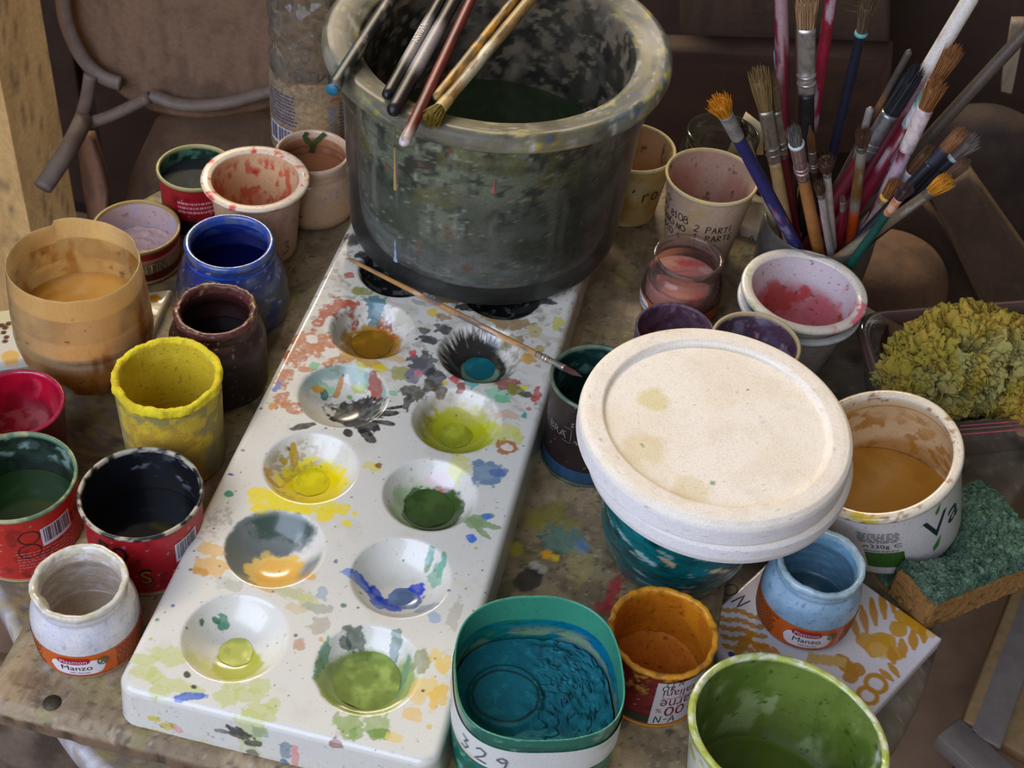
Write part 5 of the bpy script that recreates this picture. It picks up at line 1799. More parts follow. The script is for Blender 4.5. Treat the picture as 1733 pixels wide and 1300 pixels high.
# paint over the flange and the inner wall
f = fbm(v.P, 50, 5, 291)
W3 = np.stack([np.cos(v.th) * .035, np.sin(v.th) * .035, v.r * 1.6], 1)    # smears that run round the flange
rim_ = (v.tag == 1)
lay(v.col, rim_ * sst(.48, .62, fbm(W3, 60, 4, 292)) * .75, (160, 150, 104))
lay(v.col, rim_ * sst(.52, .66, fbm(W3, 90, 4, 293)) * .8, (92, 104, 104))
lay(v.col, rim_ * sst(.56, .66, fbm(v.P, 60, 4, 390)) * .6, (84, 80, 60))
lay(v.col, rim_ * sst(.66, .71, fbm(W3, 170, 4, 294)) * .8, (196, 186, 120))
lay(v.col, rim_ * sst(.70, .74, fbm(v.P, 120, 4, 295)) * .8, (90, 110, 160))
lay(v.col, rim_ * sst(.66, .72, fbm(W3, 260, 4, 296)) * .8, (206, 202, 186))
lay(v.col, rim_ * sst(.72, .75, fbm(v.P, 150, 4, 391)) * .9, (206, 190, 40))
lay(v.col, (v.tag == 2) * sst(.40, .55, fbm(v.P, 60, 5, 297)), (62, 58, 44))
lay(v.col, (v.tag == 2) * sst(.52, .62, fbm(v.P, 90, 5, 298)) * .8, (132, 118, 94))
lay(v.col, (v.tag == 2) * sst(.54, .62, fbm(v.P, 70, 5, 299)) * .9, (34, 33, 26))
lay(v.col, (v.tag == 2) * sst(.60, .66, fbm(v.P, 160, 5, 399)) * .7, (150, 138, 112))
lay(v.col, (v.tag == 0) * sst(.5, .65, fbm(v.P, 40, 5, 300)) * .8, (130, 128, 118))
mm = np.zeros(v.n)
mm[v.tag == 0] = .10 + .20 * sst(.5, .7, fbm(v.P, 45, 4, 301))[v.tag == 0]
mm[v.tag == 1] = np.clip(.50 + .45 * sst(.42, .62, f), 0, .92)[v.tag == 1]
mm[v.tag == 2] = .97
mm[v.tag == 3] = .9
shell(t, v, 'body', clear('tub_plastic', (222, 222, 214), .12, (150, 150, 140), masked=True, rough=.28, ior=1.32, srough=.7), mm)
# mottled scum lining of the wall below the water line
LP = [(.0775, .0085, 0), (.0828, .013, 0), (.0850, .032, 0), (.0872, TH - .044, 0), (.0868, TH - .026, 0)]
lv = lathe(LP, 220, .0013)
base(lv, (128, 132, 118))
U = np.stack([lv.P[:, 0], lv.P[:, 1], lv.P[:, 2]], 1)
lay(lv.col, sst(.40, .60, fbm(U, 22, 4, 311)), (92, 104, 78))
lay(lv.col, sst(.50, .62, fbm(U * np.array([1, 1, .5]), 34, 4, 312)) * .85, (168, 174, 154))
lay(lv.col, sst(.045, .03, lv.z + (fbm(U, 40, 4, 313) - .5) * .03) * .75, (150, 156, 158))
lay(lv.col, sst(.02, .012, lv.z + (fbm(U, 60, 4, 319) - .5) * .01) * .85, (60, 60, 62))
lay(lv.col, sst(.078, .094, lv.z + (fbm(U, 60, 5, 314) - .5) * .03) * .75, (176, 186, 158))
lay(lv.col, sst(.56, .63, fbm(U, 120, 5, 315)) * sst(.06, .08, lv.z) * .9, (50, 50, 40))
lay(lv.col, sst(.58, .64, fbm(U, 220, 5, 325)) * sst(.02, .06, lv.z) * .6, (64, 66, 50))
lay(lv.col, sst(.62, .68, fbm(U, 36, 3, 316)) * .6, (150, 142, 60))
lay(lv.col, sst(.60, .68, fbm(U * np.array([1, 1, .1]), 160, 4, 317)) * .5, (196, 198, 188))
lay(lv.col, sst(.60, .68, fbm(U * np.array([1, 1, .1]), 220, 4, 327)) * .45, (70, 74, 62))
lay(lv.col, sst(.50, .60, fbm(U @ np.array([[1, 0, 0], [0, 1, 0], [.5, .5, 3.5]]), 90, 4, 328)) * sst(.05, .03, lv.z) * .5, (190, 194, 196))
lay(lv.col, sst(.70, .73, fbm(U, 330, 4, 318)) * .8, (214, 216, 206))
lay(lv.col, sst(.72, .74, fbm(U, 130, 4, 329)) * .8, (170, 110, 90))
shell(t, lv, 'scum_lining', vm('scum', .5, (300, .5, .0006), mott=(500, .3), grime=.8))
disc('murky_water', .0824, TH - .084, t, vm('murky_liquid', .05, None, mott=(40, .1)), (50, 62, 38), rings=40, colf=lambda c, P, r: lay(c, sst(.45, .7, fbm(P, 25, 4, 320)) * .6, (66, 80, 52)))
# paint drips on the outside
for (th0, z1, z2, wd_, colr) in [(-.62, .128, .080, .0022, (176, 140, 84)), (-.62, .040, .022, .0028, (150, 160, 186)), (.05, .108, .098, .003, (150, 84, 72))]:
    zz = np.linspace(z1, z2, 14)
    Tt, Zz = np.meshgrid(np.linspace(-1, 1, 5), zz)
    rr = np.interp(Zz, [.010, .030, TH - .036], [.0908, .0920, .0955]) + .0008 - .0006 * np.abs(Tt) ** 2
    wv_ = wd_ * (.35 + .65 * sst(.3, 1, (z1 - Zz) / (z1 - z2))) * (1 + .3 * np.sin(Zz * 900))
    tt_ = th0 + Tt * wv_ / 2 / rr
    P_ = np.stack([rr * np.sin(tt_), -rr * np.cos(tt_), Zz], -1).reshape(-1, 3)
    i = np.arange(13)[:, None] * 5
    j = np.arange(4)[None, :]
    mk('paint_drip', P_, np.stack([i + j, i + j + 1, i + 6 + j, i + 5 + j], -1).reshape(-1, 4)[:, ::-1], t, pm('drip_%d_%d' % colr[:2], colr, .4))

# ---- brush jar ---------------------------------------------------------------------------------
t = thing('brush_jar', 'grey translucent plastic jar holding the bundle of brushes', 'jar', (.2655, .1165, ZT), facing(.2655, .1165))
BP = [(.0001, 0, 0), (.034, 0, 0), (.0372, .003, 0), (.0385, .020, 0), (.0395, .046, 0), (.0390, .058, 0), (.0392, .062, 1), (.0385, .0635, 1), (.0375, .062, 1), (.0374, .046, 2), (.0368, .020, 2), (.0355, .005, 2), (.0001, .0035, 3)]
v = lathe(smoothp(BP, 1), 120, .0018)
shell(t, v, 'body', clear('jar_plastic_grey', (228, 228, 224), .2, (176, 174, 166), rough=.15, tl=.5))


# ================================================================== tiles, sponges, tray
def slab(name, label, cat, corners, z0, th, colf, mat, nx=120, ny=120, rough=.0008, cr=.002):
    """flat ceramic tile from four ground corners (counter-clockwise), rounded top edge, painted by colf(u, v, P) -> colours"""
    A = [np.array(q, float) for q in corners]
    U, W = np.meshgrid(np.linspace(0, 1, nx), np.linspace(0, 1, ny))
    U, W = U.ravel(), W.ravel()
    X = sum(w_[:, None] * q[None, :2] for w_, q in zip(((1 - U) * (1 - W), U * (1 - W), U * W, (1 - U) * W), A))
    L = np.linalg.norm(A[1] - A[0])
    e = np.minimum(np.minimum(U, 1 - U), np.minimum(W, 1 - W)) * L
    Z = th - cr * (1 - np.sqrt(np.clip(1 - (1 - np.clip(e / cr, 0, 1)) ** 2, 0, 1)))
    P_ = np.concatenate([X, Z[:, None]], 1)
    cen_ = np.array([X[:, 0].mean(), X[:, 1].mean(), 0])
    P_[:, 2] += (fbm(P_, 60, 2, 9) - .5) * rough
    c_ = colf(U, W, P_)
    i = np.arange(ny - 1)[:, None] * nx
    j = np.arange(nx - 1)[None, :]
    F_ = np.stack([i + j, i + j + 1, i + nx + j + 1, i + nx + j], -1).reshape(-1, 4)
    ring = np.concatenate([np.arange(nx), nx * np.arange(1, ny) + nx - 1, (ny - 1) * nx + np.arange(nx - 2, -1, -1), nx * np.arange(ny - 2, 0, -1)])
    m_ = len(ring)
    Q_ = P_[ring].copy()
    Q_[:, 2] = 0
    k0 = len(P_)
    F2 = np.stack([ring, k0 + np.arange(m_), k0 + np.roll(np.arange(m_), -1), np.roll(ring, -1)], -1)
    side_c = np.tile(lin((196, 190, 190)), (m_, 1))
    o = mk(name, np.concatenate([P_, Q_]) - cen_, np.concatenate([F_, F2]), None, mat, np.concatenate([c_, side_c]))
    o.location = (cen_[0], cen_[1], z0)
    return tag(o, label, cat)


def seg_d(u, v, a, b):
    a, b = np.array(a, float), np.array(b, float)
    d_ = b - a
    t_ = np.clip(((u - a[0]) * d_[0] + (v - a[1]) * d_[1]) / (d_ @ d_), 0, 1)
    return np.hypot(u - a[0] - t_ * d_[0], v - a[1] - t_ * d_[1]), t_


GLAZE = vm('tile_glaze', .15, (60, .3, .0008), coat=.4, mott=(500, .06))
c0 = np.array([.3653, -.1724])
e1 = np.array([.5125, .859])
e2 = np.array([-.859, .5125])
T0 = c0 - .1 * e1 + .1 * e2    # u runs towards the viewer's right, v away
TC = [c0 - .1 * e1 + .1 * e2, c0 - .1 * e1, c0, c0 + .1 * e2]


def tile_uv(px, py):
    q_ = at(px, py, -.004)[:2] - T0
    return (-(q_ @ e2) / .1, (q_ @ e1) / .1)


def tile_paint(U, W, P_):
    c_ = np.tile(lin((220, 214, 214)), (len(U), 1))
    f = fbm(P_, 260, 4, 401)
    och, ochd, ln = (206, 150, 26), (186, 128, 14), (196, 136, 24)

    def blob(px, py, ru, rv, col, a=0., amt=.95):
        u0, v0 = tile_uv(px, py)
        du, dv_ = U - u0, W - v0
        ca, sa = math.cos(a), math.sin(a)
        d_ = np.hypot((du * ca + dv_ * sa) / ru, (-du * sa + dv_ * ca) / rv) + (f - .5) * .5
        lay(c_, sst(1.1, .9, d_) * amt, col)

    def stroke(pa, pb, w0, col, amt=.95):
        a_, b_ = tile_uv(*pa), tile_uv(*pb)
        d_, t_ = seg_d(U, W, a_, b_)
        ww = w0 * (.55 + .9 * np.sin(np.pi * np.clip(t_, .05, .95)))
        lay(c_, sst(ww * 1.2, ww * .75, d_ + (f - .5) * .012) * amt, col)

    # big ochre patch in the middle
    for (px, py) in [(1545, 1050), (1520, 1065), (1500, 1085), (1480, 1100), (1530, 1045), (1555, 1062), (1510, 1105), (1490, 1085), (1465, 1085)]:
        blob(px, py, .055, .055, och)
    blob(1488, 1102, .06, .05, (216, 170, 84), amt=.7)
    for k_ in range(7):   # fan of strokes along the far side
        stroke((1452 + 15 * k_, 1080 - 11 * k_), (1440 + 17 * k_, 1040 - 13 * k_), .017, ln)
    for k_ in range(6):   # row of strokes on the near right edge
        stroke((1512 + 17 * k_, 1122 - 12 * k_), (1508 + 18 * k_, 1098 - 14 * k_), .022, ln)
    for (px, py) in [(1432, 1128), (1450, 1135), (1440, 1145), (1425, 1120)]:
        blob(px, py, .045, .05, ochd)
    blob(1578, 1070, .03, .05, (222, 180, 120))
    for (px, py, r_) in [(1482, 1158, .055), (1468, 1178, .05)]:
        u0, v0 = tile_uv(px, py)
        d_ = np.hypot(U - u0, W - v0)
        lay(c_, sst(.02, .008, np.abs(d_ - r_) + (f - .5) * .01), ln)
    stroke((1490, 1135), (1510, 1152), .016, ln)
    stroke((1505, 1125), (1520, 1145), .016, ln)
    for k_ in range(5):   # wavy lines on the far left
        for q_ in range(6):
            x0 = 1212 + 3 * k_ + q_ * 13
            y0_ = 1028 + 16 * k_ + q_ * 3
            stroke((x0, y0_ + 3 * math.sin(q_ * 1.6)), (x0 + 13, y0_ + 3 + 3 * math.sin((q_ + 1) * 1.6)), .014, (190, 136, 40), .9)
    stroke((1272, 1072), (1243, 1112), .022, ln)
    for k_ in range(4):
        stroke((1272 + 12 * k_, 1085 + 4 * k_), (1285 + 12 * k_, 1105 + 3 * k_), .012, ln)
    blob(1237, 1108, .018, .018, (50, 50, 130))
    for k_ in range(3):
        stroke((1370 + 22 * k_, 1118 + 3 * k_), (1384 + 22 * k_, 1112 + 3 * k_), .03, (206, 170, 90))
    return c_


tl = slab('painted_tile', 'white glazed tile with ochre brush patterns under the pale blue jar', 'tile', TC, ZT, .0103, tile_paint, GLAZE, 230, 230)
V, F = ribbon(rot2(handwrite('ON', .011, .85, .03, 3), 2.4), .0008)
u0, v0 = tile_uv(1248, 1012)
q = T0 - .1 * u0 * e2 + .1 * v0 * e1
mk('handwriting', np.concatenate([V * -1 + q, np.full((len(V), 1), .0105)], 1) - np.array([tl.location.x, tl.location.y, 0]), F, tl, INK, smooth=False)


def ochre_tile(U, W, P_):
    c_ = np.tile(lin((190, 128, 20)), (len(U), 1))
    lay(c_, sst(.5, .65, fbm(P_, 200, 4, 405)), (206, 150, 60))
    lay(c_, sst(.06, .0, np.minimum(np.minimum(U, 1 - U), np.minimum(W, 1 - W))), (206, 200, 190))
    return c_


slab('painted_tile', 'small ochre glazed tile peeping out behind the pale blue jar', 'tile', [(.290, -.150), (.3165, -.1525), (.322, -.1345), (.292, -.129)], ZT, .008, ochre_tile, GLAZE, 40, 40, cr=.004)


def leaf_tile(U, W, P_):
    c_ = np.tile(lin((206, 200, 176)), (len(U), 1))
    f = fbm(P_, 120, 4, 406)
    lay(c_, sst(.55, .65, fbm(P_, 45, 4, 407)) * .6, (200, 190, 120))

    def bl(px, py, r_, col):
        q_ = at(px, py, ZT + .009)
        d_ = np.hypot(P_[:, 0] - q_[0], P_[:, 1] - q_[1]) / (r_ / 2500) + (f - .5) * .5
        lay(c_, sst(1.15, .85, d_), col)
    bl(262, 503, 10, (176, 128, 20))
    bl(240, 500, 12, (206, 150, 110))
    bl(235, 493, 4, (60, 50, 44))
    for (px, py) in [(248, 535), (255, 540), (250, 550), (258, 533), (243, 546)]:
        bl(px, py, 6, (150, 76, 52))
    for (px, py) in [(2, 548), (8, 552), (5, 560), (10, 568), (8, 575), (14, 545)]:
        bl(px, py, 5, (92, 52, 40))
    bl(18, 600, 14, (214, 170, 90))
    return c_


_q = [at(px, py, ZT + .0075)[:2] for px, py in ((-40, 618), (250, 578), (291, 489), (-20, 528))]
slab('painted_tile', 'cream test tile with brown dabs lying under the ochre cut bottle', 'tile', _q, ZT - .0, .0075, leaf_tile, GLAZE, 130, 90)
bpy.data.objects['cut_bottle'].location.z = ZT + .0078

# ---- clear tray -----------------------------------------------------------------------------
q4 = [np.array(p) for p in ((.2960, .056), (.3240, -.0500), (.445, .002), (.432, .116))]   # back-left, front-left, front-right, back-right at rim height
cen = sum(q4) / 4


def quad_outline(inset, rad, n=10):
    P4 = [cen + (p - cen) * (1 - inset / np.linalg.norm(p - cen)) for p in q4]
    out = []
    for k_ in range(4):
        a_, b_, c_ = P4[k_ - 1], P4[k_], P4[(k_ + 1) % 4]
        d1 = (a_ - b_) / np.linalg.norm(a_ - b_)
        d2 = (c_ - b_) / np.linalg.norm(c_ - b_)
        p1, p2 = b_ + d1 * rad, b_ + d2 * rad
        for s_ in range(n):
            t_ = s_ / (n - 1)
            out.append((1 - t_) ** 2 * p1 + 2 * t_ * (1 - t_) * b_ + t_ ** 2 * p2)
    return np.array(out)


lev = [(.016, .0), (.014, .002), (.011, .018), (.009, .032), (.0085, .033), (.002, .0335), (.0, .035), (.0, .0385), (.002, .0402), (.007, .0404), (.0085, .038), (.0105, .032), (.0125, .018), (.0155, .004), (.017, .0025)]
rows = [np.concatenate([quad_outline(a, .022), np.full((40, 1), z)], 1) for a, z in lev]
V = np.concatenate(rows)
n_ = 40
i = np.arange(len(lev) - 1)[:, None] * n_
j = np.arange(n_)[None, :]
k = (j + 1) % n_
F = np.stack([i + j, i + k, i + n_ + k, i + n_ + j], -1).reshape(-1, 4)
V = np.vstack([V, [[cen[0], cen[1], 0]], [[cen[0], cen[1], .0025]]])
nv_ = len(lev) * n_
T3 = np.array([(a, nv_, (a + 1) % n_) for a in range(n_)] + [(nv_ - n_ + a, nv_ - n_ + (a + 1) % n_, nv_ + 1) for a in range(n_)])
tray = thing('plastic_tray', 'clear plastic tray with pink stained edge holding the natural sponge', 'tray', (cen[0], cen[1], ZT))
col = np.tile(lin((140, 128, 120)), (len(V), 1))
V0 = V - np.array([cen[0], cen[1], 0])
lay(col, sst(.5, .62, fbm(V0, 60, 3, 411)) * .35, (186, 90, 96))
msk = np.full(len(V), .10)
msk[(V[:, 2] > .032)] = .26
msk[(V[:, 2] < .025)] = .14
mk('body', V0, [F[:, ::-1], T3[:, ::-1]], tray, clear('tray_plastic', (216, 208, 200), .16, (140, 126, 118), masked=True, rough=.08), col, msk)
# thin film of reddish water and rim stain
FP = quad_outline(.0165, .022) - cen
V = np.vstack([np.concatenate([FP, np.full((40, 1), .0065)], 1), [[0, 0, .0065]]])
mk('rinse_water', V, np.array([(a, (a + 1) % 40, 40) for a in range(40)]), tray, pm('rinse_water', (62, 40, 36), .06, mott=(30, .3)), smooth=False)
a_, b_ = q4[1] - cen, q4[2] - cen
pts = [np.append(a_ + (b_ - a_) * s_, .0338) for s_ in np.linspace(.12, .9, 20)]
V, F = tube(pts, .0006, 6)
mk('pink_stain', V + np.array([.0004, -.0010, 0]), F, tray, pm('stain_pink', (196, 92, 100), .4, mott=(200, .4)))
pts = [np.append(a_ + (b_ - a_) * s_, .0406) for s_ in np.linspace(.35, .9, 20)]
V, F = tube(pts, .0004, 6)
mk('pink_stain', V, F, tray, pm('stain_pink', (196, 92, 100)))
fd = (b_ - a_) / np.linalg.norm(b_ - a_)
nd = np.array([fd[1], -fd[0]])
V, F = ribbon([[(-.006, .001), (0, .006), (.008, .001), (-.004, .0015)], [(.009, .001), (.007, -.004)]], .0008)
qq = a_ + (b_ - a_) * .40
mk('pen_mark', np.stack([qq[0] + V[:, 0] * fd[0] - nd[0] * .0078, qq[1] + V[:, 0] * fd[1] - nd[1] * .0078,   .024 + V[:, 1]], 1), F, tray, INK, smooth=False)

# ---- natural sponge (an arched lump) -----------------------------------------------------------
pth = catmull([np.array(p) for p in ((.336, -.018, .014), (.343, -.004, .027), (.358, .014, .037), (.384, .024, .039), (.404, .016, .034), (.416, .002, .025), (.420, -.006, .018))], 46, False)
nS = len(pth)
nA = 270
tg = np.gradient(pth, axis=0)
tg /= np.linalg.norm(tg, axis=1)[:, None]
s_ = np.linspace(0, 1, nS)
rad = .0285 * (np.clip(1 - np.abs(2 * s_ - 1) ** 5, 0, 1)) ** .5 * np.interp(s_, [0, .4, .7, 1], [1.0, 1.05, .85, .95]) + 1e-4
u0_ = np.cross(tg, np.array([0, 0, 1.0]))
u0_ /= np.linalg.norm(u0_, axis=1)[:, None]
v0_ = np.cross(u0_, tg)
A = np.arange(nA) / nA * 2 * np.pi
N = np.cos(A)[None, :, None] * u0_[:, None, :] + np.sin(A)[None, :, None] * v0_[:, None, :]
P_ = (pth[:, None, :] + N * rad[:, None, None]).reshape(-1, 3)
N = N.reshape(-1, 3)
b1 = 1 - np.abs(fbm(P_, 75, 3, 421) * 2 - 1)
b2 = fbm(P_, 190, 3, 422)
b3 = fbm(P_, 520, 3, 423)
pit = sst(.62, .74, fbm(P_, 95, 3, 424))
dsp = (b1 - .6) * .010 + (b2 - .5) * .016 + (b3 - .5) * .009 - pit * .012
P_ = P_ + N * dsp[:, None] + (np.stack([fbm(P_, 360, 3, 425), fbm(P_, 360, 3, 426), fbm(P_, 360, 3, 427)], 1) - .5) * .011
P_[:, 2] = np.maximum(P_[:, 2], ZT + .0075)
c_ = np.tile(lin((152, 136, 44)), (len(P_), 1))
lay(c_, sst(.45, .6, fbm(P_, 45, 3, 428)) * .7, (176, 146, 52))
lay(c_, sst(.52, .62, fbm(P_, 32, 3, 429)) * .55, (150, 152, 96))
rt = sst(.394, .410, P_[:, 0])
lay(c_, rt * .8, (190, 138, 34))
i = np.arange(nS - 1)[:, None] * nA
j = np.arange(nA)[None, :]
k = (j + 1) % nA
sc_ = np.array([.365, .01, ZT + .0065])
tag(mk('natural_sponge', P_ - sc_, np.stack([i + j, i + k, i + nA + k, i + nA + j], -1).reshape(-1, 4), None, vm('sponge', .95, (1200, .8, .0008), mott=(1600, .3)), c_),
    'ragged yellow natural sponge arching over the clear tray', 'sponge').location = sc_

# ---- scouring sponge ------------------------------------------------------------------------------
Na = np.array([.355, -.166])
sa = np.array([.77, .64])
sb = np.array([-.64, .77])
so = thing('scouring_sponge', 'yellow kitchen sponge with worn green scouring pad at the table edge', 'sponge', (Na[0] + .03, Na[1] + .04, ZT))
O3 = np.array([Na[0] + .03, Na[1] + .04, ZT])


def yplane(x, y):
    return bc[2] - (nrm[0] * (x - bc[0]) + nrm[1] * (y - bc[1])) / nrm[2]


def rbox(LA, LB, z0, z1, n1, n2, n3, rr, noise, seed):
    """rounded box over the sponge's own axes, returns points and quads"""
    Vs, Fs = [], []
    k0 = 0
    for (ax, sg) in ((0, -1), (0, 1), (1, -1), (1, 1), (2, -1), (2, 1)):
        dims = [n1, n2, n3]
        o1, o2 = [d_ for d_ in range(3) if d_ != ax]
        G1, G2 = np.meshgrid(np.linspace(-1, 1, dims[o1]), np.linspace(-1, 1, dims[o2]))
        Q_ = np.zeros((G1.size, 3))
        Q_[:, ax] = sg
        Q_[:, o1] = G1.ravel()
        Q_[:, o2] = G2.ravel()
        h_ = np.array([LA / 2, LB / 2, (z1 - z0) / 2])
        W_ = Q_ * h_
        cl_ = np.clip(W_, -(h_ - rr), h_ - rr)
        d_ = W_ - cl_
        nn_ = d_ / (np.linalg.norm(d_, axis=1)[:, None] + 1e-9)
        Vs.append(cl_ + nn_ * rr)
        m1, m2 = dims[o1], dims[o2]
        i_ = np.arange(m2 - 1)[:, None] * m1
        j_ = np.arange(m1 - 1)[None, :]
        f_ = np.stack([i_ + j_, i_ + j_ + 1, i_ + m1 + j_ + 1, i_ + m1 + j_], -1).reshape(-1, 4) + k0
        if (sg > 0) == (ax == 1):
            f_ = f_[:, ::-1]
        Fs.append(f_)
        k0 += len(W_)
    V_s = np.concatenate(Vs)
    V_s[:, 2] += (z0 + z1) / 2
    xy = Na + (V_s[:, :1] + LA / 2) * sa + (V_s[:, 1:2] + LB / 2) * sb
    P3 = np.concatenate([xy, V_s[:, 2:] + ZT], 1)
    return P3, np.concatenate(Fs)


def settle(P3, top):
    # the leaning tub presses a dent into the sponge
    inside = np.hypot(P3[:, 0] - bc[0], P3[:, 1] - bc[1]) < YB + .006
    lim = yplane(P3[:, 0], P3[:, 1]) - .0018
    lim2 = np.where(inside, lim, 9)
    z = P3[:, 2]
    k_ = np.clip((lim2 - ZT) / (top - 0), .05, 1)
    P3[:, 2] = ZT + (z - ZT) * np.where(inside, np.minimum(k_, 1), 1)
    # the front half sags over the table edge
    return P3


P3, F3 = rbox(.084, .060, .0, .0275, 90, 70, 34, .004, 0, 1)
P3 += (np.stack([fbm(P3, 500, 3, 431), fbm(P3, 500, 3, 432), fbm(P3, 500, 3, 433)], 1) - .5) * .0022
P3 = settle(P3, .0345)
P3[:, 2] = np.maximum(P3[:, 2], ZT + .0002)
c_ = np.tile(lin((158, 116, 58)), (len(P3), 1))
lay(c_, sst(.6, .68, fbm(P3, 420, 3, 434)) * .8, (110, 70, 22))
lay(c_, sst(.5, .65, fbm(P3, 50, 3, 435)) * .5, (150, 100, 34))
mk('foam', P3 - O3, F3, so, vm('foam', .95, (1500, .9, .0008), mott=(1800, .25)), c_)
P3, F3 = rbox(.086, .061, .0262, .0345, 190, 140, 16, .003, 0, 2)
P3 += (np.stack([fbm(P3, 700, 4, 441), fbm(P3, 700, 4, 442), fbm(P3, 700, 4, 443)], 1) - .5) * .0050
P3[:, 2] += (fbm(P3, 110, 3, 444) - .5) * .004
P3 = settle(P3, .0345)
c_ = np.tile(lin((78, 108, 84)), (len(P3), 1))
lay(c_, sst(.5, .64, fbm(P3, 330, 4, 445)) * .8, (112, 142, 112))
lay(c_, sst(.5, .64, fbm(P3, 260, 4, 446)) * .7, (42, 70, 54))
lay(c_, sst(.5, .62, fbm(P3, 40, 3, 447)) * .35, (112, 132, 108))
mk('scouring_pad', P3 - O3, F3, so, vm('scour', .95, (1400, 1.0, .001), mott=(1500, .35)), c_)


# ================================================================== brushes
def brush(label, Q, Tp, w_px, Lb, Lf, hc, fc, bc_, seed, group='brushes in the jar', wb=1.25, splay=.4, hstain=None, taper=.75, flat=1.0, collar=None, handle_up=False, name='paint_brush', fstain=None, hsect=None, bstyle='round', up=None):
    """Q = handle end, Tp = bristle tip (world); w_px = ferrule width; lengths in metres measured back from the tip"""
    Q, Tp = np.array(Q, float), np.array(Tp, float)
    ax = Tp - Q
    L = np.linalg.norm(ax)
    ax /= L
    dist = np.linalg.norm(Tp - CAM_C)
    r = w_px / 2 / FPX * dist
    t = thing(name, label, 'paint brush', Q, 0, group)
    side_ = np.cross(ax, CAM_C - Tp)
    side_ /= np.linalg.norm(side_)
    dep = np.cross(side_, ax)
    rr_ = random.Random(seed)

    def swept(s0, s1, r0, r1, n, nm, colf, mat, seg=14, fl=1.0, bulge=0., ends=(0, 0)):
        S_ = np.linspace(s0, s1, n)
        tt = np.linspace(0, 1, n)
        R__ = r0 + (r1 - r0) * tt + bulge * np.sin(np.pi * tt) ** 1.0
        if ends[0]:
            R__ = R__ * np.sqrt(np.clip(1 - (1 - np.clip((S_ - s0) / ends[0], 0, 1)) ** 2, .02, 1))
        if ends[1]:
            R__ = R__ * np.sqrt(np.clip(1 - (1 - np.clip((s1 - S_) / ends[1], 0, 1)) ** 2, .02, 1))
        a = np.arange(seg) / seg * 2 * np.pi
        P_ = (ax[None, None, :] * S_[:, None, None] + side_[None, None, :] * (R__[:, None] * np.cos(a)[None, :])[:, :, None] + dep[None, None, :] * (R__[:, None] * np.sin(a)[None, :] * fl)[:, :, None]).reshape(-1, 3)
        i_ = np.arange(n - 1)[:, None] * seg
        j_ = np.arange(seg)[None, :]
        k_ = (j_ + 1) % seg
        F_ = np.stack([i_ + j_, i_ + k_, i_ + seg + k_, i_ + seg + j_], -1).reshape(-1, 4)
        cap0 = np.arange(seg)[::-1][None, :]
        cap1 = (np.arange(seg) + (n - 1) * seg)[None, :]
        SS = np.repeat(S_, seg)
        c_ = colf(P_, SS)
        return mk(nm, P_, [F_, cap0, cap1], t, mat, c_)

    hend = L - Lb - Lf
    hs = hstain or []

    def hcol(P_, S_):
        c_ = np.tile(lin(hc), (len(P_), 1))
        lay(c_, sst(.5, .7, fbm(P_ * .6, 160, 3, seed)) * .3, tuple(int(v_ * .6) for v_ in hc))
        for (s0, s1, cc, thr) in hs:   # fractions of the handle from its end
            f_ = fbm(P_ - .78 * (P_ @ ax)[:, None] * ax[None, :], 210, 4, seed + int(s0 * 50) + 3)
            m_ = sst(s0 - .04, s0 + .04, S_ / hend) * (1 - sst(s1 - .04, s1 + .04, S_ / hend)) * sst(thr - .06, thr + .06, f_)
            lay(c_, m_, cc)
        return c_

    hm = vm('brush_handle', .45, (500, .35, .0003), coat=.0, mott=(700, .2), grime=.8)
    n_h = max(12, int(hend / .0022))
    if handle_up:
        swept(0, hend, r * .7, r, n_h, 'handle', hcol, hm, 16, 1.0, r * .12, (.003, r * 1.1))
    else:
        swept(0, hend, r * taper * .62, r * .86, n_h, 'handle', hcol, hm, 16, 1.0, r * .14, (.004, 0))
    if Lf:
        def fcol(P_, S_):
            c_ = np.tile(lin(fc), (len(P_), 1))
            lay(c_, sst(.5, .65, fbm(P_, 260, 4, seed + 9)) * .5, tuple(int(v_ * .6) for v_ in fc))
            for (cc, thr) in (fstain or []):
                lay(c_, sst(thr - .05, thr + .05, fbm(P_, 200, 4, seed + int(thr * 100))), cc)
            return c_
        metal = 'ferrule_painted' if fstain else 'ferrule_metal'
        if metal not in _mc:
            m_ = vm(metal, .32 if not fstain else .5, (400, .2, .0003), mott=(500, .2))
            m_.node_tree.nodes['Principled BSDF'].inputs['Metallic'].default_value = .0 if fstain else .75
        fr_ = swept(hend - .002, hend + Lf, r * .95, r * 1.02, 16, 'ferrule', fcol, _mc[metal], 18, flat if flat < 1 else 1.0)
        if not fstain and Lf > .012:
            for q_ in (.18, .30):
                s_ = hend + Lf * q_
                V_, F_ = tube([ax * (s_ - .0009), ax * s_, ax * (s_ + .0009)], [r * .98, r * 1.13, r * .98], 18)
                mk('crimp', V_, F_, fr_, _mc['ferrule_metal'], np.tile(lin(fc), (len(V_), 1)))
    if collar:
        s_ = hend + Lf
        V_, F_ = tube([ax * (s_ - .0022), ax * (s_ - .001), ax * (s_ + .0008)], [r * 1.02, r * 1.16, r * 1.06], 16)
        mk('paint_collar', V_, F_, t, pm('collar_%d' % collar[0], collar, .5))
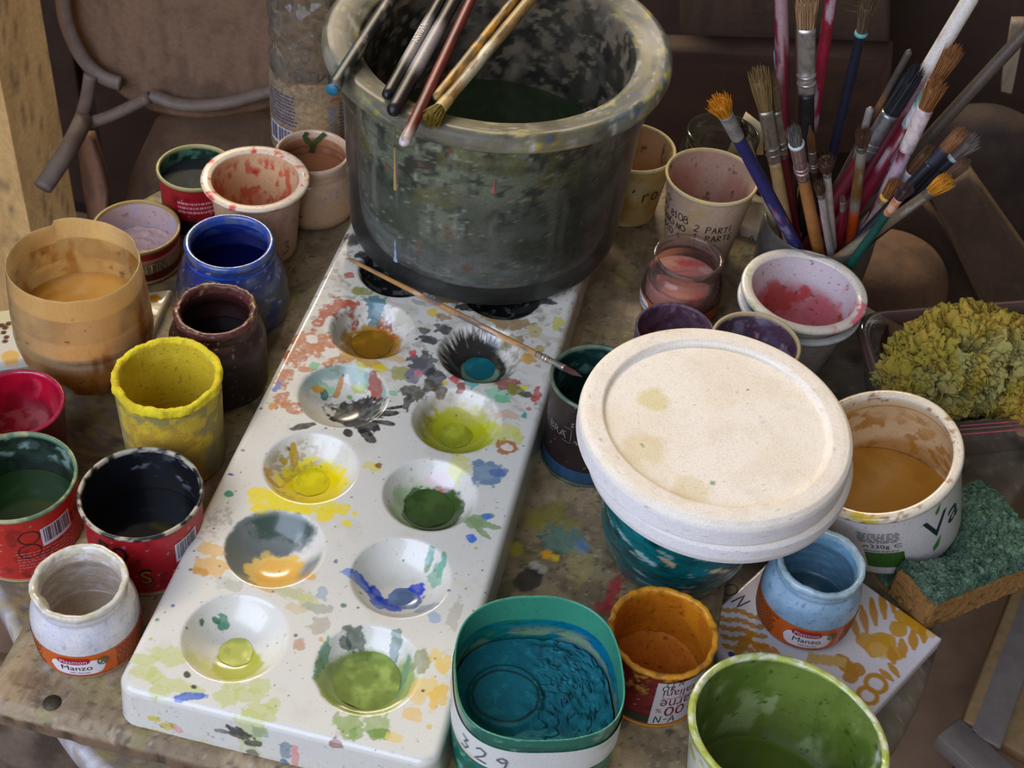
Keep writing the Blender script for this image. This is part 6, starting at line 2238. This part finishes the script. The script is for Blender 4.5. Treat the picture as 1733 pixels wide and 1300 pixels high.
    if Lb:
        Vs, Fs, Cs = [], [], []
        nst = 170 if w_px > 18 else 110
        for k_ in range(nst):
            a = rr_.uniform(0, 2 * math.pi)
            q_ = math.sqrt(rr_.uniform(0, 1))
            b0 = (side_ * math.cos(a) + dep * math.sin(a) * (flat if flat < 1 else 1)) * q_
            p0 = ax * (L - Lb - .001) + b0 * r * .92
            ln_ = Lb * rr_.uniform(.78, 1.02) * (1 - .18 * q_ * (bstyle == 'round'))
            if bstyle == 'point':
                outw = b0 * r * (wb * .5)
            else:
                outw = b0 * r * wb
            jit = (side_ * rr_.gauss(0, 1) + dep * rr_.gauss(0, 1)) * r * splay * .35
            bend = (up if up is not None else np.zeros(3))
            p1 = ax * (L - Lb + ln_ * .55) + b0 * r * (.92 + (wb - .92) * .7) * (1.0) + jit * .4 + bend * .35
            tip_r = .18 if bstyle == 'point' else 1.0
            p2 = ax * (L - Lb + ln_) + outw * tip_r + jit + bend
            if bstyle == 'wild' and k_ % 9 == 0:
                p2 = p2 + (side_ * rr_.gauss(0, 1)) * r * 2.2 - ax * Lb * .35
            hw = r * (.06 if w_px > 18 else .085) + .00010
            d0 = side_ * hw
            d1 = dep * hw
            k0 = len(Vs)
            for p_, sc in ((p0, 1), (p1, 1), (p2, .35)):
                Vs += [p_ + d0 * sc, p_ + (-.5 * d0 + .87 * d1) * sc, p_ + (-.5 * d0 - .87 * d1) * sc]
                sh = rr_.uniform(.75, 1.2)
            sh = rr_.uniform(.6, 1.25)
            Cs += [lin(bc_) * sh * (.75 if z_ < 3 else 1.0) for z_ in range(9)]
            for s_ in (0, 3):
                for z_ in range(3):
                    Fs.append((k0 + s_ + z_, k0 + s_ + (z_ + 1) % 3, k0 + s_ + 3 + (z_ + 1) % 3, k0 + s_ + 3 + z_))
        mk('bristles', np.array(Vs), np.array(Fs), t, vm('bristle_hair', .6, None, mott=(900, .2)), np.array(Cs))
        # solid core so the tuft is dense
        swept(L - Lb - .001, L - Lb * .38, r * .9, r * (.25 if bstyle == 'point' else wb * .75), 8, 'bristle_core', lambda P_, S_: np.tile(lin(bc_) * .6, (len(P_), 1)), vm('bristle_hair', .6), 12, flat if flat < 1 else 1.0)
    return t


BR = dict(
    blue=([0.2802, 0.1131, -0.01], [0.1783, 0.0343, 0.1799]),
    cream=([0.2509, 0.1472, -0.01], [0.196, 0.055, 0.1529]),
    flatbig=([0.2646, 0.104, -0.01], [0.1979, 0.0994, 0.1696]),
    redflat=([0.2694, 0.1118, -0.01], [0.207, 0.1089, 0.1595]),
    ltblue=([0.2562, 0.1275, -0.01], [0.2095, 0.1537, 0.1521]),
    pinkstreak=([0.2554, 0.1059, -0.01], [0.2015, 0.1577, 0.1985]),
    bigflat=([0.2675, 0.1371, -0.01], [0.2173, 0.1281, 0.2111]),
    brownstick=([0.2583, 0.1344, -0.01], [0.2144, 0.1567, 0.1935]),
    redwhite=([0.2569, 0.1417, -0.01], [0.2342, 0.158, 0.2049]),
    navy=([0.2674, 0.1483, -0.01], [0.2558, 0.1271, 0.2155]),
    darkstick=([0.2595, 0.1483, -0.01], [0.2923, 0.152, 0.1687]),
    blacksoft=([0.2535, 0.118, -0.01], [0.3009, 0.1438, 0.1667]),
    whitetip=([0.2639, 0.1205, -0.01], [0.321, 0.1647, 0.2089]),
    brown14=([0.2722, 0.1238, -0.01], [0.3177, 0.1359, 0.189]),
    brown15=([0.2908, 0.1094, -0.01], [0.3113, 0.124, 0.1701]),
    longstick=([0.2654, 0.1316, -0.01], [0.362, 0.1547, 0.2052]),
    greypoint=([0.2822, 0.1428, -0.01], [0.2781, 0.1445, 0.1268]),
    orangeh=([0.2963, 0.1277, -0.01], [0.2728, 0.1013, 0.1384]),
    dense=([0.2891, 0.13, -0.01], [0.25, 0.0541, 0.1429]),
    ochre=([0.2819, 0.1242, -0.01], [0.2251, 0.0355, 0.1707]),
    small21=([0.2785, 0.1479, -0.01], [0.2406, 0.1148, 0.1226]),
    small22=([0.2902, 0.1231, -0.01], [0.2504, 0.0573, 0.1217]),
    thinred=([0.2906, 0.1376, -0.01], [0.2695, 0.073, 0.1036]),
    b24=([0.2823, 0.1028, -0.01], [0.3041, 0.1067, 0.1023]),
    green25=([0.2782, 0.0956, -0.01], [0.3062, 0.0701, 0.124]),
    orange26=([0.2474, 0.0891, -0.01], [0.3328, 0.0882, 0.1232]),
    dark27=([0.2602, 0.089, -0.01], [0.3329, 0.1028, 0.1506]),
    dark28=([0.2687, 0.0963, -0.01], [0.3432, 0.1133, 0.1417]),
    dark29=([0.2583, 0.0939, -0.01], [0.3416, 0.0987, 0.1317]),
    b30=([0.2784, 0.1358, -0.01], [0.3209, 0.119, 0.1245]))
SIL = (176, 172, 164)
MAR = (92, 16, 30)
brush('blue-handled brush with stiff splayed orange bristles, leftmost in the jar', *BR['blue'], 25, .016, .022, (38, 42, 98), (140, 134, 126), (222, 148, 20), 1, wb=1.5, splay=.7, hstain=[(0, 1, (120, 120, 150), .68), (.3, 1, (150, 60, 50), .74)], fstain=[((116, 112, 108), .5)], taper=1.25)
brush('small brown-haired brush on a cream handle behind the blue brush', *BR['cream'], 14, .014, .004, (196, 182, 140), (170, 164, 150), (72, 52, 34), 2, wb=1.4, hstain=[(0, .3, (60, 120, 70), .55)], taper=1.2)
brush('large flat hog-hair brush with long splayed tan bristles', *BR['flatbig'], 24, .036, .040, (176, 146, 96), (150, 142, 128), (140, 112, 66), 3, wb=1.55, splay=.5, flat=.5, taper=1.0)
brush('flat hog-hair brush with dark red handle behind the large one', *BR['redflat'], 17, .030, .034, (84, 14, 24), (150, 142, 128), (116, 92, 58), 4, wb=1.5, flat=.5)
brush('thin flat brush with pale blue tip and silver ferrule', *BR['ltblue'], 12, .015, .044, (186, 150, 90), (150, 142, 134), (116, 146, 164), 5, wb=1.05, splay=.05, flat=.5)
brush('thick handle streaked pink over maroon, standing on its bristles', *BR['pinkstreak'], 23, 0, 0, (104, 20, 36), SIL, MAR, 6, hstain=[(.78, 1.1, (146, 116, 114), .36), (.3, .85, (146, 116, 114), .62)], handle_up=True)
brush('wide flat brush with tan bristles, shiny ferrule and black handle', *BR['bigflat'], 30, .030, .048, (26, 26, 28), (186, 178, 168), (168, 130, 88), 7, wb=1.2, splay=.3, flat=.45, hstain=[(0, 1, (120, 116, 116), .70)])
brush('plain brown stick behind the wide flat brush', *BR['brownstick'], 9, 0, 0, (84, 56, 36), SIL, MAR, 8, handle_up=True)
brush('handle streaked crimson and white beside the wide flat brush', *BR['redwhite'], 19, 0, 0, (146, 24, 48), SIL, MAR, 9, hstain=[(.5, 1.1, (176, 156, 160), .58), (0, .5, (50, 16, 28), .3)], handle_up=True)
brush('navy lacquered brush with wild spiky bristles and teal collar', *BR['navy'], 19, .030, 0, (20, 24, 40), SIL, (96, 76, 52), 10, wb=1.2, splay=1.2, bstyle='wild', collar=(92, 160, 156), taper=1.1)
brush('thin dark grey stick pointing up behind the black mop brush', *BR['darkstick'], 11, 0, 0, (74, 66, 60), SIL, MAR, 11, handle_up=True, hstain=[(0, .8, (120, 84, 50), .55)])
brush('soft black mop brush with silver ferrule', *BR['blacksoft'], 29, .040, .034, (100, 20, 30), (150, 150, 150), (20, 20, 26), 12, wb=1.0, splay=.2, bstyle='round')
brush('thick handle dipped in white paint leaning to the right', *BR['whitetip'], 26, 0, 0, (110, 30, 46), SIL, MAR, 13, hstain=[(.70, 1.2, (214, 206, 190), .25), (.60, .75, (150, 110, 120), .5)], handle_up=True)
brush('brown bristle brush with ferrule caked in white and teal paint', *BR['brown14'], 24, .030, .034, (110, 18, 36), (176, 164, 160), (146, 92, 44), 14, wb=1.2, splay=.6, fstain=[((190, 180, 180), .42), ((30, 140, 116), .58)], hstain=[(.75, 1.1, (170, 146, 150), .50), (.4, .8, (150, 120, 130), .66)], taper=1.2)
brush('brown bristle brush with pinkish white ferrule and maroon handle', *BR['brown15'], 26, .024, .030, (104, 18, 36), (196, 176, 176), (150, 96, 46), 15, wb=1.35, splay=.6, fstain=[((206, 190, 176), .42), ((166, 138, 146), .6)], hstain=[(.72, 1.1, (176, 150, 160), .46), (.35, .8, (150, 120, 134), .64)], taper=1.3)
brush('long weathered wooden stick leaning far to the right', *BR['longstick'], 21, 0, 0, (82, 70, 58), SIL, MAR, 16, handle_up=True)
brush('grey pointed wooden brush handle in the middle of the jar', *BR['greypoint'], 13, 0, 0, (140, 132, 122), SIL, MAR, 17, handle_up=True, hstain=[(0, .6, (170, 164, 156), .5)])
brush('round brown brush with grey handle turning orange below', *BR['orangeh'], 19, .017, .002, (196, 74, 22), (150, 140, 128), (96, 66, 44), 18, wb=1.35, hstain=[(.58, 1.1, (140, 132, 116), .1), (.66, .9, (116, 80, 30), .58), (0, .5, (90, 60, 50), .70)], taper=1.3)
brush('dense round brown brush with chalky white handle', *BR['dense'], 15, .020, .003, (186, 176, 164), (170, 164, 156), (92, 60, 42), 19, wb=2.1, splay=.5, hstain=[(0, .35, (110, 70, 64), .48)], taper=1.3)
brush('grey stiff-haired brush with rosy silver ferrule and ochre wood handle', *BR['ochre'], 24, .020, .038, (172, 116, 56), (186, 160, 156), (120, 116, 108), 20, wb=.95, splay=.3, hstain=[(0, .3, (206, 190, 170), .58), (0, 1, (70, 50, 40), .72)], collar=(186, 196, 190), taper=1.25)
brush('small brown flat brush with wired ferrule in the middle', *BR['small21'], 14, .024, .018, (50, 36, 30), (150, 136, 126), (120, 78, 44), 21, wb=1.0, splay=.3, bstyle='point')
brush('small brown brush with pale grey handle in front', *BR['small22'], 14, .016, .003, (156, 146, 138), (150, 140, 130), (96, 68, 44), 22, wb=1.3, hstain=[(0, 1, (190, 182, 172), .55)], taper=1.3)
brush('thin red-handled brush with small silver ferrule', *BR['thinred'], 10, .009, .012, (130, 16, 28), (190, 176, 170), (110, 80, 60), 23, wb=.8, bstyle='point')
brush('ochre-haired brush with thick whitish handle leaning to the right', *BR['b24'], 21, .017, .003, (128, 114, 102), (190, 170, 130), (150, 98, 40), 24, wb=1.1, hstain=[(.2, 1, (172, 156, 148), .54)], collar=(206, 160, 70), taper=1.4)
brush('green-handled brush with coppery ferrule and plum bristles', *BR['green25'], 16, .015, .014, (18, 74, 62), (196, 130, 90), (84, 60, 58), 25, wb=1.6, splay=.6, fstain=[((206, 160, 130), .55)], taper=1.3)
brush('grey wooden brush with bright orange bristles leaning low to the right', *BR['orange26'], 20, .017, .003, (116, 102, 80), (150, 140, 128), (214, 142, 24), 26, wb=1.5, splay=.5, hstain=[(0, .5, (130, 96, 54), .5), (.3, 1, (156, 148, 136), .58)], taper=1.2)
brush('black-handled brush with amber bristles tipped grey', *BR['dark27'], 21, .020, .012, (22, 24, 34), (40, 42, 52), (140, 90, 46), 27, wb=1.0, splay=.3, fstain=[((30, 32, 44), .4)], flat=.6)
brush('black-handled brush with pale collar and frayed grey-tipped bristles', *BR['dark28'], 16, .022, .010, (22, 24, 34), (40, 42, 52), (130, 116, 104), 28, wb=1.9, splay=.8, fstain=[((30, 32, 44), .4)], collar=(170, 190, 186))
brush('short dark brown brush hidden low on the right', *BR['dark29'], 20, .018, .008, (26, 24, 24), (50, 40, 30), (92, 62, 34), 29, wb=1.0, splay=.3, fstain=[((40, 34, 30), .4)], flat=.6)
brush('long brown-haired brush with whitish wire ferrule', *BR['b30'], 18, .028, .010, (150, 140, 132), (196, 190, 186), (104, 70, 40), 30, wb=1.0, splay=.4, fstain=[((206, 196, 196), .5)])

# brushes laid across the tub's rim (each spans the front and the back flange)
ZR_ = PT + .146


def across(A, B, zA, zB, w0):
    a, b = at(*A, zA), at(*B, zB)
    return a, b


def lay_brush(label, front, back_pt, w_px, **kw):
    """front px = hanging end (over the near rim), back px = further up the stick"""
    f3 = at(front[0], front[1], ZR_ + .0042)
    b3 = at(back_pt[0], back_pt[1], ZR_ + .0042)
    far = f3 + (b3 - f3) / np.linalg.norm(b3 - f3) * kw.pop('L', .24)
    return f3, far


def zlift(p, dz):
    q_ = p.copy()
    q_[2] += dz
    return q_


GB = 'brushes across the tub rim'
f3, far = lay_brush('', (562, 152), (655, 8), 24, L=.22)
brush('black brush handle with a bright teal end overhanging the tub rim', far, f3, 24, 0, 0, (20, 24, 28), SIL, MAR, 41, GB, hstain=[(.75, 1.1, (24, 70, 76), .52), (.4, 1.1, (150, 140, 120), .68)], handle_up=True)
_o = bpy.data.objects[-1] if False else None
V, F = tube([np.zeros(3), (f3 - far) / np.linalg.norm(f3 - far) * .0006], [.0038, .0036], 16)
ob = [o for o in COL.objects if o.get('label', '').startswith('black brush handle with a bright teal')][0]
mk('teal_end', V + (f3 - far), F, ob, pm('teal_end', (30, 106, 130), .5))
f3, far = lay_brush('', (653, 165), (748, -5), 18, L=.23)
brush('slim black brush handle with a silver grip over the tub rim', far, f3, 20, 0, 0, (18, 17, 19), SIL, MAR, 42, GB, hstain=[(.62, .84, (150, 146, 142), .10)], handle_up=True)
V, F = fitted('ARTISTA', width=.022)
ob = [o for o in COL.objects if o.get('label', '').startswith('slim black brush handle with a silver')][0]
ax_ = (far - f3) / np.linalg.norm(far - f3)
sd_ = np.cross(ax_, np.array([0, 0, 1.0]))
sd_ /= np.linalg.norm(sd_)
up_ = np.cross(sd_, ax_)
mk('lettering', (f3 - far) + ax_ * .068 + V[:, :1] * ax_ - V[:, 1:] * sd_ + up_ * .0036, F, ob, pm('print_silver', (170, 166, 160), .4), smooth=False)
f3, far = lay_brush('', (663, 192), (772, -5), 22, L=.24)
brush('thicker black brush handle with a frosted grip over the tub rim', far, f3, 25, 0, 0, (20, 17, 20), SIL, MAR, 43, GB, hstain=[(.60, .82, (156, 150, 150), .08)], handle_up=True)
f3, far = lay_brush('', (682, 246), (797, 0), 18, L=.26)
brush('dark red brush handle reaching lowest over the tub rim', far, f3, 20, 0, 0, (112, 34, 34), SIL, MAR, 44, GB, hstain=[(.96, 1.2, (206, 190, 180), .2), (.5, 1, (70, 30, 30), .62)], handle_up=True)
f3, far = lay_brush('', (736, 168), (862, 10), 16, L=.22)
brush('slender handle striped yellow and grey over the tub rim', far, f3, 17, 0, 0, (120, 104, 72), SIL, MAR, 45, GB, hstain=[(.3, 1.0, (206, 150, 40), .50), (.3, 1.0, (80, 76, 66), .60)], handle_up=True)
f3, far = lay_brush('', (723, 210), (890, 8), 20, L=.26)
brush('bare wood brush with mustard bristles drooping over the tub rim', far, f3, 23, .016, .010, (164, 132, 78), (176, 150, 90), (146, 124, 36), 46, GB, wb=1.5, splay=.5, fstain=[((196, 168, 100), .4)], hstain=[(.72, .92, (206, 196, 164), .12), (0, 1, (120, 92, 50), .60)], taper=1.3)

# thin brush lying over the palette, its tip on the dark tin's rim
a = at(588, 437, PT + .004)
b = at(985, 638, .0690)
brush('thin round brush lying across the palette with its tip on the dark tin', a, b, 12, .013, .020, (176, 130, 74), (196, 184, 166), (96, 60, 46), 51, 'loose brush', wb=.8, bstyle='point', splay=.1, taper=.95, hstain=[(.3, 1, (206, 176, 150), .55), (0, 1, (110, 96, 92), .64)], collar=None)


# ================================================================== clutter behind and below the table
WD = vm('old_timber', .8, (200, .5, .001), mott=(200, .2))


def timber(name, label, cat, pts_px, Y, thick, c1, c2, sc=(1, 1, .08), seed=0, amt=.7, mat=None, group=None):
    """panel whose outline is given at its own distance Y, with real thickness"""
    P_ = np.array([aty(px, py, Y) for px, py in pts_px])
    cen_ = P_.mean(0)
    n_ = len(P_)
    rows, nr = [], 22
    for k_ in range(nr + 1):
        rows.append(cen_ + (P_ - cen_) * (k_ / nr))
    V_ = np.concatenate(rows)
    i_ = np.arange(nr)[:, None] * n_
    j_ = np.arange(n_)[None, :]
    k2 = (j_ + 1) % n_
    F_ = np.stack([i_ + j_, i_ + n_ + j_, i_ + n_ + k2, i_ + k2], -1).reshape(-1, 4)
    m_ = len(V_)
    B_ = P_ + np.array([0, thick, 0])
    V_ = np.vstack([V_, B_, cen_ + np.array([0, thick, 0])])
    e0 = nr * n_
    F2 = np.array([(e0 + a, e0 + (a + 1) % n_, m_ + (a + 1) % n_, m_ + a) for a in range(n_)])[:, ::-1]
    T2 = np.array([(m_ + a, m_ + (a + 1) % n_, m_ + n_) for a in range(n_)])
    c_ = np.tile(lin(c1), (len(V_), 1))
    lay(c_, sst(.42, .68, fbm(V_ * np.array(sc), 120, 4, seed)) * amt, c2)
    lay(c_, sst(.55, .7, fbm(V_, 30, 4, seed + 5)) * .4, tuple(int(v * .7) for v in c2))
    o = mk(name, V_ - cen_, [F_[:, ::-1], F2[:, ::-1], T2], None, mat or WD, c_, smooth=False)
    o.location = cen_
    return tag(o, label, cat, group)


def dense(pts, n=4):
    P_ = np.array(pts, float)
    out = []
    for a, b in zip(P_, np.roll(P_, -1, 0)):
        for k_ in range(n):
            out.append(a + (b - a) * k_ / n)
    return out


# timber post on the left
p0 = aty(62, 0, .30)
V, F = box_geo(0, 0, 0, .105, .09, 1.5)
rz = R_(33)
ca, sa_ = math.cos(rz), math.sin(rz)
nx_ = 60
T, Zg = np.meshgrid(np.linspace(0, 1, 5, endpoint=True), np.linspace(-.75, .75, 120))
post = thing('timber_post', 'rough ochre timber post standing at the far left', 'post', (p0[0] - .104, .352, FLOOR_Z), R_(-24))
sides = [((-.06, -.012), (.05, -.012)), ((.05, -.012), (.05, .045)), ((.05, .045), (-.06, .045)), ((-.06, .045), (-.06, -.012))]
Vs, Fs = [], []
for (a, b) in sides:
    U, Zg = np.meshgrid(np.linspace(0, 1, 14), np.linspace(0, 1.5, 110))
    k0 = sum(len(v) for v in Vs)
    Vs.append(np.stack([a[0] + (b[0] - a[0]) * U.ravel(), a[1] + (b[1] - a[1]) * U.ravel(), Zg.ravel()], 1))
    i = np.arange(109)[:, None] * 14
    j = np.arange(13)[None, :]
    Fs.append(np.stack([i + j, i + j + 1, i + 15 + j, i + 14 + j], -1).reshape(-1, 4) + k0)
V = np.concatenate(Vs)
c = np.tile(lin((222, 180, 114)), (len(V), 1))
lay(c, sst(.45, .65, fbm(V * np.array([1, 1, .2]), 120, 4, 501)) * .6, (194, 152, 92))
lay(c, sst(.64, .70, fbm(V, 200, 4, 502)) * .6, (96, 84, 66))
mk('post_shaft', V, np.concatenate(Fs), post, WD, c, smooth=False)

# big rounded brown panel (old chair back) with grey metal straps
out = catmull([np.array(p, float) for p in ((112, -60), (118, 20), (140, 85), (170, 120), (205, 160), (260, 188), (340, 200), (420, 190), (478, 170), (500, 100), (500, -60), (300, -80))], 8)
timber('chair_back', 'large brown scuffed chair back with rounded lower edge', 'chair back', out, .42, .03, (120, 92, 68), (92, 70, 52), (1, 1, .3), 511, .7)
GS = pm('strap_grey', (106, 92, 80), .6, .0, mott=(90, .25), bump=(300, .3, .0006))


def strap(label, pts, Y, w_px, fl=.8):
    P_ = np.array([aty(q[0], q[1], q[2] if len(q) > 2 else Y) for q in pts])
    P_ = catmull(list(P_), 8, False) if len(P_) > 2 else np.linspace(P_[0], P_[1], 8)
    d_ = np.linalg.norm(P_[0] - CAM_C)
    o_ = P_.mean(0)
    V_, F_ = tube(P_ - o_, w_px / 2 / FPX * d_, 14, True, fl)
    ob_ = mk('metal_strap', V_, F_, None, GS)
    ob_.location = o_
    return tag(ob_, label, 'strap', 'grey straps on the chair back')


strap('grey bent strap curving down the chair back at upper left', [(105, -30), (112, 35), (138, 95), (170, 128), (205, 142)], .405, 26)
strap('grey curved strap running along the lower edge of the chair back', [(256, 160), (300, 176), (350, 178), (400, 170), (470, 150)], .405, 25)
strap('short grey hinge arm rising to the upper strap', [(153, 128), (146, 170), (132, 215)], .398, 22)
strap('grey hinge arm slanting up to the lower strap', [(252, 165), (190, 195), (140, 212)], .398, 24)
strap('long grey hinge handle pointing down to the post', [(142, 200, .395), (128, 230, .36), (108, 265, .32), (72, 318, .285)], .395, 30)
timber('brown_board', 'dark brown board standing under the chair back', 'board', dense([(262, 205), (460, 200), (470, 345), (205, 360), (222, 290)]), .46, .02, (104, 80, 58), (80, 60, 44), (1, 1, .3), 521)
timber('bent_slat', 'pinkish brown curved slat beside the timber post', 'slat', dense([(128, 232), (152, 232), (168, 280), (180, 330), (176, 380), (150, 380), (140, 320)]), .40, .012, (140, 104, 80), (104, 76, 58), (1, 1, .2), 531)
# right-hand background
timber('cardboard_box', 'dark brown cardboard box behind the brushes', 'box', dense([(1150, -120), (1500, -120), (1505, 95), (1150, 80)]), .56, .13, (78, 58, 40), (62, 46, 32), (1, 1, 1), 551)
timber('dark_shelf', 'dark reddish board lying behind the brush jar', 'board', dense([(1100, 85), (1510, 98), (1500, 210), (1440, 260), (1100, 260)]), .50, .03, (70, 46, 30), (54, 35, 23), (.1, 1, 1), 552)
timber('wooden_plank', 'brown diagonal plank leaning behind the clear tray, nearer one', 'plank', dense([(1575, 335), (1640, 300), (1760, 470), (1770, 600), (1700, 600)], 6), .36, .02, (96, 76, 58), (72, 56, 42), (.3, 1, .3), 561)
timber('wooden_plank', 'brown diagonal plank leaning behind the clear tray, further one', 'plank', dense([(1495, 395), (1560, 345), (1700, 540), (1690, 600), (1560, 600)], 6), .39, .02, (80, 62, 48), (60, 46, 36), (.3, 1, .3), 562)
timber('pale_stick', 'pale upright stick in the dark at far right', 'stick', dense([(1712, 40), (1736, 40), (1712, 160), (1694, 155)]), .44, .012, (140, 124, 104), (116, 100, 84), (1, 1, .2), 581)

# tall clay jar and sack standing on the floor, low cabinet added to keep the background dark
q = aty(1520, 425, .335)
hj = q[2] - FLOOR_Z
v = lathe(smoothp([(.0001, 0, 0), (.030, 0, 0), (.042, .04, 0), (.055, .2, 0), (.056, hj - .06, 0), (.052, hj - .02, 0), (.034, hj, 1), (.0001, hj + .003, 1)], 2), 60, .008)
base(v, (104, 76, 54), (104, 76, 54))
stain(v, (0, 1), (70, 52, 40), 40, .5, .1, 591, .7)
o = mk('clay_pot', v.P, v.F, None, WD, v.col)
o.location = (q[0], .335, FLOOR_Z)
tag(o, 'upturned brown clay pot standing behind the nested cups', 'pot')
q = aty(1690, 190, .50)
nA, nB = 70, 70
A, B = np.meshgrid(np.linspace(0, 2 * np.pi, nA, endpoint=False), np.linspace(1e-6, np.pi / 2, nB))
P_ = np.stack([np.sin(B) ** .6 * np.cos(A) * .11, np.sin(B) ** .6 * np.sin(A) * .075, np.cos(B) * (q[2] - FLOOR_Z)], -1).reshape(-1, 3)
P_[:, :2] *= (1 + .35 * (fbm(P_, 12, 4, 571) - .5))[:, None]
c_ = np.tile(lin((62, 46, 36)), (len(P_), 1))
lay(c_, sst(.45, .6, fbm(P_, 30, 4, 572)), (46, 34, 27))
i = np.arange(nB - 1)[:, None] * nA
j = np.arange(nA)[None, :]
k = (j + 1) % nA
o = mk('cloth_sack', P_, np.stack([i + j, i + nA + j, i + nA + k, i + k], -1).reshape(-1, 4), None, WD, c_)
o.location = (q[0], .50, FLOOR_Z)
tag(o, 'dark sagging cloth sack behind the long stick', 'sack')
cb = thing('added_cabinet', 'added low dark brown cabinet keeping the view behind the table dark', 'cabinet', (.0, .92, FLOOR_Z))
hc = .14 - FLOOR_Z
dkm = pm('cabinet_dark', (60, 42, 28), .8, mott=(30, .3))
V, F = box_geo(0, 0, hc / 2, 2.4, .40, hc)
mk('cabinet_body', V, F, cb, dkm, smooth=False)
for k_ in range(4):
    V, F = box_geo(-.9 + .6 * k_, -.208, hc / 2, .58, .016, hc - .06)
    d_ = bevel(mk('door', V, F, cb, dkm, smooth=False), .003)
    V, F = tube([(-.66 + .6 * k_, -.222, hc * .6), (-.66 + .6 * k_, -.222, hc * .6 + .1)], .006, 10)
    mk('handle', V, F, d_, pm('handle_dark', (60, 54, 48), .4, .5))

# paper and small boxes beside the handwritten cup
P_ = [at(1228, 262, .03), at(1262, 190, .06), at(1290, 212, .06), at(1292, 262, .03)]
o = extrude_poly([p - P_[0] for p in P_], (.0, .0008, .0), None, 'paper_sheet', pm('paper_cream', (214, 196, 150), .8))
o.location = P_[0]
tag(o, 'cream sheet of paper propped behind the handwritten cup', 'paper')
V, F = box_geo(0, 0, .011, .05, .036, .022)
bx = thing('white_box', 'small white box with scribbles between the handwritten cup and the brushes', 'box', (.222, .165, ZT), R_(-12))
bevel(mk('box_body', V, F, bx, pm('box_white', (176, 160, 136), .7, mott=(150, .2)), smooth=False), .002)
V, F = ribbon([[(-.02, 0), (-.014, .008), (-.01, -.006), (-.004, .007), (.0, -.007), (.006, .006), (.012, -.006)], [(-.02, -.009), (.0, -.007), (.018, -.010)]], .0009)
mk('scribble', np.stack([V[:, 0], np.full(len(V), -.0184), .011 + V[:, 1]], 1), F, bx, INK, smooth=False)
t = tin('food_tin', 'dark red tin standing left of the brush jar', (.2160, .1150 + .012, ZT), .0135, .058, (70, 20, 18), (84, 60, 50), (40, 20, 18), None, (40, 20, 18), seed=601) if False else None
# jar lid behind the brushes
v = lathe([(.0001, 0, 0), (.029, 0, 0), (.030, .002, 0), (.030, .010, 0), (.029, .0116, 1), (.0265, .0116, 1), (.0255, .0095, 2), (.0001, .0095, 3)], 80, .002)
base(v, (150, 146, 136), (170, 160, 140), (176, 174, 170), (170, 168, 166))
o = mk('jar_lid', v.P, v.F, None, vm('lid_metal', .3, None, mott=(100, .15)), v.col)
q = at(1420, 262, ZT + .03)
o.location = (.262, .196, ZT + .0005)
tag(o, 'round white and silver jar lid behind the brushes', 'lid')

# floor clutter: metal frame on the lower right, white hoop and sack on the lower left
fr = thing('floor_rack', 'grey metal rack with wooden slats on the floor at lower right', 'rack', (.55, -.05, FLOOR_Z))
O5 = np.array([.55, -.05, FLOOR_Z])


def bar(a, b, z, wd, hh, mat, nm):
    A, B = at(*a, z), at(*b, z)
    d_ = B - A
    L_ = np.linalg.norm(d_)
    V_, F_ = box_geo(L_ / 2, 0, 0, L_, wd, hh)
    an = math.atan2(d_[1], d_[0])
    R2 = np.array([[math.cos(an), -math.sin(an), 0], [math.sin(an), math.cos(an), 0], [0, 0, 1]])
    o_ = mk(nm, V_ @ R2.T + A - O5, F_, fr, mat, smooth=False)
    return bevel(o_, .002)


gm_ = pm('frame_grey', (128, 120, 116), .5, .1, mott=(60, .2))
bar((1800, 880), (1662, 1262), FLOOR_Z + .12, .030, .02, gm_, 'frame_bar')
bar((1600, 1238), (1800, 1420), FLOOR_Z + .12, .034, .02, gm_, 'frame_bar')
wm_ = pm('frame_slat_wood', (150, 124, 84), .7, mott=(80, .3))
bar((1768, 880), (1632, 1238), FLOOR_Z + .115, .012, .03, wm_, 'slat')
bar((1850, 980), (1712, 1275), FLOOR_Z + .11, .040, .015, wm_, 'slat')
for (a, b) in (((.0), (.0)),):
    for px, py in ((1662, 1262), (1800, 880), (1790, 1410)):
        A = at(px, py, FLOOR_Z + .06)
        V, F = box_geo(A[0] - O5[0], A[1] - O5[1], .055, .022, .022, .11)
        mk('frame_foot', V, F, fr, gm_, smooth=False)
# lump on the lower left
nA, nB = 60, 40
A, B = np.meshgrid(np.linspace(0, 2 * np.pi, nA, endpoint=False), np.linspace(.01, np.pi / 2, nB))
P_ = np.stack([np.sin(B) * np.cos(A) * .12, np.sin(B) * np.sin(A) * .08, np.cos(B) * .16], -1).reshape(-1, 3)
P_ *= (1 + .5 * (fbm(P_, 14, 4, 611) - .5))[:, None]
i = np.arange(nB - 1)[:, None] * nA
j = np.arange(nA)[None, :]
k = (j + 1) % nA
c_ = np.tile(lin((110, 94, 76)), (len(P_), 1))
lay(c_, sst(.45, .6, fbm(P_, 40, 4, 612)), (80, 66, 52))
q = at(40, 1235, FLOOR_Z + .08)
o = mk('stone_lump', P_, np.stack([i + j, i + nA + j, i + nA + k, i + k], -1).reshape(-1, 4), None, WD, c_)
o.location = (q[0], q[1], FLOOR_Z)
tag(o, 'rough brown stone on the floor under the board corner', 'stone')
